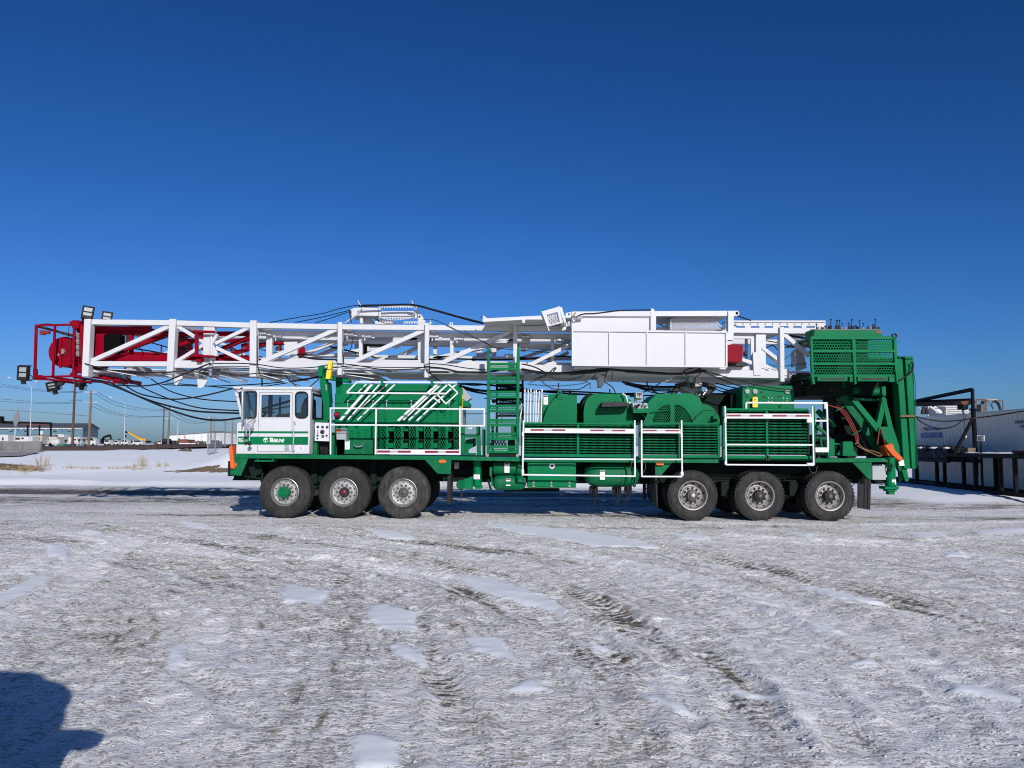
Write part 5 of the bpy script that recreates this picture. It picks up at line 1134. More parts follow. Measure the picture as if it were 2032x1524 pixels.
# ---- the inner, scoping section: red at the head, white further back
YI0, YI1 = 18.25, 19.5
def inner(pts, m, nm):
    mb = MB()
    for a1, b1, w, Y in pts: mb.pbar(a1, b1, w, Y, .12)
    return mb.build(nm, m, rig, 0.006)
inner([((190,652),(300,653),9,YI0),((300,664),(515,662),9,YI0),((190,660),(340,661),8,YI0+.1),((185,709),(345,712),13,YI0),((345,714),(520,718),13,YI0),((190,660),(345,664),8,YI1),((190,700),(520,712),9,YI1),((200,710),(330,665),9,YI0+.1),((345,688),(405,670),7,YI0),((405,708),(498,668),7,YI0),((430,710),(560,675),7,YI1),((345,676),(500,676),7,YI1),((480,686),(580,680),7,YI0+.2),((160,640),(300,646),5,YI1)], m_red, 'inner_mast')
mb = MB(); mb.pbox(187,662,210,708,YI0-.1,YI0+.1); mb.pbox(255,662,262,706,YI0,YI0+.1); mb.pbox(285,650,298,662,YI0-.05,YI0+.2); mb.pbox(334,660,340,715,YI0,YI1); mb.build('crown_plate', m_red, rig, 0.008)
B('crown_shade_block', m_shade, lambda s: s.pbox(206,664,238,698,YI0-.14,YI0+.1), 0)  # solid near-black block, painting the shade of an opening
mb = MB()
for px in (460, 480, 556, 320, 338): mb.pbar((px,684),(px,712),2,YI1-.1)
mb.build('inner_strut', m_red, rig)
mb = MB(); mb.lathe(P(588,696,YI0+.3), [(.001,0),(M(17,18.5),0),(M(17,18.5),.06),(.001,.06)], 28); mb.build('sheave_guard', m_red, rig, 0.006)
inner([((515,661),(1135,668),10.5,YI0-.05),((515,676),(1135,686),6,YI0+.4),((560,670),(1440,676),8,YI1),((515,716),(1440,731),12,YI0),((590,706),(1440,716),6,YI1),((600,705),(675,675),7,YI1),((690,700),(843,668),7,YI1),((860,712),(1018,676),7,YI1),((1030,712),(1130,680),6,YI1),((610,712),(770,690),5,YI1-.1),((1020,690),(1135,692),5,YI1)], m_white, 'inner_mast')
mb = MB(); mb.pbox(528,665,540,716,YI0,YI0+.12); mb.pbox(712,662,719,712,YI0,YI0+.12); mb.pbox(829,664,842,720,YI0,YI0+.15); mb.pbox(893,668,900,724,YI0,YI0+.12); mb.pbox(1093,668,1100,724,YI0,YI0+.12); mb.prism([(781,668),(800,668),(800,684),(785,692),(775,688)],YI0+.4,YI0+.45); mb.pbox(563,678,590,706,YI0+.1,YI0+.2); mb.build('inner_post', m_white, rig, 0.006)
# cylinder with oily black rod inside
mb = MB(); mb.cyl(P(718,683,YI0+.5), P(775,685,YI0+.5), M(4,YI0+.5), 14); mb.cyl(P(770,684,YI0+.45), P(792,684,YI0+.45), M(2.6,YI0), 12); mb.pbox(717,686,728,706,YI0+.6,YI0+.65); mb.build('hydraulic_ram', m_iron, rig, 0.006)
B('guide_tube', m_white, lambda s: (s.cyl(P(775,683,YI0+.5), P(1000,688,YI0+.5), M(3.5,YI0), 12), s.cyl(P(530,668,YI0+.5), P(720,678,YI0+.6), M(2.5,YI0), 12), s.cyl(P(856,684,YI0+.4), P(1120,690,YI0+.4), M(3,YI0), 12)), 0)
# floodlights inside the mast (caged jar lamps)
def jar(px, py, Y, ang=0.0):
    c = P(px,py,Y); mb = MB(); L_ = M(16,Y); mb.lathe(c, [(.001,0),(M(3.8,Y),0),(M(3.8,Y),L_*.2),(M(3.1,Y),L_*.25),(M(3.1,Y),L_*.7),(M(3.8,Y),L_*.72),(M(3.8,Y),L_*.9),(.001,L_)], 14, 'X'); o = mb.build('mast_lamp', m_chrome, rig)
    mb = MB(); mb.cyl(c+Vector((L_*.2,0,0)), c+Vector((L_*1.3,.05,-.02)), M(1.3,Y), 8); mb.pbar((px-3,py-1),(px+1,py-1),3,Y); mb.pbar((px+2,py+3),(px+2,py+8),2,Y); mb.build('lamp_bracket', m_white, o); return o
for (px, py) in ((515,662),(545,668),(687,664),(722,668),(856,668),(905,673),(1036,668),(1104,675)): jar(px, py, YM+.1)
for (px, py) in ((585,706),(755,711),(1010,705)): B('junction_box', m_white, lambda s: (s.pbox(px-8,py-3,px+6,py+4,YI0-.06,YI0+.1), s.cyl(P(px-10,py,YI0), P(px+9,py,YI0), M(2,YI0), 10)), 0.006)
mb = MB(); mb.pbox(1035,672,1052,680,18.4,18.6); mb.pbox(1034,690,1044,698,18.5,18.6); mb.pbox(945,680,957,705,YI1,YI1+.1); mb.pbox(975,690,985,706,YI1,YI1+.1); mb.build('fitting', m_white, rig, 0.006)
# ---- crown block cage and sheave
cgr = MB(); Yc0, Yc1 = 18.0, 19.6
for Yc in (Yc0, Yc1):
    for a1, b1, w in (((72,646),(69,750),4.5),((109,646),(105,750),4.0),((147.5,643),(146,747),4.5),((70,646),(150,644),4),((66,748),(165,746),4),((66,752),(235,760),3.0)): cgr.pbar(a1, b1, w, Yc)
for (px, py) in ((71,647),(69,749),(147,645),(146,748),(107,749)):
    p = P(px,py,Yc0); cgr.bar(p, (p.x,Yc1,p.z), .05, .05)
cgr.pbox(65,732,72,751,Yc0-.05,Yc0+.02); cgr.pbox(66,744,82,748,Yc0-.03,Yc0+.05)
cgr.prism([(136,638),(150,636),(158,640),(156,650),(146,655)],Yc0+.0,Yc0+.1); cgr.prism([(138,742),(146,734),(150,734),(150,748),(136,748)],Yc0+.0,Yc0+.08)
crown = cgr.build('crown_cage', m_red, rig, 0.006, label='red crown cage at the head of the mast')
mb = MB(); c = P(126,698,18.3); r = M(30,18.3)
mb.lathe(c, [(.001,-.02),(r*.35,-.02),(r*.36,0),(r,0),(r*1.02,.02),(r*1.02,.16),(r*.9,.18),(.001,.18)], 48); mb.lathe(c+Vector((0,.4,0)), [(.001,0),(r,0),(r,.1),(.001,.1)], 40); mb.build('crown_sheave', m_red, crown)
mb = MB(); mb.lathe(c, [(.001,-.07),(M(5.4,18.3),-.07),(M(5.4,18.3),-.02)], 20); mb.cyl(P(115.5,704,18.27), P(115.5,704,18.3), M(2.6,18.3), 14); mb.build('sheave_pin', m_steelw, crown)
B('sheave_bar', m_red, lambda s: (s.pbar((126,698),(108,720),3,18.25,.03), s.pbox(117,670,121,730,18.22,18.26), s.pbox(152,640,172,735,18.3,19.3), s.prism([(158,640),(172,640),(171,735),(160,735)],18.05,18.2), s.prism([(148,730),(172,728),(171,740),(150,740)],18.1,19.2), s.pbox(150,664,158,735,18.5,18.9)), 0.008, crown)
mb = MB()
for k in range(4):
    mb.pbox(151,660+k*12,156,671+k*12,18.0,18.08); c = P(152.5,665.5+k*12,18.0); mb.cyl(c, c+Vector((-.0,-.02,0)), M(1.8,18), 10)
mb.build('terminal_strip', m_steelw, crown, 0.004)
B('rope_anchor', m_redh, lambda s: (s.cyl(P(85,660,18.1), P(99,660,18.1), M(3.4,18.1), 14), s.pbox(78,655,86,664,18.05,18.15)), 0.005, crown)
cable('cable', [(82,650),(95,652),(125,662),(150,668)], 18.2, 4.0, m_iron, crown); cable('cable', [(78,644),(95,642.5),(120,645),(135,643)], 18.0, 1.4, None, crown); cable('cable', [(137,647),(136,665),(135,710)], 18.0, 1.2, None, crown)
cable('cable', [(150,636),(160,637),(166,640),(172,648)], 18.0, 1.2, None, crown)
B('crown_beam', m_red, lambda s: (s.prism([(167,738),(238,750),(237,758),(170,748)], 18.3, 19.4), s.pbar((150,640),(172,643),7,18.2,.3), s.pbox(224,752,238,760,18.2,18.6)), 0.008, crown)
def flood(px, py, w, h, Y, yaw, tilt, roll=0.0):
    """LED floodlight: ribbed black body, pale lens, yoke"""
    c = P(px,py,Y); Rm = Matrix.Rotation(R(yaw),3,'Z') @ Matrix.Rotation(R(tilt),3,'X') @ Matrix.Rotation(R(roll),3,'Y'); W, H = M(w,Y)/2, M(h,Y)/2
    def put(s, x0,x1,y0,y1,z0,z1):
        n = len(s.v); s.box(x0,x1,y0,y1,z0,z1)
        for i in range(n, len(s.v)): s.v[i] = c+Rm @ s.v[i]
    mb = MB(); put(mb,-W,W,0,.09,-H,H); put(mb,-W,W,-.03,0,H-.03,H); put(mb,-W,W,-.03,0,-H,-H+.07); put(mb,-W,-W+.03,-.03,0,-H,H); put(mb,W-.03,W,-.03,0,-H,H)
    for k in range(7): z = -H+2*H*(k+.5)/7; put(mb,-W+.01,W-.01,.09,.14,z-.008,z+.008)
    o = mb.build('floodlight', m_black, crown, 0.006)
    mb = MB(); put(mb,-W+.035,W-.035,-.006,-.001,-H+.075,.0-.006); put(mb,-W+.035,W-.035,-.006,-.001,.006+.02,H-.035); mb.build('lens', m_lens, o, 0.003)
    mb = MB(); put(mb,-.05,.05,.03,.08,-H-.09,-H); mb.build('yoke', m_iron, o, 0.004)
flood(174, 620, 21, 26, 17.95, 24, -8, 6); flood(212, 629, 19, 22, 19.4, 24, -8, 6); flood(45, 740, 20, 29, 17.95, 4, 0, 0); flood(103, 767, 22, 19, 18.1, -8, 14, -8); flood(158, 762, 17, 13, 18.9, -5, 20, 4)
mb = MB(); mb.tube([P(38,725,17.95),P(64,726,18.0)], .012, 6); mb.tube([P(45,755,17.95),P(62,755,17.95),P(67,748,18)], .012, 6); mb.tube([P(57,742,17.95),P(66,749,18)], .012, 6); mb.prism([(113,757),(126,758),(122,763),(114,766)],18.05,18.15); mb.build('lamp_bracket', m_iron, crown)
B('lamp_mount', m_red, lambda s: (s.pbox(162,630,176,642,18.05,18.2), s.cyl(P(168,634,17.98), P(168,634,18.1), M(4,18), 12), s.pbox(203,636,216,644,19.4,19.5)), 0.005, crown)
for pts in ([(125,763),(122,767),(124,772)], [(167,766),(170,773),(174,765)], [(228,760),(229,767),(234,763),(232,757)]): cable('cable', pts, 18.0, 1.2, None, crown)
# ---- folded working board along the rear half of the mast
YW = 17.3
wb = MB()
wb.prism([(1137,655),(1441,658),(1441,727.5),(1137,725.5)], YW+.02, YW+.06)
bd = wb.build('working_board', m_white, rig, 0.006, label='white folded working board of panels on the mast side')
mb = MB()
for a1, b1, w in (((1135,656),(1443,659),3.6),((1135,725),(1443,728),3.2),((1136,655),(1136,726),3.4),((1441.5,658),(1441.5,728),3.6),((1209,657),(1209,726),3.0),((1284,658),(1284,727),3.0),((1361,658),(1361,727),3.0)): mb.pbar(a1, b1, w, YW)
mb.build('board_rib', m_white, bd, 0.005)
B('board_upper', m_white, lambda s: (s.prism([(1135,627),(1300,629),(1300,656),(1135,655)], YW+.12, YW+.16), s.prism([(1135,618),(1460,616.5),(1460,627),(1135,627.5)], YW+.06, YW+.22), s.pbox(1134,618,1139,655,YW+.1,YW+.2), s.pbox(1291,618,1302,656,YW+.05,YW+.18), s.prism([(1445,616.5),(1456,616.5),(1456,675),(1441,675),(1441,660),(1445,660)], YW+.02, YW+.2), s.pbar((1136,628),(1296,629),2.4,YW+.1)), 0.006, bd)
B('board_floor', m_white, lambda s: (s.pbox(1138,618,1455,621,YW+.22,19.2), s.pbox(1138,728,1441,733,YW+.3,18.0), s.pbox(1138,652,1300,655,YW+.2,19.0)), 0.006, bd)
mb = MB(); c = P(1462,621.5,YW+.1); mb.lathe(c, [(M(3.3,YW),0),(M(5.2,YW),0),(M(5.2,YW),.6),(M(3.3,YW),.6),(M(3.3,YW),0)], 24); c = P(1294.5,616.5,YW+.06); mb.cyl(c, c+Vector((0,.15,0)), M(4.5,YW), 18); mb.build('pivot_tube', m_white, bd)
B('pivot_bore', m_iron, lambda s: s.cyl(P(1462,621.5,YW+.14), P(1462,621.5,YW+.5), M(3.2,YW), 16), 0, bd)
mb = MB(); mb.expanded([(1332,634),(1415,634),(1436,654),(1331,655)], YW+.30, 3.2, 40, 1.0); mb.build('board_mesh', m_white, bd)
B('mesh_frame', m_white, lambda s: (s.pbar((1331,633),(1331,655),2,YW+.28), s.pbar((1331,633),(1416,633),2,YW+.28), s.pbar((1416,633),(1438,655),2,YW+.28), s.pbar((1359,633),(1359,655),1.2,YW+.28), s.prism([(1340,629),(1414,629),(1416,633),(1336,633)],YW+.3,18.6)), 0.004, bd)
B('far_board_rail', m_white, lambda s: (s.pbar((1302,640),(1330,655),2.4,19.2), s.pbar((1320,640),(1326,655),5,19.3), s.pbar((1302,652),(1332,652),3,19.2)), 0.004, bd)
# rod basket wing reaching forward
B('board_wing', m_white, lambda s: (s.prism([(958,627),(960,626.5),(967,631.5),(1077,626),(1100,625),(1100,634),(1043,634),(1041,641),(1037,641),(1036,634.5),(958,639)], 16.92, 17.02), s.prism([(960,634.5),(1076,630),(1076,632.5),(960,637.5)], 17.02, 18.6), s.prism([(1076,629),(1133,627),(1133,630),(1076,632)], 17.1, 18.6)), 0.006, bd)
mb = MB(); YC3 = 16.9
wx = [(1075,618),(1109,608.5),(1117.5,640),(1086,648)]; ax = [(1084.5,625),(1106,619),(1111,639),(1091,644)]
mb.plate(wx, [ax], YC3-.05, YC3+.05); mb.expanded(ax, YC3, 2.6, 20, .9); mb.pbar((1109,607.5),(1121,641),2.4,YC3-.04); mb.pbar((1075,617),(1090,657),2.0,YC3-.04); mb.prism([(1108,610),(1115,609),(1124,640),(1117,641)],YC3,YW+.25); mb.build('wing_cage', m_white, bd, 0.004)
B('wing_hinge', m_white, lambda s: (s.prism([(1122,621),(1134,619),(1134,628),(1123,629)],YW,YW+.06), s.prism([(1122,641),(1131,637),(1130,646),(1123,648)],YW,YW+.06), s.prism([(1117,648),(1124,648),(1123,654),(1114,656)],YW,YW+.06)), 0.004, bd)
B('hinge_pin', m_iron, lambda s: (s.cyl(P(1129,623.5,YW-.01), P(1129,623.5,YW+.0), M(1.8,YW), 12), s.cyl(P(1127,643,YW-.01), P(1127,643,YW), M(1.6,YW), 12), s.cyl(P(957,629.5,YW+.1), P(954,629.5,YW+.1), M(1.6,YW), 10)), 0.002, bd)
B('shackle', m_steelw, lambda s: (s.tube(spline([P(1142,620,YW),P(1138,628,YW),P(1141,634,YW),P(1146,631,YW)]),.016,6), s.pbox(1146,628,1156,632,YW-.02,YW+.04)), 0.003, bd)
cable('cable', [(1145,628),(1158,623),(1180,622),(1205,619),(1230,616),(1260,615.5),(1292,615)], YW+.05, 2.4, None, rig)
cable('cable', [(1160,625),(1182,624),(1208,620.5)], YW+.08, 1.6, None, rig)
# slotted rail behind the board
mb = MB(); Y_ = 18.6
hl = [[(1461+x,647),(1478+x,647),(1478+x,650.5),(1461+x,650.5)] for x in (0,29,56,87,113,139)]
mb.plate([(1440,637),(1638,637),(1638,653),(1440,656)], hl, Y_, Y_+.06); mb.pbox(1440,636,1638,639,Y_-.03,Y_+.3)
br = mb.build('slotted_beam', m_white, rig, 0.004)
mb = MB()
for k in range(12): c = P(1460+k*14.6,643,Y_-.002); mb.cyl(c, c+Vector((0,-.008,0)), M(1.4,Y_), 10)
mb.build('bolt', m_hub, br)
B('rear_beam', m_white, lambda s: (s.pbar((1440,662),(1606,660),8.5,YM+.3,.2), s.prism([(1560,665),(1606,665),(1592,668),(1592,705),(1585,705),(1585,680)],YI1-.4,YI1-.3), s.prism([(1578,693),(1592,688),(1600,722),(1601,730),(1585,736)],YI0+.3,YI0+.5), s.pbox(1450,664,1500,672,YM+.06,YM+.12), s.pbox(1480,672,1484,726,YM+.3,YM+.4)), 0.006)
B('red_motor_box', m_red, lambda s: (s.prism([(1441,684),(1449,684),(1450,683),(1471,684),(1475,687),(1473,716),(1470,718),(1443,718)], YW+.1, 18.1)), 0.014)
B('motor_tail', m_iron, lambda s: (s.cyl(P(1476,702,17.7), P(1482,702,17.7), M(5,17.7), 14), s.prism([(1444,719),(1480,719),(1480,727),(1444,725)], 17.8, 18.2)), 0.006)
B('shackle_plate', m_white, lambda s: (s.pbox(1556,732,1566,745,YM-.1,YM), s.cyl(P(1578,703,YM), P(1578,703,YM+.1), M(3,YM), 14), s.pbox(1572,697,1576,728,18.3,18.4)), 0.005)
mb = MB(); mb.perf(1574,737,1607,747,18.3,7,2,.36); mb.build('hole_plate', m_white, rig)
B('hinge_lug', m_chrome, lambda s: (s.prism([(1596,676),(1603,676),(1603,681),(1596,681)],YM-.02,YM+.06), s.pbox(1591,675,1597,681,YM+.1,YM+.2)), 0.004)
# ---- folded rod basket riding on the mast
YR_ = 18.4
rb = B('rod_basket', m_white, lambda s: (s.prism([(695,614),(703,611),(715,610),(751,611),(751,627),(708,626),(700,630),(695,622)], YR_, YR_+.5), s.prism([(751,617.5),(824,617),(824,627),(751,627)], YR_+.1, YR_+.5), s.pbox(714,627,720,642,YR_+.1,YR_+.3), s.prism([(722,630),(738,634),(742,642),(722,642)],YR_+.3,YR_+.4), s.prism([(744,637),(752,634),(779,635),(779,643),(744,643)],YR_+.1,YR_+.5), s.pbar((684,641),(702,629),2,YR_), s.prism([(829,617),(832,618),(844,637),(844,645),(829,645),(829,630)],YR_,YR_+.12), s.pbox(752,612,756,628,YR_,YR_+.06), s.pbox(823,611,827,632,YR_,YR_+.06)), 0.006)
mb = MB()
for Yd in (YR_, YR_+.9):
    for yy, x0, x1 in ((609,752,826),(631,752,826),(640,802,832)):
        mb.pbar((x0,yy-1),(x1,yy-1),1.4,Yd)
        n = int((x1-x0)/5)
        for k in range(n): xx = x0+(x1-x0)*k/n; mb.pbar((xx,yy+2.5),(xx+3,yy-2),2.2,Yd); mb.pbar((xx,yy-2),(xx+1.6,yy+2),1.8,Yd+.1)
mb.build('finger_rack', m_white, rb)
mb = MB()
for pts in ([(710,596),(712,601),(715,605),(719,609),(716,616),(710,622)], [(817,596),(819,602),(822,606),(826,609),(825,618),(819,626)]): mb.tube(spline([P(a,b,YR_-.05) for a,b in pts],4), M(1.7,YR_)/2, 8)
mb.build('rope_hook', m_white, rb)
cable('chain', [(752,628),(765,633),(785,635),(805,633),(824,629)], YR_-.05, 1.6, m_white, rb)
B('basket_pin', m_iron, lambda s: s.cyl(P(832.5,628,YR_-.02), P(832.5,628,YR_+.05), M(2,YR_), 12), 0.002, rb)
B('rope_clamp', m_iron, lambda s: (s.pbox(692,617,697,623,YR_-.03,YR_+.05), s.pbar((694,622),(697,640),2.2,YR_), s.prism([(744,633),(752,632),(752,638),(745,636)],YR_+.1,YR_+.2)), 0.003, rb)
mb = MB(); c = P(895.5,643,YM); mb.lathe(c, [(M(1.6,YM),0),(M(3.6,YM),0),(M(3.6,YM),.08),(M(1.6,YM),.08),(M(1.6,YM),0)], 18); mb.pbar((854,633),(854,645),1.4,YM); mb.pbar((852,640),(858,640),3,YM); mb.build('eye_ring', m_white, rig)
# ---- ropes and hoses
for pts, w, Y in (
 ([(535,640),(590,630),(640,622),(672,613),(708,606),(760,604.5),(815,604)],1.4,YR_), ([(585,640),(640,629),(697,615)],1.4,YR_), ([(625,641),(660,630),(697,617)],1.4,YR_),
 ([(712,608),(760,606),(817,605),(860,615),(910,629),(958,641),(1000,643),(1040,637)],3.4,YR_-.2), ([(815,604),(860,614),(910,628),(958,640)],2.0,YR_-.25),
 ([(840,634),(858,634),(880,642),(920,662),(960,678),(985,690),(1060,697),(1090,700)],1.2,YM-.1), ([(905,646),(940,668),(970,684)],1.2,YM-.05),
 ([(180,752),(225,766),(282,789),(325,803),(390,816),(474,820)],3.0,17.9), ([(215,757),(252,776),(320,806),(380,827),(430,834),(480,829)],3.2,17.6), ([(238,757),(272,779),(312,789),(355,792),(410,784),(462,771)],2.4,17.7),
 ([(250,748),(285,770),(345,795),(400,810),(474,815)],2.2,18.3), ([(300,752),(340,777),(400,792),(470,797)],2.0,18.6), ([(235,764),(280,766),(320,760),(365,742),(412,723),(418,722)],2.4,17.75),
 ([(168,721),(200,730),(240,737),(320,739),(390,732),(420,722),(500,722),(560,730),(620,729),(665,722),(700,724),(760,733),(820,732),(847,727)],1.7,17.75),
 ([(322,763),(400,766),(480,764),(560,758),(636,747)],1.8,18.6), ([(330,760),(400,765),(470,771),(520,767),(580,758),(636,748)],1.6,18.9), ([(500,731),(420,730),(395,737)],1.4,17.8), ([(390,733),(470,744),(520,740),(620,741),(650,732),(700,726),(760,729),(846,729)],1.4,17.78),
 ([(564,740),(575,755),(590,768)],1.8,18.0), ([(633,752),(612,770)],1.8,18.2), ([(520,750),(520,772)],2.6,19.2), ([(845,731),(843,726),(852,722),(885,724),(930,731),(985,735),(1035,733)],1.7,17.7), ([(846,733),(852,740),(868,753),(885,760)],1.7,17.75), ([(846,728),(880,731),(920,739),(970,738),(1020,728)],2.4,17.7),
 ([(906,764),(935,772),(970,776),(1040,776)],4.0,18.9), ([(910,768),(940,777),(975,783)],3.0,18.9), ([(912,762),(960,763),(1035,772),(1090,778),(1170,783),(1260,781)],3.2,19.2), ([(1040,777),(1100,776),(1180,779),(1260,784)],2.6,19.3), ([(905,760),(940,765),(968,762)],1.4,18.9), ([(960,790),(1035,800)],1.6,19.4),
 ([(1035,722),(1060,728),(1090,742),(1100,735),(1103,730),(1098,732),(1085,743),(1060,752)],2.2,17.6), ([(1035,733),(1080,740),(1130,740),(1180,734),(1205,732),(1260,737),(1340,742),(1400,735)],4.6,17.62), ([(1130,743),(1175,738),(1208,735)],4.0,17.6), ([(1240,738),(1330,743),(1370,738),(1388,732),(1392,738),(1384,746),(1374,747),(1355,742),(1362,734),(1380,729),(1390,731)],2.2,17.5), ([(1390,735),(1420,748),(1450,760),(1480,769)],2.0,17.5), ([(1395,735),(1440,748),(1480,759),(1530,769),(1600,775),(1700,775)],1.8,17.6),
 ([(1075,756),(1085,765),(1100,772),(1125,773),(1150,772),(1170,760)],1.8,17.8), ([(1108,760),(1108,772)],1.8,17.8), ([(1208,730),(1200,755),(1215,768),(1222,781)],1.8,17.8), ([(1210,780),(1210,772)],2.0,18.2),
 ([(1235,758),(1270,765),(1310,768),(1350,767)],4.0,18.4), ([(1240,760),(1285,771),(1350,772)],2.4,18.4), ([(1240,762),(1290,774),(1345,776)],2.2,18.5), ([(1260,767),(1300,780),(1330,778),(1350,772)],1.8,18.5), ([(1283,756),(1287,770),(1300,778),(1310,782)],2.4,18.3), ([(1250,785),(1285,775),(1310,760)],1.8,18.4), ([(1250,787),(1300,784),(1345,784)],2.2,18.6), ([(1327,773),(1327,782)],2.4,18.3),
 ([(1415,765),(1440,773),(1470,780)],1.8,18.6), ([(1412,768),(1430,776),(1455,783)],1.8,18.6), ([(1420,760),(1450,768),(1475,772)],1.8,18.6),
 ([(1520,690),(1535,686),(1546,700)],1.8,18.2), ([(1520,676),(1560,684),(1610,700)],1.6,18.3), ([(1556,664),(1580,668),(1608,673)],3.0,18.2), ([(1545,668),(1575,678),(1608,688)],1.4,18.4), ([(1462,626),(1475,631),(1490,636)],2.2,18.3),
 ([(655,688),(700,698),(760,712),(830,714),(900,712),(967,714),(1035,713),(1100,707),(1135,708)],2.6,18.9), ([(590,704),(620,712),(668,714)],3.0,18.2), ([(690,700),(697,690),(700,668)],1.6,18.0), ([(681,685),(684,672)],1.4,17.9), ([(510,666),(511,720),(514,735)],1.6,17.85), ([(678,690),(682,715),(680,727)],1.5,17.85), ([(854,672),(851,690),(853,735),(860,748)],1.5,17.82), ([(1028,680),(1030,690)],1.4,17.85), ([(556,692),(575,697),(610,702)],1.4,18.5),
 ([(345,668),(400,672),(470,678),(500,684)],1.4,18.9), ([(345,690),(420,694),(500,696)],1.4,18.9), ([(255,690),(300,697),(345,706)],2.2,18.6), ([(275,668),(270,682),(285,702),(270,714)],1.6,18.5), ([(300,680),(335,690)],2.0,18.5), ([(510,690),(545,700),(580,690)],1.4,18.9),
 ([(560,672),(620,668),(690,655)],1.3,18.8), ([(585,676),(640,670),(690,661)],1.3,18.9),
): cable('rope', pts, Y, w*1.22, None, rig, 5 if w < 2 else 6)
# chains slung below the mast
def chain(pts, Y, w=2.6):
    sp = spline([P(a,b,Y) for a,b in pts], 10); L_ = [0]
    for i in range(1,len(sp)): L_.append(L_[-1]+(sp[i]-sp[i-1]).length)
    step = M(3.4,Y); mb = MB(); n = int(L_[-1]/step); j = 0
    def at(d):
        for i in range(1,len(sp)):
            if L_[i] >= d: t = (d-L_[i-1])/max(L_[i]-L_[i-1],1e-6); return sp[i-1].lerp(sp[i],t)
        return sp[-1]
    for k in range(n):
        a, b = at(k*step), at((k+1.12)*step); d = (b-a).normalized(); s_ = d.cross(Vector((0,1,0))).normalized() if k % 2 else Vector((0,1,0)); h = M(w,Y)*.36
        mb.tube([a, a+s_*h+d*h*.6, b+s_*h-d*h*.6, b, b-s_*h-d*h*.6, a-s_*h+d*h*.6, a], M(.45,Y), 5, cap=False)
    return mb.build('chain', m_iron, rig)
chain([(1038,735),(1060,740),(1085,748),(1120,752),(1150,748),(1165,740),(1180,733),(1200,731)], 17.6); chain([(1050,760),(1072,751),(1088,745),(1105,753),(1130,755),(1152,748),(1160,742)], 17.65); chain([(1045,762),(1080,765),(1120,765),(1150,762),(1168,757)], 17.9, 2.2)
chain([(1171,758),(1171,772)], 17.8, 2.2); chain([(1215,730),(1215,755)], 17.7, 2.4); chain([(1555,716),(1562,708),(1576,703)], 18.0, 4.0); chain([(1525,722),(1545,727),(1570,725),(1605,721)], 18.1, 3.6)
# ================= SURROUNDINGS
def gz(x, y): return float(gbase(np.float64(x), np.float64(y)))
def at(px, Y):                     # ground point under a photo column at depth Y
    x = P(px, 880, Y).x; return Vector((x, Y, gz(x, Y)))
m_conc = mat('weathered_concrete', (0.16, 0.155, 0.145), 0.85, var=0.25, scale=1.5, dirt=(0.09,.085,.08), dirt_amt=.6, bump=.3)
m_wood = mat('pole_wood', (0.17, 0.13, 0.085), 0.85, var=0.25, scale=3)
m_woodr = mat('treated_wood', (0.11, 0.055, 0.045), 0.85, var=0.25, scale=3)
m_galv = mat('street_light_paint', (0.42, 0.45, 0.49), 0.45, var=0.05, scale=2)
m_wire = mat('power_wire', (0.07, 0.08, 0.11), 0.6, var=0.1)
m_blue = mat('blue_cladding', (0.10, 0.18, 0.215), 0.5, var=0.06, scale=.6)
m_blue_shade = mat('shaded_blue_cladding', (0.075, 0.115, 0.15), 0.5, var=0.08, scale=.6)  # same cladding painted darker for the shade on the gable
m_roof = mat('metal_roof', (0.085, 0.09, 0.095), 0.6, var=0.08, scale=.5)
m_rvw = mat('trailer_white', (0.52, 0.51, 0.48), 0.5, var=0.06, scale=1.5)
m_rvc = mat('trailer_cream', (0.46, 0.40, 0.31), 0.5, var=0.08, scale=1.5)
m_dark = mat('dark_glass', (0.02, 0.022, 0.025), 0.2, var=0.2)
m_whall = mat('hall_cladding', (0.60, 0.60, 0.57), 0.6, var=0.05, scale=.3)
m_crane = mat('crane_yellow', (0.62, 0.33, 0.03), 0.5, var=0.1, scale=1)
m_asph = mat('road_asphalt', (0.06, 0.048, 0.042), 0.9, var=0.3, scale=.6, dirt=(.3,.29,.28), dirt_amt=.3)
m_asph2 = mat('dry_road', (0.26, 0.25, 0.24), 0.9, var=0.2, scale=.4, dirt=(.45,.44,.43), dirt_amt=.5)
m_snowm = mat('snow', (0.76, 0.78, 0.81), 0.7, var=0.05, scale=3)
m_grass = mat('dry_grass', (0.30, 0.22, 0.12), 0.9, var=0.3, scale=10)
m_brush = mat('bare_brush', (0.10, 0.085, 0.065), 0.9, var=0.3, scale=5)
m_rust = mat('rusty_steel', (0.11, 0.035, 0.025), 0.8, var=0.3, scale=4)
m_shed = mat('shed_red', (0.17, 0.06, 0.035), 0.8, var=0.2, scale=2)
m_olive = mat('transformer_green', (0.03, 0.16, 0.10), 0.5, var=0.1, scale=3)
m_rack = mat('rack_paint', (0.006, 0.006, 0.008), 0.6, var=0.3, scale=4, dirt=(.03,.028,.03), dirt_amt=.4, spec=.08)
m_cont = mat('container_grey', (0.80, 0.76, 0.68), 0.55, var=0.05, scale=.8, dirt=(.40,.39,.38), dirt_amt=.3)
m_bsign = mat('blue_sign', (0.02, 0.09, 0.42), 0.45, var=.1)
def T(name, m, fn, label, cat, group=None, bevel=0.0):
    mb = MB(); fn(mb); o = mb.build(name, m, None, bevel); return tag(o, label, cat, group)
def sub(name, m, fn, parent, bevel=0.0, **k):
    mb = MB(); fn(mb); return mb.build(name, m, parent, bevel, **k)
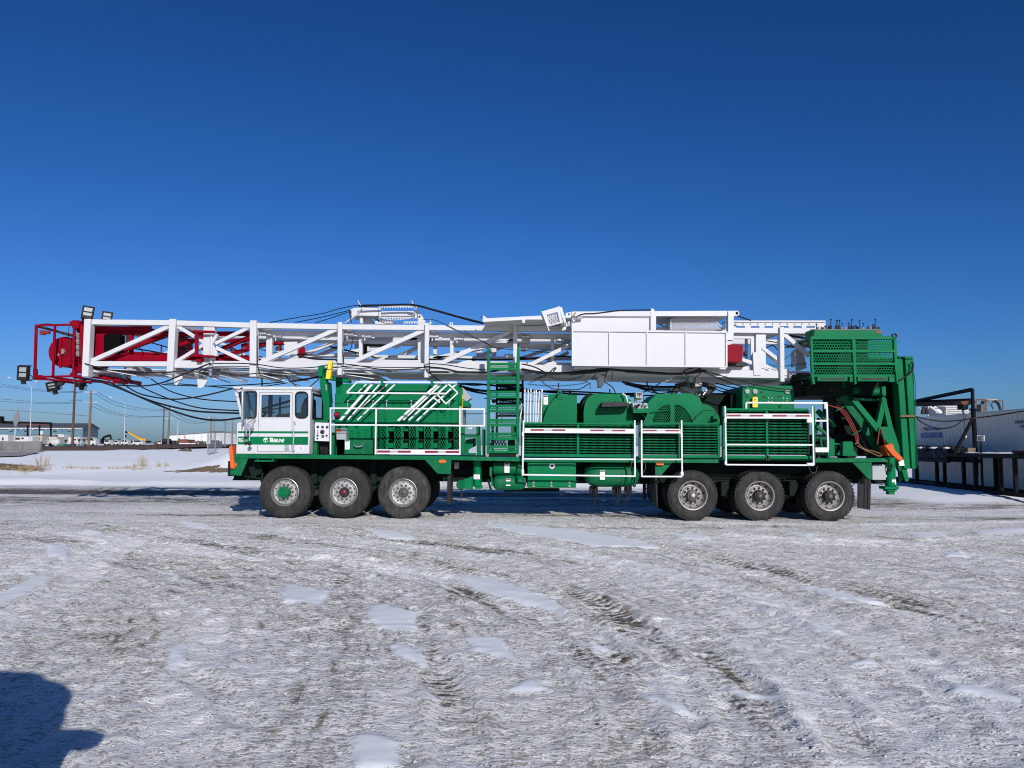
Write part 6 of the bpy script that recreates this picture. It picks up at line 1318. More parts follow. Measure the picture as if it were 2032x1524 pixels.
# road behind the snow field and its dark shoulder
def strip(name, m, pts, w0, w1, dz):
    vs, fs = [], []
    for i, (px, Yn_, Yf_) in enumerate(pts):
        for Yq in (Yn_, Yf_): p = at(px, Yq); vs.append((p.x, p.y, p.z+dz))
        if i: a = 2*i; fs.append((a-2, a, a+1, a-1))
    mb = MB(); mb.add(vs, fs); o = mb.build(name, m); tag(o, kind='structure'); return o
vs, fs = [], []
bank = [(-60,893,886,66),(20,893,886,67),(83,893.5,886,69),(140,893,885,72),(200,892,884.3,76),(270,889.5,882.5,84),(330,887.5,881.8,95),(390,885,881.2,110),(450,883.8,881.2,130),(540,883.6,882,150)]
for i, (px, yb_, yt_, Yq) in enumerate(bank):
    a, b = P(px,yb_,Yq), P(px,yt_,Yq+1.2); c = Vector((b.x*1.15, Yq*1.15, b.z-.02)); d = Vector((c.x*1.02, c.y*1.02, gz(c.x,c.y)-.1)); a.z -= .15
    vs += [a, b, c, d]
    if i: k = 4*i; fs += [(k-4,k,k+1,k-3),(k-3,k+1,k+2,k-2),(k-2,k+2,k+3,k-1)]
mb = MB(); mb.add(vs, fs); tag(mb.build('road_bank', mat('bank_soil', (0.10, 0.062, 0.048), 0.9, var=.3, scale=.7, dirt=(.03,.025,.022), dirt_amt=.6)), kind='structure')
strip('road', m_asph2, [(-120,82,100),(60,82,104),(180,88,112),(300,98,125),(380,112,140),(470,125,160)], 0, 0, 0.05)
# concrete barriers
bp_ = [(-42,60.0),(4.5,60.5),(47,61.0),(83.5,61.5)]
for i in range(3):
    a, b = at(bp_[i][0]+.3, bp_[i][1]), at(bp_[i+1][0]-.3, bp_[i+1][1]); mb = MB()
    prof = [(-.3,-.3),(.3,-.3),(.3,.12),(.13,.3),(.1,.88),(-.1,.88),(-.13,.3),(-.3,.12)]
    vs = [(p.x, p.y+q[0], p.z+q[1]) for p in (a, b) for q in prof]; n = 8
    mb.add(vs, [(k, (k+1) % n, n+(k+1) % n, n+k) for k in range(n)]+[tuple(range(n-1,-1,-1)), tuple(range(n,2*n))])
    o = mb.build('concrete_barrier', m_conc, None, 0.03)
    tag(o, ['grey concrete road barrier cut by the left edge of the picture', 'grey concrete road barrier with the diamond road sign standing behind it', 'grey concrete road barrier at the right end of its row'][i], 'barrier', 'concrete barriers along the road')
T('drainage_slab', mat('pale_concrete',(.30,.29,.27),.85,var=.2,scale=1.5), lambda s: (s.add([tuple(at(px,Yq)+Vector((0,0,.10))) for px, Yq in ((-40,52),(45,54),(82,60),(-40,59.5))], [(0,1,2,3)])), 'broken grey concrete slab lying below the road barriers', 'slab')
# diamond sign on a post, seen from behind at an angle
b = at(27, 66); sg = thing('road_sign', 'diamond road sign on a thin post, turned nearly edge on, behind the barriers', 'road sign', b)
top = P(35, 815, 66)
sub('sign_post', m_galv, lambda s: s.bar(b+Vector((0,0,-.2)), P(35,817,66), .08, .08), sg)
c = P(32.5, 831, 65.9); hw = .72; dx, dy = .80, .60; hw = .80; tl = Vector((.10,0,.93))
sub('sign_plate', mat('sign_back', (.27,.26,.26), .6), lambda s: s.add([c+tl*hw*1.15, c+Vector((dx,-dy,0))*hw, c-tl*hw*1.05, c-Vector((dx,-dy,0))*hw]+[c+tl*hw*1.15+Vector((.01,.03,0)), c+Vector((dx,-dy,0))*hw+Vector((.01,.03,0)), c-tl*hw*1.05+Vector((.01,.03,0)), c-Vector((dx,-dy,0))*hw+Vector((.01,.03,0))], [(0,1,2,3),(7,6,5,4),(0,4,5,1),(1,5,6,2),(2,6,7,3),(3,7,4,0)]), sg)
# street lights
for px, ytop, Yq, arm, lab in ((60, 768, 82, 1, 'tall pale street light with two raised arms beside the red utility pole'), (247, 800, 118, 0, 'pale street light standing left of the yellow crane boom'), (352, 835, 170, 0, 'short distant pale street light in front of the long white hall')):
    b = at(px, Yq); t = P(px+3 if arm else px+1.5, ytop, Yq); o = thing('street_light', lab, 'street light', b, 'pale street lights along the road')
    sub('pole', m_galv, lambda s: s.tube([b+Vector((0,0,-.3)), t], [M(2.0,Yq)*.55, M(1.4,Yq)*.45], 8), o)
    if arm:
        sub('arm', m_galv, lambda s: s.tube([t+Vector((0,0,-.2)), P(56,758,Yq)], M(1.0,Yq)/2, 6), o); sub('arm', m_galv, lambda s: s.tube([t+Vector((0,0,-.2)), P(71,758,Yq)], M(1.0,Yq)/2, 6), o)
        sub('lamp', m_rvw, lambda s: s.bar(P(17,749.3,Yq), P(23,749.8,Yq), .12, .3), o); sub('lamp', m_rvw, lambda s: s.bar(P(71,758,Yq), P(76,757,Yq), .12, .3), o)
        sub('arm', m_galv, lambda s: s.tube([P(56,758,Yq), P(40,752.5,Yq), P(23,749.8,Yq)], M(.35,Yq)/2, 5), o)
    else:
        f = 1 if Yq < 150 else .6
        sub('lamp', m_rvw, lambda s: s.bar(P(px-29*f,ytop-12*f,Yq), P(px-24*f,ytop-11.5*f,Yq), .16, .35), o); sub('arm', m_galv, lambda s: s.tube([t, P(px-8*f,ytop-8*f,Yq), P(px-25*f,ytop-11.7*f,Yq)], M(.35,Yq)/2, 5), o)
# utility poles
poles = [(144,150,732,108,5,m_woodr,'dark reddish utility pole with two short crossarms','L'), (176,181,775,86,5.2,m_wood,'thick brown utility pole with a white crossarm, right of the red pole','W'), (323,326,806,150,3,m_woodr,'thin dark utility pole left of the thick distant brown pole','L'), (333.5,337,808,125,4.5,m_wood,'thick distant brown utility pole behind the dark pickup','W'), (418.5,419.5,826,175,3,m_wood,'distant utility pole with small crossarm just behind the first fence post','W'), (425,425.5,827,185,1.6,m_wood,'thinnest distant utility pole between two fence posts','N'), (446.5,447,831,165,2.6,m_wood,'distant utility pole behind the middle of the mesh fence','N'), (461.5,462,834,180,2.4,m_wood,'distant utility pole closest to the cab front','N')]
for xb, xt, yt, Yq, w, m, lab, k in poles:
    b = at(xb, Yq); t = P(xt, yt, Yq); o = thing('utility_pole', lab, 'utility pole', b, 'utility poles along the road')
    sub('pole_shaft', m, lambda s: s.tube([b+Vector((0,0,-.3)), t], [M(w,Yq)/2*1.05, M(w,Yq)/2*.72], 8), o)
    if k == 'L':
        for dy_ in (50, 66): sub('crossarm', m, lambda s: s.pbar((xt-11,yt+dy_-4 if Yq < 120 else yt+6),(xt+12,yt+dy_-4 if Yq < 120 else yt+7),1.3 if Yq < 120 else .8,Yq), o) if (Yq < 120 or dy_ == 50) else None
    if k == 'W':
        f = 86/Yq; arm_ys = ((3,1.2),(23,1.0)) if f > .6 else ((2,.7),)
        for dy_, aw in arm_ys:
            sub('crossarm', m_rvw, lambda s: s.pbar((xt-14*f,yt+dy_),(xt+11*f,yt+dy_+.3),aw,Yq), o)
            for q in (-12,-4,6,10): sub('insulator', m_rvw, lambda s: s.pbar((xt+q*f,yt+dy_-2*f-.3),(xt+q*f,yt+dy_),.8*f,Yq), o)
        if f > .6: sub('service_wire', m_wire, lambda s: s.tube(spline([P(182,790,Yq-.3),P(183,812,Yq-.4),P(181.5,818,Yq-.4),P(185,826,Yq-.4),P(181,834,Yq-.3),P(180,870,Yq-.3)],4), M(.5,Yq)/2, 4), o)
wires = [([(-20,757,80),(30,767,90),(100,775,100),(150,777,108)],'top'), ([(-20,764,80),(50,773,92),(110,779,100),(150,778,108)],'top'), ([(-20,790,80),(30,794,90),(90,799,100),(150,798,108)],'mid'), ([(-20,795,80),(60,800,92),(110,801.5,100),(150,799.5,108)],'mid'), ([(-20,812,90),(120,821,100),(180,826,86)],'low'),
         ([(191,777,86),(230,798,105),(280,810,125),(325,812,150)],''), ([(185,779,86),(225,802,105),(270,813,125),(334,814,125)],''), ([(186,800,86),(225,818,105),(275,826,125),(334,826,125)],''), ([(182,806,86),(225,822,105),(275,828,125),(325,826,150)],''), ([(337,812,125),(370,832,150),(400,838,165),(419,836,175)],''), ([(337,822,125),(372,838,150),(400,839,165),(424,828,175)],''), ([(425,828,180),(450,840,178),(480,842,178)],''), ([(150,780,108),(170,775,95),(181,777,86)],'')]
wl_ = ['upper overhead power line entering from the left edge to the red pole', 'second overhead power line entering from the left edge to the red pole', 'third overhead power line entering from the left edge to the lower crossarm', 'fourth overhead power line entering from the left edge to the lower crossarm', 'lowest faint overhead wire from the left edge to the brown pole', 'highest overhead line from the thick brown pole to the thin dark pole', 'overhead line sagging from the brown pole top to the distant thick pole', 'overhead line from the lower crossarm of the brown pole to the distant thick pole', 'lowest overhead line from the brown pole to the thin dark pole', 'sagging line from the distant thick pole to the pole behind the first fence post', 'sagging line from the distant thick pole to the thinnest pole', 'wire running from the thinnest distant pole behind the cab front', 'short wire linking the red pole and the brown pole']
for (pts, _), lab in zip(wires, wl_):
    mb = MB(); sp = spline([P(a,b_,c_) for a,b_,c_ in pts],6); mb.tube(sp, [M(.38,p.y) for p in sp], 4); tag(mb.build('power_line', m_wire), lab, 'power line', 'overhead power lines')
# blue building
YBd = 240; zb = 0.95; eave, ridge = P(100,848,YBd).z, P(100,838.5,YBd).z; xl, xr = P(-160,880,YBd).x, P(163,880,YBd).x; dep = 13.5; xr2 = P(194,880,YBd+dep).x; sh = xr2-xr
bl = thing('blue_building', 'long low blue-grey metal building with dark roof behind the trailers', 'building', (xl/2+xr/2, YBd, zb))
sub('wall', m_blue, lambda s: s.box(xl,xr,YBd,YBd+.3,zb,eave), bl)
mb = MB(); p = [Vector((xr,YBd,zb)),Vector((xr2,YBd+dep,zb)),Vector((xr2,YBd+dep,eave)),Vector(((xr+xr2)/2,YBd+dep/2,ridge)),Vector((xr,YBd,eave))]; off=Vector((-.3,.1,0)); mb.add(p+[q+off for q in p],[(0,1,2,3,4),(9,8,7,6,5),(0,5,6,1),(1,6,7,2),(2,7,8,3),(3,8,9,4),(4,9,5,0)]); mb.build('gable_wall', m_blue_shade, bl)
mb = MB(); e=.4; mb.add([(xl,YBd-e,eave),(xr+e,YBd-e,eave),((xr+xr2)/2+e,YBd+dep/2,ridge),(xl+sh/2,YBd+dep/2,ridge),(xl+sh,YBd+dep+e,eave),(xr2+e,YBd+dep+e,eave)],[(0,1,2,3),(3,2,5,4)])
o=mb.build('roof', m_roof, bl, smooth=False); md=o.modifiers.new('solid','SOLIDIFY'); md.thickness=.25
sub('eave_trim', m_rvw, lambda s: s.box(xl,xr,YBd-.45,YBd-.05,eave-.55,eave-.25), bl)
for px in (20,43,66,92.5,115.5,138.5): sub('wall_lamp', m_rvw, lambda s: s.lathe(P(px,851.8,YBd-.1),[(.001,-.4),(.18,-.3),(.2,0)],10), bl)
for px in (22,51,109,137): sub('window', m_dark, lambda s: s.pbox(px-3.2,855.6,px+3.2,857.3,YBd-.08,YBd), bl)
for px in (36,79,123.5): sub('sign', m_bsign, lambda s: s.pbox(px-1.2,854.7,px+1.2,857,YBd-.08,YBd), bl)
# dark loading gantry in front of it
gy = 170
gt = thing('loading_gantry', 'long dark rusty steel beam on three posts in front of the blue building', 'gantry', at(60,gy))
sub('beam', m_rack, lambda s: (s.prism([(-120,836),(-4,835),(100,838),(101,845),(70,843),(-4,840),(-120,841)],gy,gy+.6)), gt)
sub('beam_face', m_rust, lambda s: s.prism([(40,840.2),(98,842),(98,844.5),(40,842.5)],gy-.05,gy-.01), gt)
for px in (55,78.5,101): sub('post', m_rack, lambda s: s.bar(at(px,gy+.3), P(px,842,gy+.3), .26, .26), gt)
T('stack_pipe', m_rack, lambda s: s.pbox(-2,826,2.7,836,gy-2,gy-1), 'dark vertical stack cut by the left edge above the gantry beam', 'pipe')
T('notice_board', m_rvw, lambda s: (s.pbox(79.5,855,85,862,168,168.2), s.bar(at(82,168.1),P(82,862,168.1),.1,.1)), 'small white notice board on a post behind the trailers', 'notice board')
# trailers and motorhomes
def trailer(name, x0, y0, x1, Yq, m, lab, cat, wins, nose=0, grp='parked trailers and motorhomes'):
    a = at((x0+x1)/2, Yq); o = thing(name, lab, cat, (a.x,Yq,a.z), grp); zt = P(x0,y0,Yq).z; A, Bx = P(x0,870,Yq).x, P(x1,870,Yq).x; z0 = a.z+.55; L_ = Bx-A; h = zt-z0
    pts = [(A+.15*L_*abs(min(nose,0)),z0),(Bx-.12*L_*max(nose,0),z0),(Bx,z0+h*.45),(Bx,zt-.15),(Bx-.25,zt),(A+.25,zt),(A,zt-.2),(A,z0+h*.45)]
    sub('body', m, lambda s: s.prism(pts,Yq,Yq+2.4,px=False), o, 0.06)
    for wx0,wx1,wy0,wy1 in wins: sub('window', m_dark, lambda s: s.pbox(wx0,wy0,wx1,wy1,Yq-.04,Yq+.02), o)
    for f in (.35,.5):
        x = A+L_*f
        sub('wheel', m_black, lambda s: s.cyl((x,Yq-.03,a.z+.36),(x,Yq+.25,a.z+.36),.36,14), o)
    sub('stripe', m_hub, lambda s: s.box(A+L_*.05,Bx-L_*.05,Yq-.02,Yq+.01,z0+h*.22,z0+h*.27), o)
    return o
trailer('travel_trailer', -9, 862.5, 15.5, 150, m_rvw, 'white travel trailer with an arched doorway cut by the left edge', 'trailer', [(4,7,868,874)])
trailer('motorhome', 17, 866, 64, 152, m_rvw, 'low white motorhome with a row of dark windows behind the barriers', 'motorhome', [(20,26,870.5,873),(30,39,868.5,872.5),(42,47,868.5,871.5)], -.5)
trailer('travel_trailer', 60, 864.5, 83, 158, m_rvc, 'beige trailer with one dark window between the motorhome and the long white trailer', 'trailer', [(71.5,79,868,873)])
trailer('travel_trailer', 46, 861.5, 127, 176, m_rvw, 'longest white fifth wheel trailer standing behind the other trailers', 'trailer', [(109.5,114,864,866),(113,119,868,870.5)], .3)
trailer('travel_trailer', 94, 866.5, 113, 138, m_rvc, 'small cream trailer parked in front of the longest white trailer', 'trailer', [(95,96.5,870,874)], .6)
trailer('travel_trailer', 134, 867.5, 160, 160, m_rvw, 'grey-white trailer behind bare brush near the brown utility pole', 'trailer', [(146,151,871,874)])
T('white_tank', m_rvw, lambda s: s.lathe(P(97,877,132)+Vector((0,.8,0)), [(.001,0),(.45,.1),(.55,.4),(.55,1.1),(.45,1.4),(.001,1.5)], 16, 'X'), 'small white tank lying below the cream trailer', 'tank')
T('transformer_box', m_olive, lambda s: s.prism([(112,888),(112,882.5),(114,881.5),(124,881.5),(126,883),(126.5,888)],78,79.4), 'green utility box standing in the snow beside the road', 'utility box', None, .03)
# excavator, crane, far vehicles
ex = thing('excavator', 'dark excavator with its arm folded, beyond the road', 'excavator', at(205,190))
sub('boom', m_rack, lambda s: (s.tube([P(x,y,190) for x,y in ((201,875),(206,868),(213,865),(219,864))], .28, 8)), ex); sub('stick', m_rack, lambda s: s.tube([P(219,863,190),P(220.5,876,190)], .22, 8), ex); sub('body', m_rack, lambda s: (s.pbox(199,871,206,878,190,193)), ex, .1); sub('track', m_iron, lambda s: s.pbox(197,878,209,881,190,193.5), ex, .2); sub('bucket', m_iron, lambda s: s.prism([(218,873),(222,872),(221,878),(218,878)],189.8,190.8), ex)
cy = 205
crn = thing('mobile_crane', 'yellow mobile crane with its boom lowered towards the left', 'crane', at(285,cy))
sub('boom', m_crane, lambda s: (s.prism([(250,856),(253,855.5),(284,873),(282,876.5),(277,874)],cy,cy+.8), s.prism([(268,864),(276,868),(287,872.5),(286,875.5),(278,875)],cy-.2,cy+1.0)), crn, .05); sub('boom_head', m_rack, lambda s: s.prism([(247.5,857),(250,855.3),(252.5,856),(251.5,859),(249,859.5)],cy-.1,cy+.9), crn); sub('cab', m_crane, lambda s: s.pbox(282,870.5,288,876,cy-.3,cy+1.5), crn, .1); sub('carrier', m_rack, lambda s: s.pbox(258,874.5,292,878.5,cy,cy+2.4), crn, .1); sub('hook_block', m_rack, lambda s: s.prism([(247.5,863),(249.5,863),(249,868),(248,868)],cy,cy+.4), crn)
def car(x0, x1, y0, Yq, m, lab, cat='car', name='parked_car', grp='vehicles parked beyond the road'):
    a = at((x0+x1)/2,Yq); o = thing(name, lab, cat, (a.x,Yq,a.z), grp); A, Bx = P(x0,870,Yq).x, P(x1,870,Yq).x; zt = P(x0,y0,Yq).z; L_=Bx-A; z0=a.z+.35; zm=z0+(zt-z0)*.55
    sub('body', m, lambda s: (s.prism([(A,z0),(Bx,z0),(Bx,zm),(Bx-.22*L_,zt),(A+.08*L_,zt),(A,zm)],Yq,Yq+1.8,px=False)), o, .06); sub('window', m_dark, lambda s: s.prism([(A+.12*L_,zm+.03),(Bx-.12*L_,zm+.03),(Bx-.25*L_,zt-.08),(A+.14*L_,zt-.08)],Yq-.02,Yq+.02,px=False), o)
    for f in (.2,.8): sub('wheel', m_black, lambda s: s.cyl((A+L_*f,Yq-.02,a.z+.34),(A+L_*f,Yq+.2,a.z+.34),.34,12), o)
    return o
car(207,218,872.5,170,m_rvw,'white van parked beside the excavator','van','parked_van'); car(225,236,874,200,m_rvw,'white pickup half hidden right of the excavator bucket','pickup','pickup_truck'); car(241,254,872.5,190,m_rvw,'white van parked behind the middle street light','van','parked_van'); car(263,283,873,186,m_rvw,'white van parked under the yellow crane boom','van','parked_van'); car(313,322,873,150,m_rvw,'white pickup left of the dark pickup','pickup','pickup_truck'); car(321,333,870.5,132,m_rack,'dark pickup parked beside the distant brown utility pole','pickup','pickup_truck'); car(336,347,874,150,m_dark,'low dark car right of the distant brown utility pole'); car(418,430,873.5,150,m_brush,'grey car seen through the mesh fence'); car(376,388,874.5,190,m_rvw,'white car in front of the long white hall'); car(390,397,874.5,195,m_rvw,'small white car at the right end of the brown shed row'); car(165,190,868,200,m_rvw,'long white truck body behind the thick brown utility pole','truck','box_truck')
T('site_shed', m_shed, lambda s: (s.prism([(352.5,879),(352.5,873.5),(356,871.5),(371,872.5),(371,879)],160,164)), 'brown shed in front of the long white hall', 'shed'); T('site_shed', m_shed, lambda s: s.prism([(367,879),(367,875),(374,875),(375,879)],158,161), 'small rust brown box beside the brown shed', 'shed')
T('lift_boom', mat('boom_orange', (.55,.12,.04),.6), lambda s: s.pbar((364.5,863),(369.5,876),1.2,165), 'thin orange boom rising before the long white hall', 'boom lift')
hl_ = thing('white_hall', 'long white industrial hall behind the fence', 'building', at(400,230))
sub('wall', m_whall, lambda s: s.prism([(334,881),(334,862.5),(412,857.5),(480,856.5),(480,881)],230,246), hl_); sub('roof_edge', m_roof, lambda s: s.prism([(333,862.8),(412,857.6),(481,856.4),(481,857.6),(412,858.8),(333,864)],229.7,246.2), hl_)
for px in (345,356,368,384,400,440,462): sub('panel_seam', m_grey, lambda s: s.pbox(px,859+(480-px)*.025,px+.25,880,229.9,230), hl_)
for px, w, h in ((352,3,2.5),(390,2,2),(398,5,3),(404,6,3),(437,4,3)): T('bare_shrub', m_brush, lambda s: [s.tube([at(px+random.uniform(-w,w)*.6,150), P(px+random.uniform(-w,w),879-random.uniform(.4,1.6)*h,150+random.uniform(-1,1))], .035, 4) for k in range(34)], 'bare brown shrub at px' if False else {352:'bare shrub at the foot of the brown shed',390:'smallest bare shrub in front of the long white hall',398:'dense bare shrub before the long white hall, left of the fence',404:'bare shrub closest to the first fence post',437:'bare shrub seen through the mesh fence'}[px], 'shrub', 'bare shrubs beyond the road')
for px, w, h, Yq, lab in ((237,6,9,210,'bare leafless tree right of the excavator'),(157,5,10,150,'leafless bush left of the thick brown utility pole'),(130,7,7,150,'low bare bush right of the longest white trailer'),(167,5,9,150,'leafless bush right of the thick brown utility pole'),(355,3,10,185,'small bare tree before the left end of the white hall')):
    o = thing('bare_tree', lab, 'tree', at(px,Yq), 'leafless trees beyond the road'); b = at(px,Yq)
    sub('trunk', m_brush, lambda s: s.tube([b+Vector((0,0,-.2)), P(px,879-h*.45,Yq)], [.13,.07], 6), o)
    sub('crown', m_brush, lambda s: [s.tube([P(px,879-h*random.uniform(.1,.45),Yq), P(px+random.uniform(-.5,.5)*w,879-h*random.uniform(.45,.8),Yq+random.uniform(-.6,.6)), P(px+random.uniform(-1,1)*w,879-h*random.uniform(.55,1.05),Yq+random.uniform(-1,1))], [.05,.035,.012], 4) for k in range(46)], o)
# far tree line and low roofs at the horizon
def far_line():
    mb = MB(); x = -620.0
    while x < -120:
        w = random.uniform(4,14); h = random.uniform(1.2,4.2); Yq = random.uniform(480,560)
        for k in range(10):
            q = x+random.uniform(0,w); hh = h*random.uniform(.5,1); r = random.uniform(.5,1.4)
            mb.lathe((q,Yq+random.uniform(-2,2),.9+hh*.5), [(.001,-hh*.5),(r*.8,-hh*.4),(r,0),(r*.6,hh*.35),(.001,hh*.5)], 6, 'Z')
        x += w*random.uniform(.6,1.6)
    return mb
tag(far_line().build('far_treeline', m_brush, None, smooth=False), kind='stuff')
# chain link fence
fpts = [(412,905,846.5,58),(428,896,854,62),(446.5,884.5,854,66),(459.5,881,857,70),(470,880,858,74)]
fe = thing('mesh_fence', 'galvanised chain link fence with top rail in front of the cab', 'fence', at(412,58))
for i,(px,yb,yt,Yq) in enumerate(fpts):
    sub('fence_post', m_steelw, lambda s: s.tube([P(px,yb+3,Yq),P(px+(1 if i==0 else 0),yt,Yq)], M(2.4 if i==0 else 1.6,Yq)/2, 8), fe)
sub('top_rail', m_steelw, lambda s: [s.tube([P(a_[0],a_[2]+(11 if i_==0 else 2.5),a_[3]),P(b_[0],b_[2]+2.5,b_[3])], .035, 6) for i_,(a_,b_) in enumerate(zip(fpts[:-1],fpts[1:]))], fe)
def fmesh(s):
    for (a_,b_) in zip(fpts[:-1],fpts[1:]):
        A0,A1,B0,B1 = P(a_[0],a_[1],a_[3]),P(a_[0],a_[2]+4,a_[3]),P(b_[0],b_[1],b_[3]),P(b_[0],b_[2]+3,b_[3]); n = 22
        for k in range(-n,n):
            for sgn in (0,1):
                f0, f1 = k/n, k/n+1.0
                t0, t1 = 0.0, 1.0
                lo, hi = max(f0,0), min(f1,1)
                if hi-lo < .02: continue
                u0, u1 = (lo-f0), (hi-f0)
                if sgn: u0, u1 = 1-u0, 1-u1
                p = (A0.lerp(B0,lo)).lerp(A1.lerp(B1,lo),u0); q = (A0.lerp(B0,hi)).lerp(A1.lerp(B1,hi),u1); s.tube([p,q], .004, 3, cap=False)
sub('fence_mesh', m_chrome, fmesh, fe)
# stones / soil clods poking from the snow
for px,py,Yq,sz,lab in ((364,889,70,.32,'dark clod lying alone on the snow slope, left one'),(372,889.5,69,.36,'dark clod on the snow slope, the larger right one')):
    mb = MB(); p=P(px,py,Yq); p.z = gz(p.x,p.y)+sz*.25; mb.lathe(p,[(.001,-sz*.4),(sz,-sz*.2),(sz*1.1,0),(sz*.6,sz*.4),(.001,sz*.5)],9,'Z'); mb.v=[v+Vector((random.uniform(-.08,.08),random.uniform(-.08,.08),random.uniform(-.06,.06))) for v in mb.v]; tag(mb.build('soil_clod', m_brush), lab, 'clod', 'dark clods on the snow slope')
# dry grass
def tufts():
    mb = MB()
    def tuft(x,y,h,n):
        z = gz(x,y)-.25
        for k in range(n):
            a = random.uniform(0,6.28); l = random.uniform(.1,.5)*h; x0=x+random.uniform(-.12,.12); y0=y+random.uniform(-.12,.12); hh=h*random.uniform(.5,1)
            p0=Vector((x0,y0,z)); p1=Vector((x0+math.cos(a)*l*.4,y0+math.sin(a)*l*.4,z+.25+hh*.6)); p2=Vector((x0+math.cos(a)*l,y0+math.sin(a)*l,z+.25+hh)); w=.008
            mb.add([p0-Vector((w,0,0)),p0+Vector((w,0,0)),p1+Vector((w*.8,0,0)),p1-Vector((w*.8,0,0)),p2],[(0,1,2,3),(3,2,4)])
    for k in range(70):
        px = random.choice((random.uniform(128,200),random.uniform(210,300))); Yq = 44.5+random.gauss(0,.3); tuft(P(px,920,Yq).x,Yq,random.uniform(.10,.30),6)
    for k in range(120):
        px = random.gauss(72,24); x=P(px,930,45).x; Yq = 46.2-.57*(x+31)+random.gauss(0,.8); tuft(x,Yq,random.uniform(.06,.22),6)
    for px,Yq,h in ((286,46,1.0),(281,46.5,.8),(315,46,.4),(330,46,.35),(268,45.5,.4),(90,46,.9),(78,45.5,1.0)): tuft(P(px,915,Yq).x,Yq,h,16)
    return mb
tag(tufts().build('dry_grass', m_grass, None, smooth=False), kind='stuff')

# ================= RIGHT SIDE: container, racks, jib crane
p0, p1 = Vector((17.25,33.3,0)), Vector((16.15,21.1,0)); cd = (p1-p0).normalized(); cn = Vector((-cd.y,cd.x,0)); cn = cn if cn.x < 0 else -cn   # visible face normal points to -X
cz0, cz1 = 0.26, 2.90; CL = 12.19
ct_ = thing('shipping_container', 'long grey corrugated shipping container with dark lettering and snow on its roof', 'container', p0+Vector((0,0,cz0)))
def cpt(d, dep, z): return p0+cd*d-cn*dep+Vector((0,0,z))
mb = MB(); vs = []; per = .278; n = int(CL/per); prof = []
for k in range(n):
    b0 = k*per
    for f, dd in ((0,.0),(.25,.0),(.5,.022),(.75,.022)): prof.append((b0+f*per, dd))
for i,(d,dd) in enumerate(prof): vs += [cpt(d,dd+.01,cz0+.16), cpt(d,dd+.01,cz1-.12)]
mb.add(vs,[(2*i,2*i+2,2*i+3,2*i+1) for i in range(len(prof)-1)]); mb.build('side_panel', m_cont, ct_, smooth=False)
mb = MB()
def cbox(s, d0,d1,e0,e1,z0,z1):
    a = [cpt(d,e,z) for z in (z0,z1) for d,e in ((d0,e0),(d1,e0),(d1,e1),(d0,e1))]; s.add(a,[(0,3,2,1),(4,5,6,7),(0,1,5,4),(1,2,6,5),(2,3,7,6),(3,0,4,7)])
cbox(mb,0,CL,0,2.44,cz1-.02,cz1); cbox(mb,0,CL,-.01,.06,cz1-.12,cz1+.001); cbox(mb,0,CL,-.01,.06,cz0,cz0+.16); cbox(mb,-.02,.14,-.02,.14,cz0,cz1); cbox(mb,CL-.14,CL+.02,-.02,.14,cz0,cz1); cbox(mb,0,.1,.1,2.44,cz0,cz1); cbox(mb,CL-.1,CL,.1,2.44,cz0,cz1); cbox(mb,0,CL,2.38,2.44,cz0,cz1)
mb.build('container_frame', m_cont, ct_, .01)
mb = MB(); cbox(mb,-.01,CL+.01,.0,2.44,cz1+.002,cz1+.03); mb.build('roof_snow', m_snowm, ct_, .012)
rot = Matrix((cd, Vector((0,0,1)), cn)).transposed()
def on_c(px, py):   # hit the container face plane from a photo pixel
    d = CROT @ Vector(((px-1016)/FPX, -(py-762)/FPX, -1)); o_ = Vector((0,0,CAMH)); t = (p0+cn*.035-o_).dot(cn)/d.dot(cn); return o_+d*t
A_, B_ = on_c(1833,854), on_c(1864,854); wt_ = (B_-A_).length
def ctext(s_, pa, pb, ha, m, fit=True):
    a = on_c(*pa); b = on_c(*pb); w = (b-a).length; hm = abs(on_c(pa[0],pa[1]-ha).z-a.z)
    o = text('lettering', s_, 0,0,20,1,m,ct_, loc=a, hm=hm, rot=rot, bold=.012)
    co = np.array([v.co[:] for v in o.data.vertices]); dvec = np.array(cd[:]); q = co@dvec; q0 = q.min(); k = w/(q.max()-q0)
    if fit: co = co+np.outer((q-q0)*(k-1), dvec)
    o.data.vertices.foreach_set('co', co.astype(np.float32).ravel()); o.data.update(); return o
ctext('Big', (1833,853.8),(1841.5,853.8),6, m_dtext); ctext('Steel', (1842,853.8),(1855.5,853.8),6, m_bsign); ctext('Box', (1856,853.8),(1865,853.8),6, m_dtext)
mb = MB()
for q in (((1828,852.2),(1830,854)),((1830.5,848),(1831.5,851))):
    a,b = on_c(q[0][0],q[0][1]), on_c(q[1][0],q[1][1]); mb.add([(a.x,a.y,a.z),(b.x,b.y,a.z),(b.x,b.y,b.z),(a.x,a.y,b.z)],[(0,1,2,3)])
mb.build('logo_mark', m_dtext, ct_)
a,b,c_,d_ = on_c(1826.5,859),on_c(1866.5,858.2),on_c(1866.5,868.5),on_c(1827,868.8)
mb = MB(); mb.add([a,b,c_,d_]+[v-cn*.02 for v in (a,b,c_,d_)],[(0,1,2,3),(7,6,5,4),(0,4,5,1),(1,5,6,2),(2,6,7,3),(3,7,4,0)]); bs = mb.build('blue_banner', m_bsign, ct_)
def btext(s_, pa, pb, ha):
    o = ctext(s_, pa, pb, ha, m_gtape); o.location = cn*.012; return o
btext('just moved it here', (1829.5,863.4),(1864.5,863),3); btext('1-800-373-1187', (1840.5,867),(1854,866.8),1.6)
ctext('BSBU', (2014,840.5),(2034,840),5.6, m_dtext); ctext('210', (2024,849),(2034,849),5.6, m_dtext)
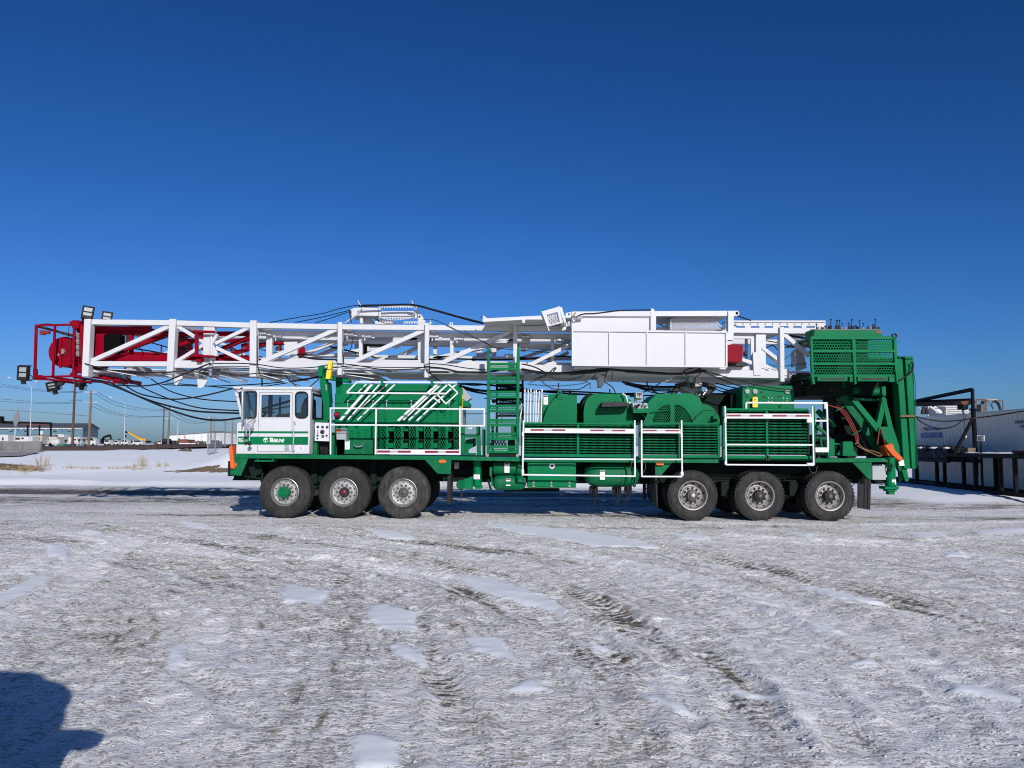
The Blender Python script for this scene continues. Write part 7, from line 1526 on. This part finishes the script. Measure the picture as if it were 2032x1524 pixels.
# steel yard racks in front of the container, parallel to it
ro = 1.2
def rpt(d, e, z): return p0+cd*d+cn*e+Vector((0,0,z))
rz = 0.24
def rbar(s, a, b, w, h=None): s.bar(a,b,w,h or w)
rk = thing('steel_rack', 'low black steel rack table behind the rear of the rig', 'rack', rpt(0,ro,rz))
def fr(d0, d1, ht, parent, posts_):
    mb = MB()
    for e in (ro-.55, ro+.45): rbar(mb, rpt(d0,e,rz+ht), rpt(d1,e,rz+ht), .12,.13); rbar(mb, rpt(d0,e,rz+.07), rpt(d1,e,rz+.07), .12,.12)
    mb.build('rack_rail', m_rack, parent, .008)
    for d in posts_:
        mb = MB()
        for e in ((ro-.55, ro+.45) if d in posts_[::2] else (ro+.45,)): rbar(mb, rpt(d,e,rz+.1), rpt(d,e,rz+ht), .10)
        mb.build('rack_post', m_rack, parent, .008)
    sub('rack_top', m_rack, lambda s: s.add([rpt(d0,ro-.55,rz+ht+.07),rpt(d1,ro-.55,rz+ht+.07),rpt(d1,ro+.45,rz+ht+.07),rpt(d0,ro+.45,rz+ht+.07)]+[rpt(d0,ro-.55,rz+ht+.03),rpt(d1,ro-.55,rz+ht+.03),rpt(d1,ro+.45,rz+ht+.03),rpt(d0,ro+.45,rz+ht+.03)],[(0,1,2,3),(7,6,5,4),(0,4,5,1),(1,5,6,2),(2,6,7,3),(3,7,4,0)]), parent)
def on_r(px, py, e=ro+.45):
    d = CROT @ Vector(((px-1016)/FPX, -(py-762)/FPX, -1)); o_ = Vector((0,0,CAMH)); t = (p0+cn*e-o_).dot(cn)/d.dot(cn); return o_+d*t
def dof(px, e=ro+.45): return (on_r(px,900,e)-p0).dot(cd)
d1,d2,d3 = dof(1815), dof(1882), dof(2060)
h1 = on_r(1840,913).z-rz; h2 = on_r(1935,904).z-rz
fr(-0.5, d2, h1, rk, [dof(1818), dof(1858)])
rk2 = thing('steel_rack', 'taller black steel rack carrying the jib crane post', 'rack', rpt(d2,ro,rz)); fr(d2+.02, d3, h2, rk2, [dof(1911), dof(1934), dof(1984), dof(2013)])
for nm,(x0,x1),hh,lab in (('snow_cover',(1826,1877),h1,'thin snow layer on the lower black rack'),('snow_cover',(1905,2006),h2,'thin snow layer on the taller black rack')):
    mb = MB(); q0,q1 = dof(x0),dof(x1); vs=[]
    N_=14
    for i in range(N_+1):
        for j in range(5): d=q0+(q1-q0)*i/N_; e=ro-.5+.9*j/4; vs.append(rpt(d,e+random.uniform(-.03,.03),rz+hh+.075+(0.05*random.random() if 0<i<N_ and 0<j<4 else 0)))
    mb.add(vs,[(i*5+j,(i+1)*5+j,(i+1)*5+j+1,i*5+j+1) for i in range(N_) for j in range(4)]); tag(mb.build(nm, m_snowm), lab, 'snow', 'snow lying on the racks')
# black hoses / tarp bundle on the lower rack
mb = MB(); q0,q1 = -0.3,d2-.1
N_=26; vs=[]
for i in range(N_+1):
    d=q0+(q1-q0)*i/N_; hh=.42*(0.7+.5*random.random())*(1 if 0<i<N_ else .3)
    for j,(e,f) in enumerate(((-.5,0),(-.42,.7),(-.15,1),(.15,.95),(.36,.6),(.44,0))): vs.append(rpt(d,ro+e+random.uniform(-.05,.05),rz+h1+.07+hh*f+random.uniform(-.03,.03)))
mb.add(vs,[(i*6+j,(i+1)*6+j,(i+1)*6+j+1,i*6+j+1) for i in range(N_) for j in range(5)]); o=mb.build('hose_bundle', m_black, None, smooth=False); tag(o,'crumpled black hose bundle flecked with snow lying on the lower black rack','hose bundle')
mb=MB(); 
for k in range(9):
    q=rpt(q0+(q1-q0)*random.uniform(.5,.95),ro+random.uniform(-.1,.25),rz+h1+.45); mb.lathe(q,[(.001,-.05),(.12,-.03),(.13,.0),(.001,.04)],8,'Z')
mb.build('snow_clump', m_snowm, o)
def blk(px0,px1,h,e,hh,m,lab,nm,cat):
    q0,q1=dof(px0,e),dof(px1,e); mb=MB(); a=[rpt(d,ee,z) for z in (rz+hh+.075,rz+hh+.075+h) for d,ee in ((q0,e),(q1,e),(q1,e-.25),(q0,e-.25))]; mb.add(a,[(0,3,2,1),(4,5,6,7),(0,1,5,4),(1,2,6,5),(2,3,7,6),(3,0,4,7)]); tag(mb.build(nm,m,None,.01),lab,cat)
blk(1906,1921,.17,ro+.2,h2,m_wood,'short timber block on the taller rack beside the brace','timber_block','timber')
blk(2008,2060,.10,ro+.3,h2,m_rust,'rusty red steel plates stacked on the taller rack at the right edge','steel_plate','steel plate')
# jib crane
jd = dof(1934,ro-.1); jb = rpt(jd,ro-.1,rz); Yj = jb.y
jc = thing('jib_crane', 'black pillar jib crane with red hoist trolley beside the container', 'jib crane', jb)
def J(px,py): 
    q=P(px,py,Yj); return q
mp_ = J(1929.5,773)
sub('pillar', m_rack, lambda s: (s.tube([J(1937,945),J(1935,880),J(1932.5,836),J(1931,815)],M(8.5,Yj)/2,14), s.tube([J(1931,818),J(1929.5,772)],M(6.5,Yj)/2,14), s.tube([J(1931.2,811),J(1931,814.5)],M(13,Yj)/2,16)), jc)
jt = Vector((J(1800,803).x+1.0, Yj+4.6, J(1930,795).z+0.05))     # the arm swings away towards the left rear
jtip = P(1806,801,Yj+5.0); jroot = J(1927,797)
sub('jib_arm', m_rack, lambda s: s.bar(jroot,jtip,.16,.24), jc); sub('tie_rod', m_rack, lambda s: s.bar(J(1929,773),P(1812,797,Yj+4.8),.10,.10), jc)
sub('brace', m_rack, lambda s: s.tube([J(1892,903),J(1930,831)],M(6.5,Yj)/2,12), jc)
tj = J(1915,800); 
sub('hoist_trolley', m_rust, lambda s: s.prism([(1907,796),(1923,795),(1921,802),(1917,804),(1912,804),(1908,801)],Yj-.1,Yj+.3), jc, .01); sub('hoist_body', m_rack, lambda s: s.pbox(1910,803,1922,812.5,Yj-.12,Yj+.2), jc, .02); sub('hoist_drum', m_rvw, lambda s: s.lathe(J(1916,817),[(.001,-.1),(M(5,Yj),-.06),(M(5,Yj),.1),(.001,.14)],16), jc)
sub('hoist_chain', m_iron, lambda s: (s.tube([J(1912,820),J(1914,850),J(1915.5,893)],.012,5), s.tube([J(1918,820),J(1914,838),J(1914,872)],.012,5)), jc); sub('hook', m_chrome, lambda s: s.tube(spline([J(1916,862),J(1918,865),J(1916,868),J(1914,866)],4),.015,5), jc)
for pts,lab in (([(1816,826),(1840,832),(1870,836),(1905,834),(1930,830),(1980,824),(2040,814)],'upper black hose slung from the rig strap past the jib pillar'), ([(1816,827),(1832,840),(1855,849),(1875,850),(1895,845),(1912,832)],'lower black hose sagging from the rig strap to the hoist')):
    n_=len(pts); Ys_=[17.6+(Yj-.3-17.6)*i/(n_-1) for i in range(n_)]
    if n_==7: Ys_=[17.6,18.8,20.2,21.8,22.6,22.2,21.5]
    mb=MB(); mb.tube(spline([P(a_,b_,y_) for (a_,b_),y_ in zip(pts,Ys_)],8),.018,6); tag(mb.build('slung_hose',m_cable),lab,'hose','black hoses slung behind the rig')
a = P(1938.5,864,24.6)
sn_ = thing('notice_sign','small white sign with three lines of black writing beside the jib pillar','sign',(a.x,a.y,a.z-.3))
ps=[P(1938.5,863.5,24.6),P(1953.5,864,24.4),P(1953.8,875.5,24.4),P(1938.5,875,24.6)]; sd_=(ps[1]-ps[0]).normalized(); sn2=Vector((sd_.y,-sd_.x,0)).normalized()
mb=MB(); mb.add(ps+[v-sn2*.02 for v in ps],[(0,1,2,3),(7,6,5,4),(0,4,5,1),(1,5,6,2),(2,6,7,3),(3,7,4,0)]); mb.build('sign_plate',m_decal,sn_)
for s_,pa,pb in (('JIB CRANE',(1940,867.3),(1951.5,867.6)),('MAX LOAD',(1940,870.6),(1951.5,870.9)),('1000 LBS',(1941,874),(1950,874.2))):
    a=P(pa[0],pa[1],24.57)+sn2*.006; b=P(pb[0],pb[1],24.42); hm=M(2.1,24.5); o=text('lettering',s_,0,0,20,1,m_dtext,sn_,loc=a,hm=hm,rot=Matrix((sd_*Vector((1,1,0)),Vector((0,0,1)),sn2)).transposed())
    co=np.array([v.co[:] for v in o.data.vertices]); q=co@np.array(sd_[:]); k=(b-a).length/(q.max()-q.min()); co=co+np.outer((q-q.min())*(k-1),np.array(sd_[:])); o.data.vertices.foreach_set('co',co.astype(np.float32).ravel()); o.data.update()
pj=MB(); pj.bar(P(1946,874,24.6),P(1946,874,24.6)-Vector((0,0,1.6)),.05,.05); pj.build('sign_post',m_rack,sn_)
# things standing behind the container
Yk=34.5
tc_=thing('white_machine','white louvred machine unit rising behind the container','machine unit',at(1880,Yk))
sub('housing',m_rvw,lambda s:(s.pbox(1877,800,1912,850,Yk,Yk+1.5)),tc_,.02); sub('louvre',m_grey,lambda s:[s.pbox(1881,803+k*4,1908,804.2+k*4,Yk-.04,Yk) for k in range(5)],tc_); sub('frame',m_rvw,lambda s:(s.pbar((1842,803),(1842,850),1.4,Yk),s.pbar((1842,804),(1878,806),1.6,Yk),s.pbar((1818,803),(1845,803),1.2,Yk),s.pbar((1844,806),(1866,820),3,Yk),s.pbar((1823,808),(1836,818),1,Yk)),tc_); sub('ladder_panel',m_decal,lambda s:s.prism([(1849,809),(1857,806),(1874,820),(1860,820)],Yk+.2,Yk+.3),tc_); sub('duct',m_iron,lambda s:s.tube(spline([P(1831,822,Yk),P(1833,810,Yk),P(1838,811,Yk),P(1840,822,Yk)],5),.09,8),tc_)
Yk2=30.5
xk=19.6
tf=thing('pipe_frame','rusty square tube frame with hoses standing behind the container roof','pipe frame',(xk,Yk2,gz(xk,Yk2)))
sub('frame',m_rust,lambda s:(s.pbar((1937,792),(1936,850),1.2,Yk2),s.pbar((1937,792),(1990,795),1.2,Yk2),s.pbar((1990,795),(1990,850),1.2,Yk2),s.pbar((1957,793),(1957,850),1.2,Yk2),s.pbar((1959,795),(1972,813),.7,Yk2)),tf); sub('canopy',m_rvc,lambda s:s.prism([(1952,793),(1958,791.5),(1975,792),(1982,794),(1970,795)],Yk2+.1,Yk2+.8),tf); sub('hose',m_cable,lambda s:(s.tube(spline([P(1970,796,Yk2),P(1979,801,Yk2),P(1984,814,Yk2)],5),.03,6),s.tube(spline([P(1974,796,Yk2),P(1982,800,Yk2),P(1986,814,Yk2)],5),.03,6),s.tube([P(1969,797,Yk2),P(1968,805,Yk2),P(1971,812,Yk2)],.02,5)),tf); sub('filter',m_hub,lambda s:(s.pbox(1947,802,1952,850,Yk2,Yk2+.3),s.pbox(1952,795,1957,850,Yk2+.1,Yk2+.3)),tf)
# parked pickup just left of the camera: only its shadow reaches into the picture
mpk=mat('pickup_paint',(.05,.055,.065),.35,var=.05,coat=.3)
pk=thing('parked_pickup','dark tall pickup standing just left of the viewpoint, its mirror shadow lying on the snow','pickup',(-2.75,1.1,0))
def py_(s,pts,x0,x1):       # profile in the y-z plane extruded along x
    n=len(pts); s.add([(x0,y,z) for y,z in pts]+[(x1,y,z) for y,z in pts],[tuple(range(n-1,-1,-1)),tuple(range(n,2*n))]+[(i,(i+1)%n,n+(i+1)%n,n+i) for i in range(n)])
def xz_(s,pts,y0,y1):
    n=len(pts); s.add([(x,y0,z) for x,z in pts]+[(x,y1,z) for x,z in pts],[tuple(range(n)),tuple(range(2*n-1,n-1,-1))]+[(i,n+i,n+(i+1)%n,(i+1)%n) for i in range(n)])
def from_shadow(px, py, yp):     # where the truck's edge at depth yp must be to throw its shadow on that spot of the yard
    g = GP(px, py); q = (g.y-yp)/(math.cos(SUN_AZ)*math.cos(SUN_EL)); return (g.x+q*math.sin(SUN_AZ)*math.cos(SUN_EL), q*math.sin(SUN_EL))
YS_ = 1.35
roofl = [from_shadow(x_, y_, YS_) for x_, y_ in ((-60,1331),(20,1330),(70,1331),(86,1338),(96,1347),(116,1351),(136,1361),(147,1374),(144,1389),(134,1406),(133,1422),(128,1440),(118,1456),(98,1478),(78,1498),(58,1524),(30,1560))]
lowx, lowz = roofl[-1]
sub('body',mpk,lambda s:xz_(s,[(-3.75,.45),(lowx-.05,.45),(lowx,.8),(lowx,lowz-.01),(-3.65,lowz-.01),(-3.78,lowz-.1),(-3.79,.8)],-3.6,1.9),pk,.05)
sub('cabin',mpk,lambda s:xz_(s,roofl[::-1]+[(-3.35,roofl[0][1]),(-3.6,roofl[0][1]-.25),(-3.7,lowz)],-1.4,YS_),pk,.015)
sub('mirror',m_black,lambda s:xz_(s,[from_shadow(x_,y_,YS_+.06) for x_,y_ in ((112,1452),(150,1450),(186,1455),(204,1464),(200,1474),(186,1486),(165,1490),(95,1484))][::-1],YS_+.03,YS_+.10),pk,.008)
for yy in (-2.6,.9): 
    for xx in (-3.72,-1.98): sub('wheel',m_black,lambda s:s.cyl((xx,yy,.4),(xx+.26,yy,.4),.4,24),pk,.03)
# ================= every loose piece of a repeated part becomes an object of its own
PATTERN = {'louvre','plank','mesh_guard','perforated_panel','far_panel','lettering','decal_print','tread','far_tread','chain','fence_mesh','crown','board_mesh','hole_plate','red_tape','silver_tape','door_gap','panel_gap','finger_rack','tie_down_strap','emblem','service_wire','hose_bay','cover_bolt','tyre','tag_print','gauge_face','roof_snow','snow_clump','side_panel','wing_cage','cab','radiator_shade','deck_edge','logo_mark'}
def loose(me):
    n = len(me.vertices); par = list(range(n))
    def f(a):
        while par[a] != a: par[a] = par[par[a]]; a = par[a]
        return a
    for e in me.edges:
        a, b = f(e.vertices[0]), f(e.vertices[1])
        if a != b: par[a] = b
    g = {}
    for i in range(n): g.setdefault(f(i), []).append(i)
    return list(g.values())
for o in list(col.objects):
    if o.type != 'MESH' or o.parent is None or o.children or o.name.split('.')[0] in PATTERN or len(o.data.vertices) > 6000: continue
    comps = loose(o.data)
    if not 2 <= len(comps) <= 60: continue
    bb = []
    for c in comps:
        co = np.array([o.data.vertices[i].co[:] for i in c]); bb.append([co.min(0)-.012, co.max(0)+.012])
    lab = list(range(len(comps)))
    def ff(a):
        while lab[a] != a: a = lab[a]
        return a
    for i in range(len(comps)):
        for j in range(i):
            if np.all(bb[i][0] <= bb[j][1]) and np.all(bb[j][0] <= bb[i][1]): lab[ff(i)] = ff(j)
    groups = {}
    for i in range(len(comps)): groups.setdefault(ff(i), []).extend(comps[i])
    if len(groups) < 2 or len(groups) > 24: continue
    polys = [tuple(p.vertices) for p in o.data.polygons]; smooth = o.data.polygons[0].use_smooth
    base = o.name.split('.')[0]; vco = [tuple(v.co) for v in o.data.vertices]; first = True
    for gi in groups.values():
        s_ = {v: k for k, v in enumerate(gi)}; fs = [tuple(s_[v] for v in p) for p in polys if p[0] in s_]
        me = bpy.data.meshes.new(base); me.from_pydata([vco[v] for v in gi], [], fs); me.update()
        if o.data.materials: me.materials.append(o.data.materials[0])
        if smooth: me.polygons.foreach_set('use_smooth', [True]*len(me.polygons)); me.set_sharp_from_angle(angle=R(38))
        if first: o.data = me; first = False
        else: c = o.copy(); c.data = me; col.objects.link(c)
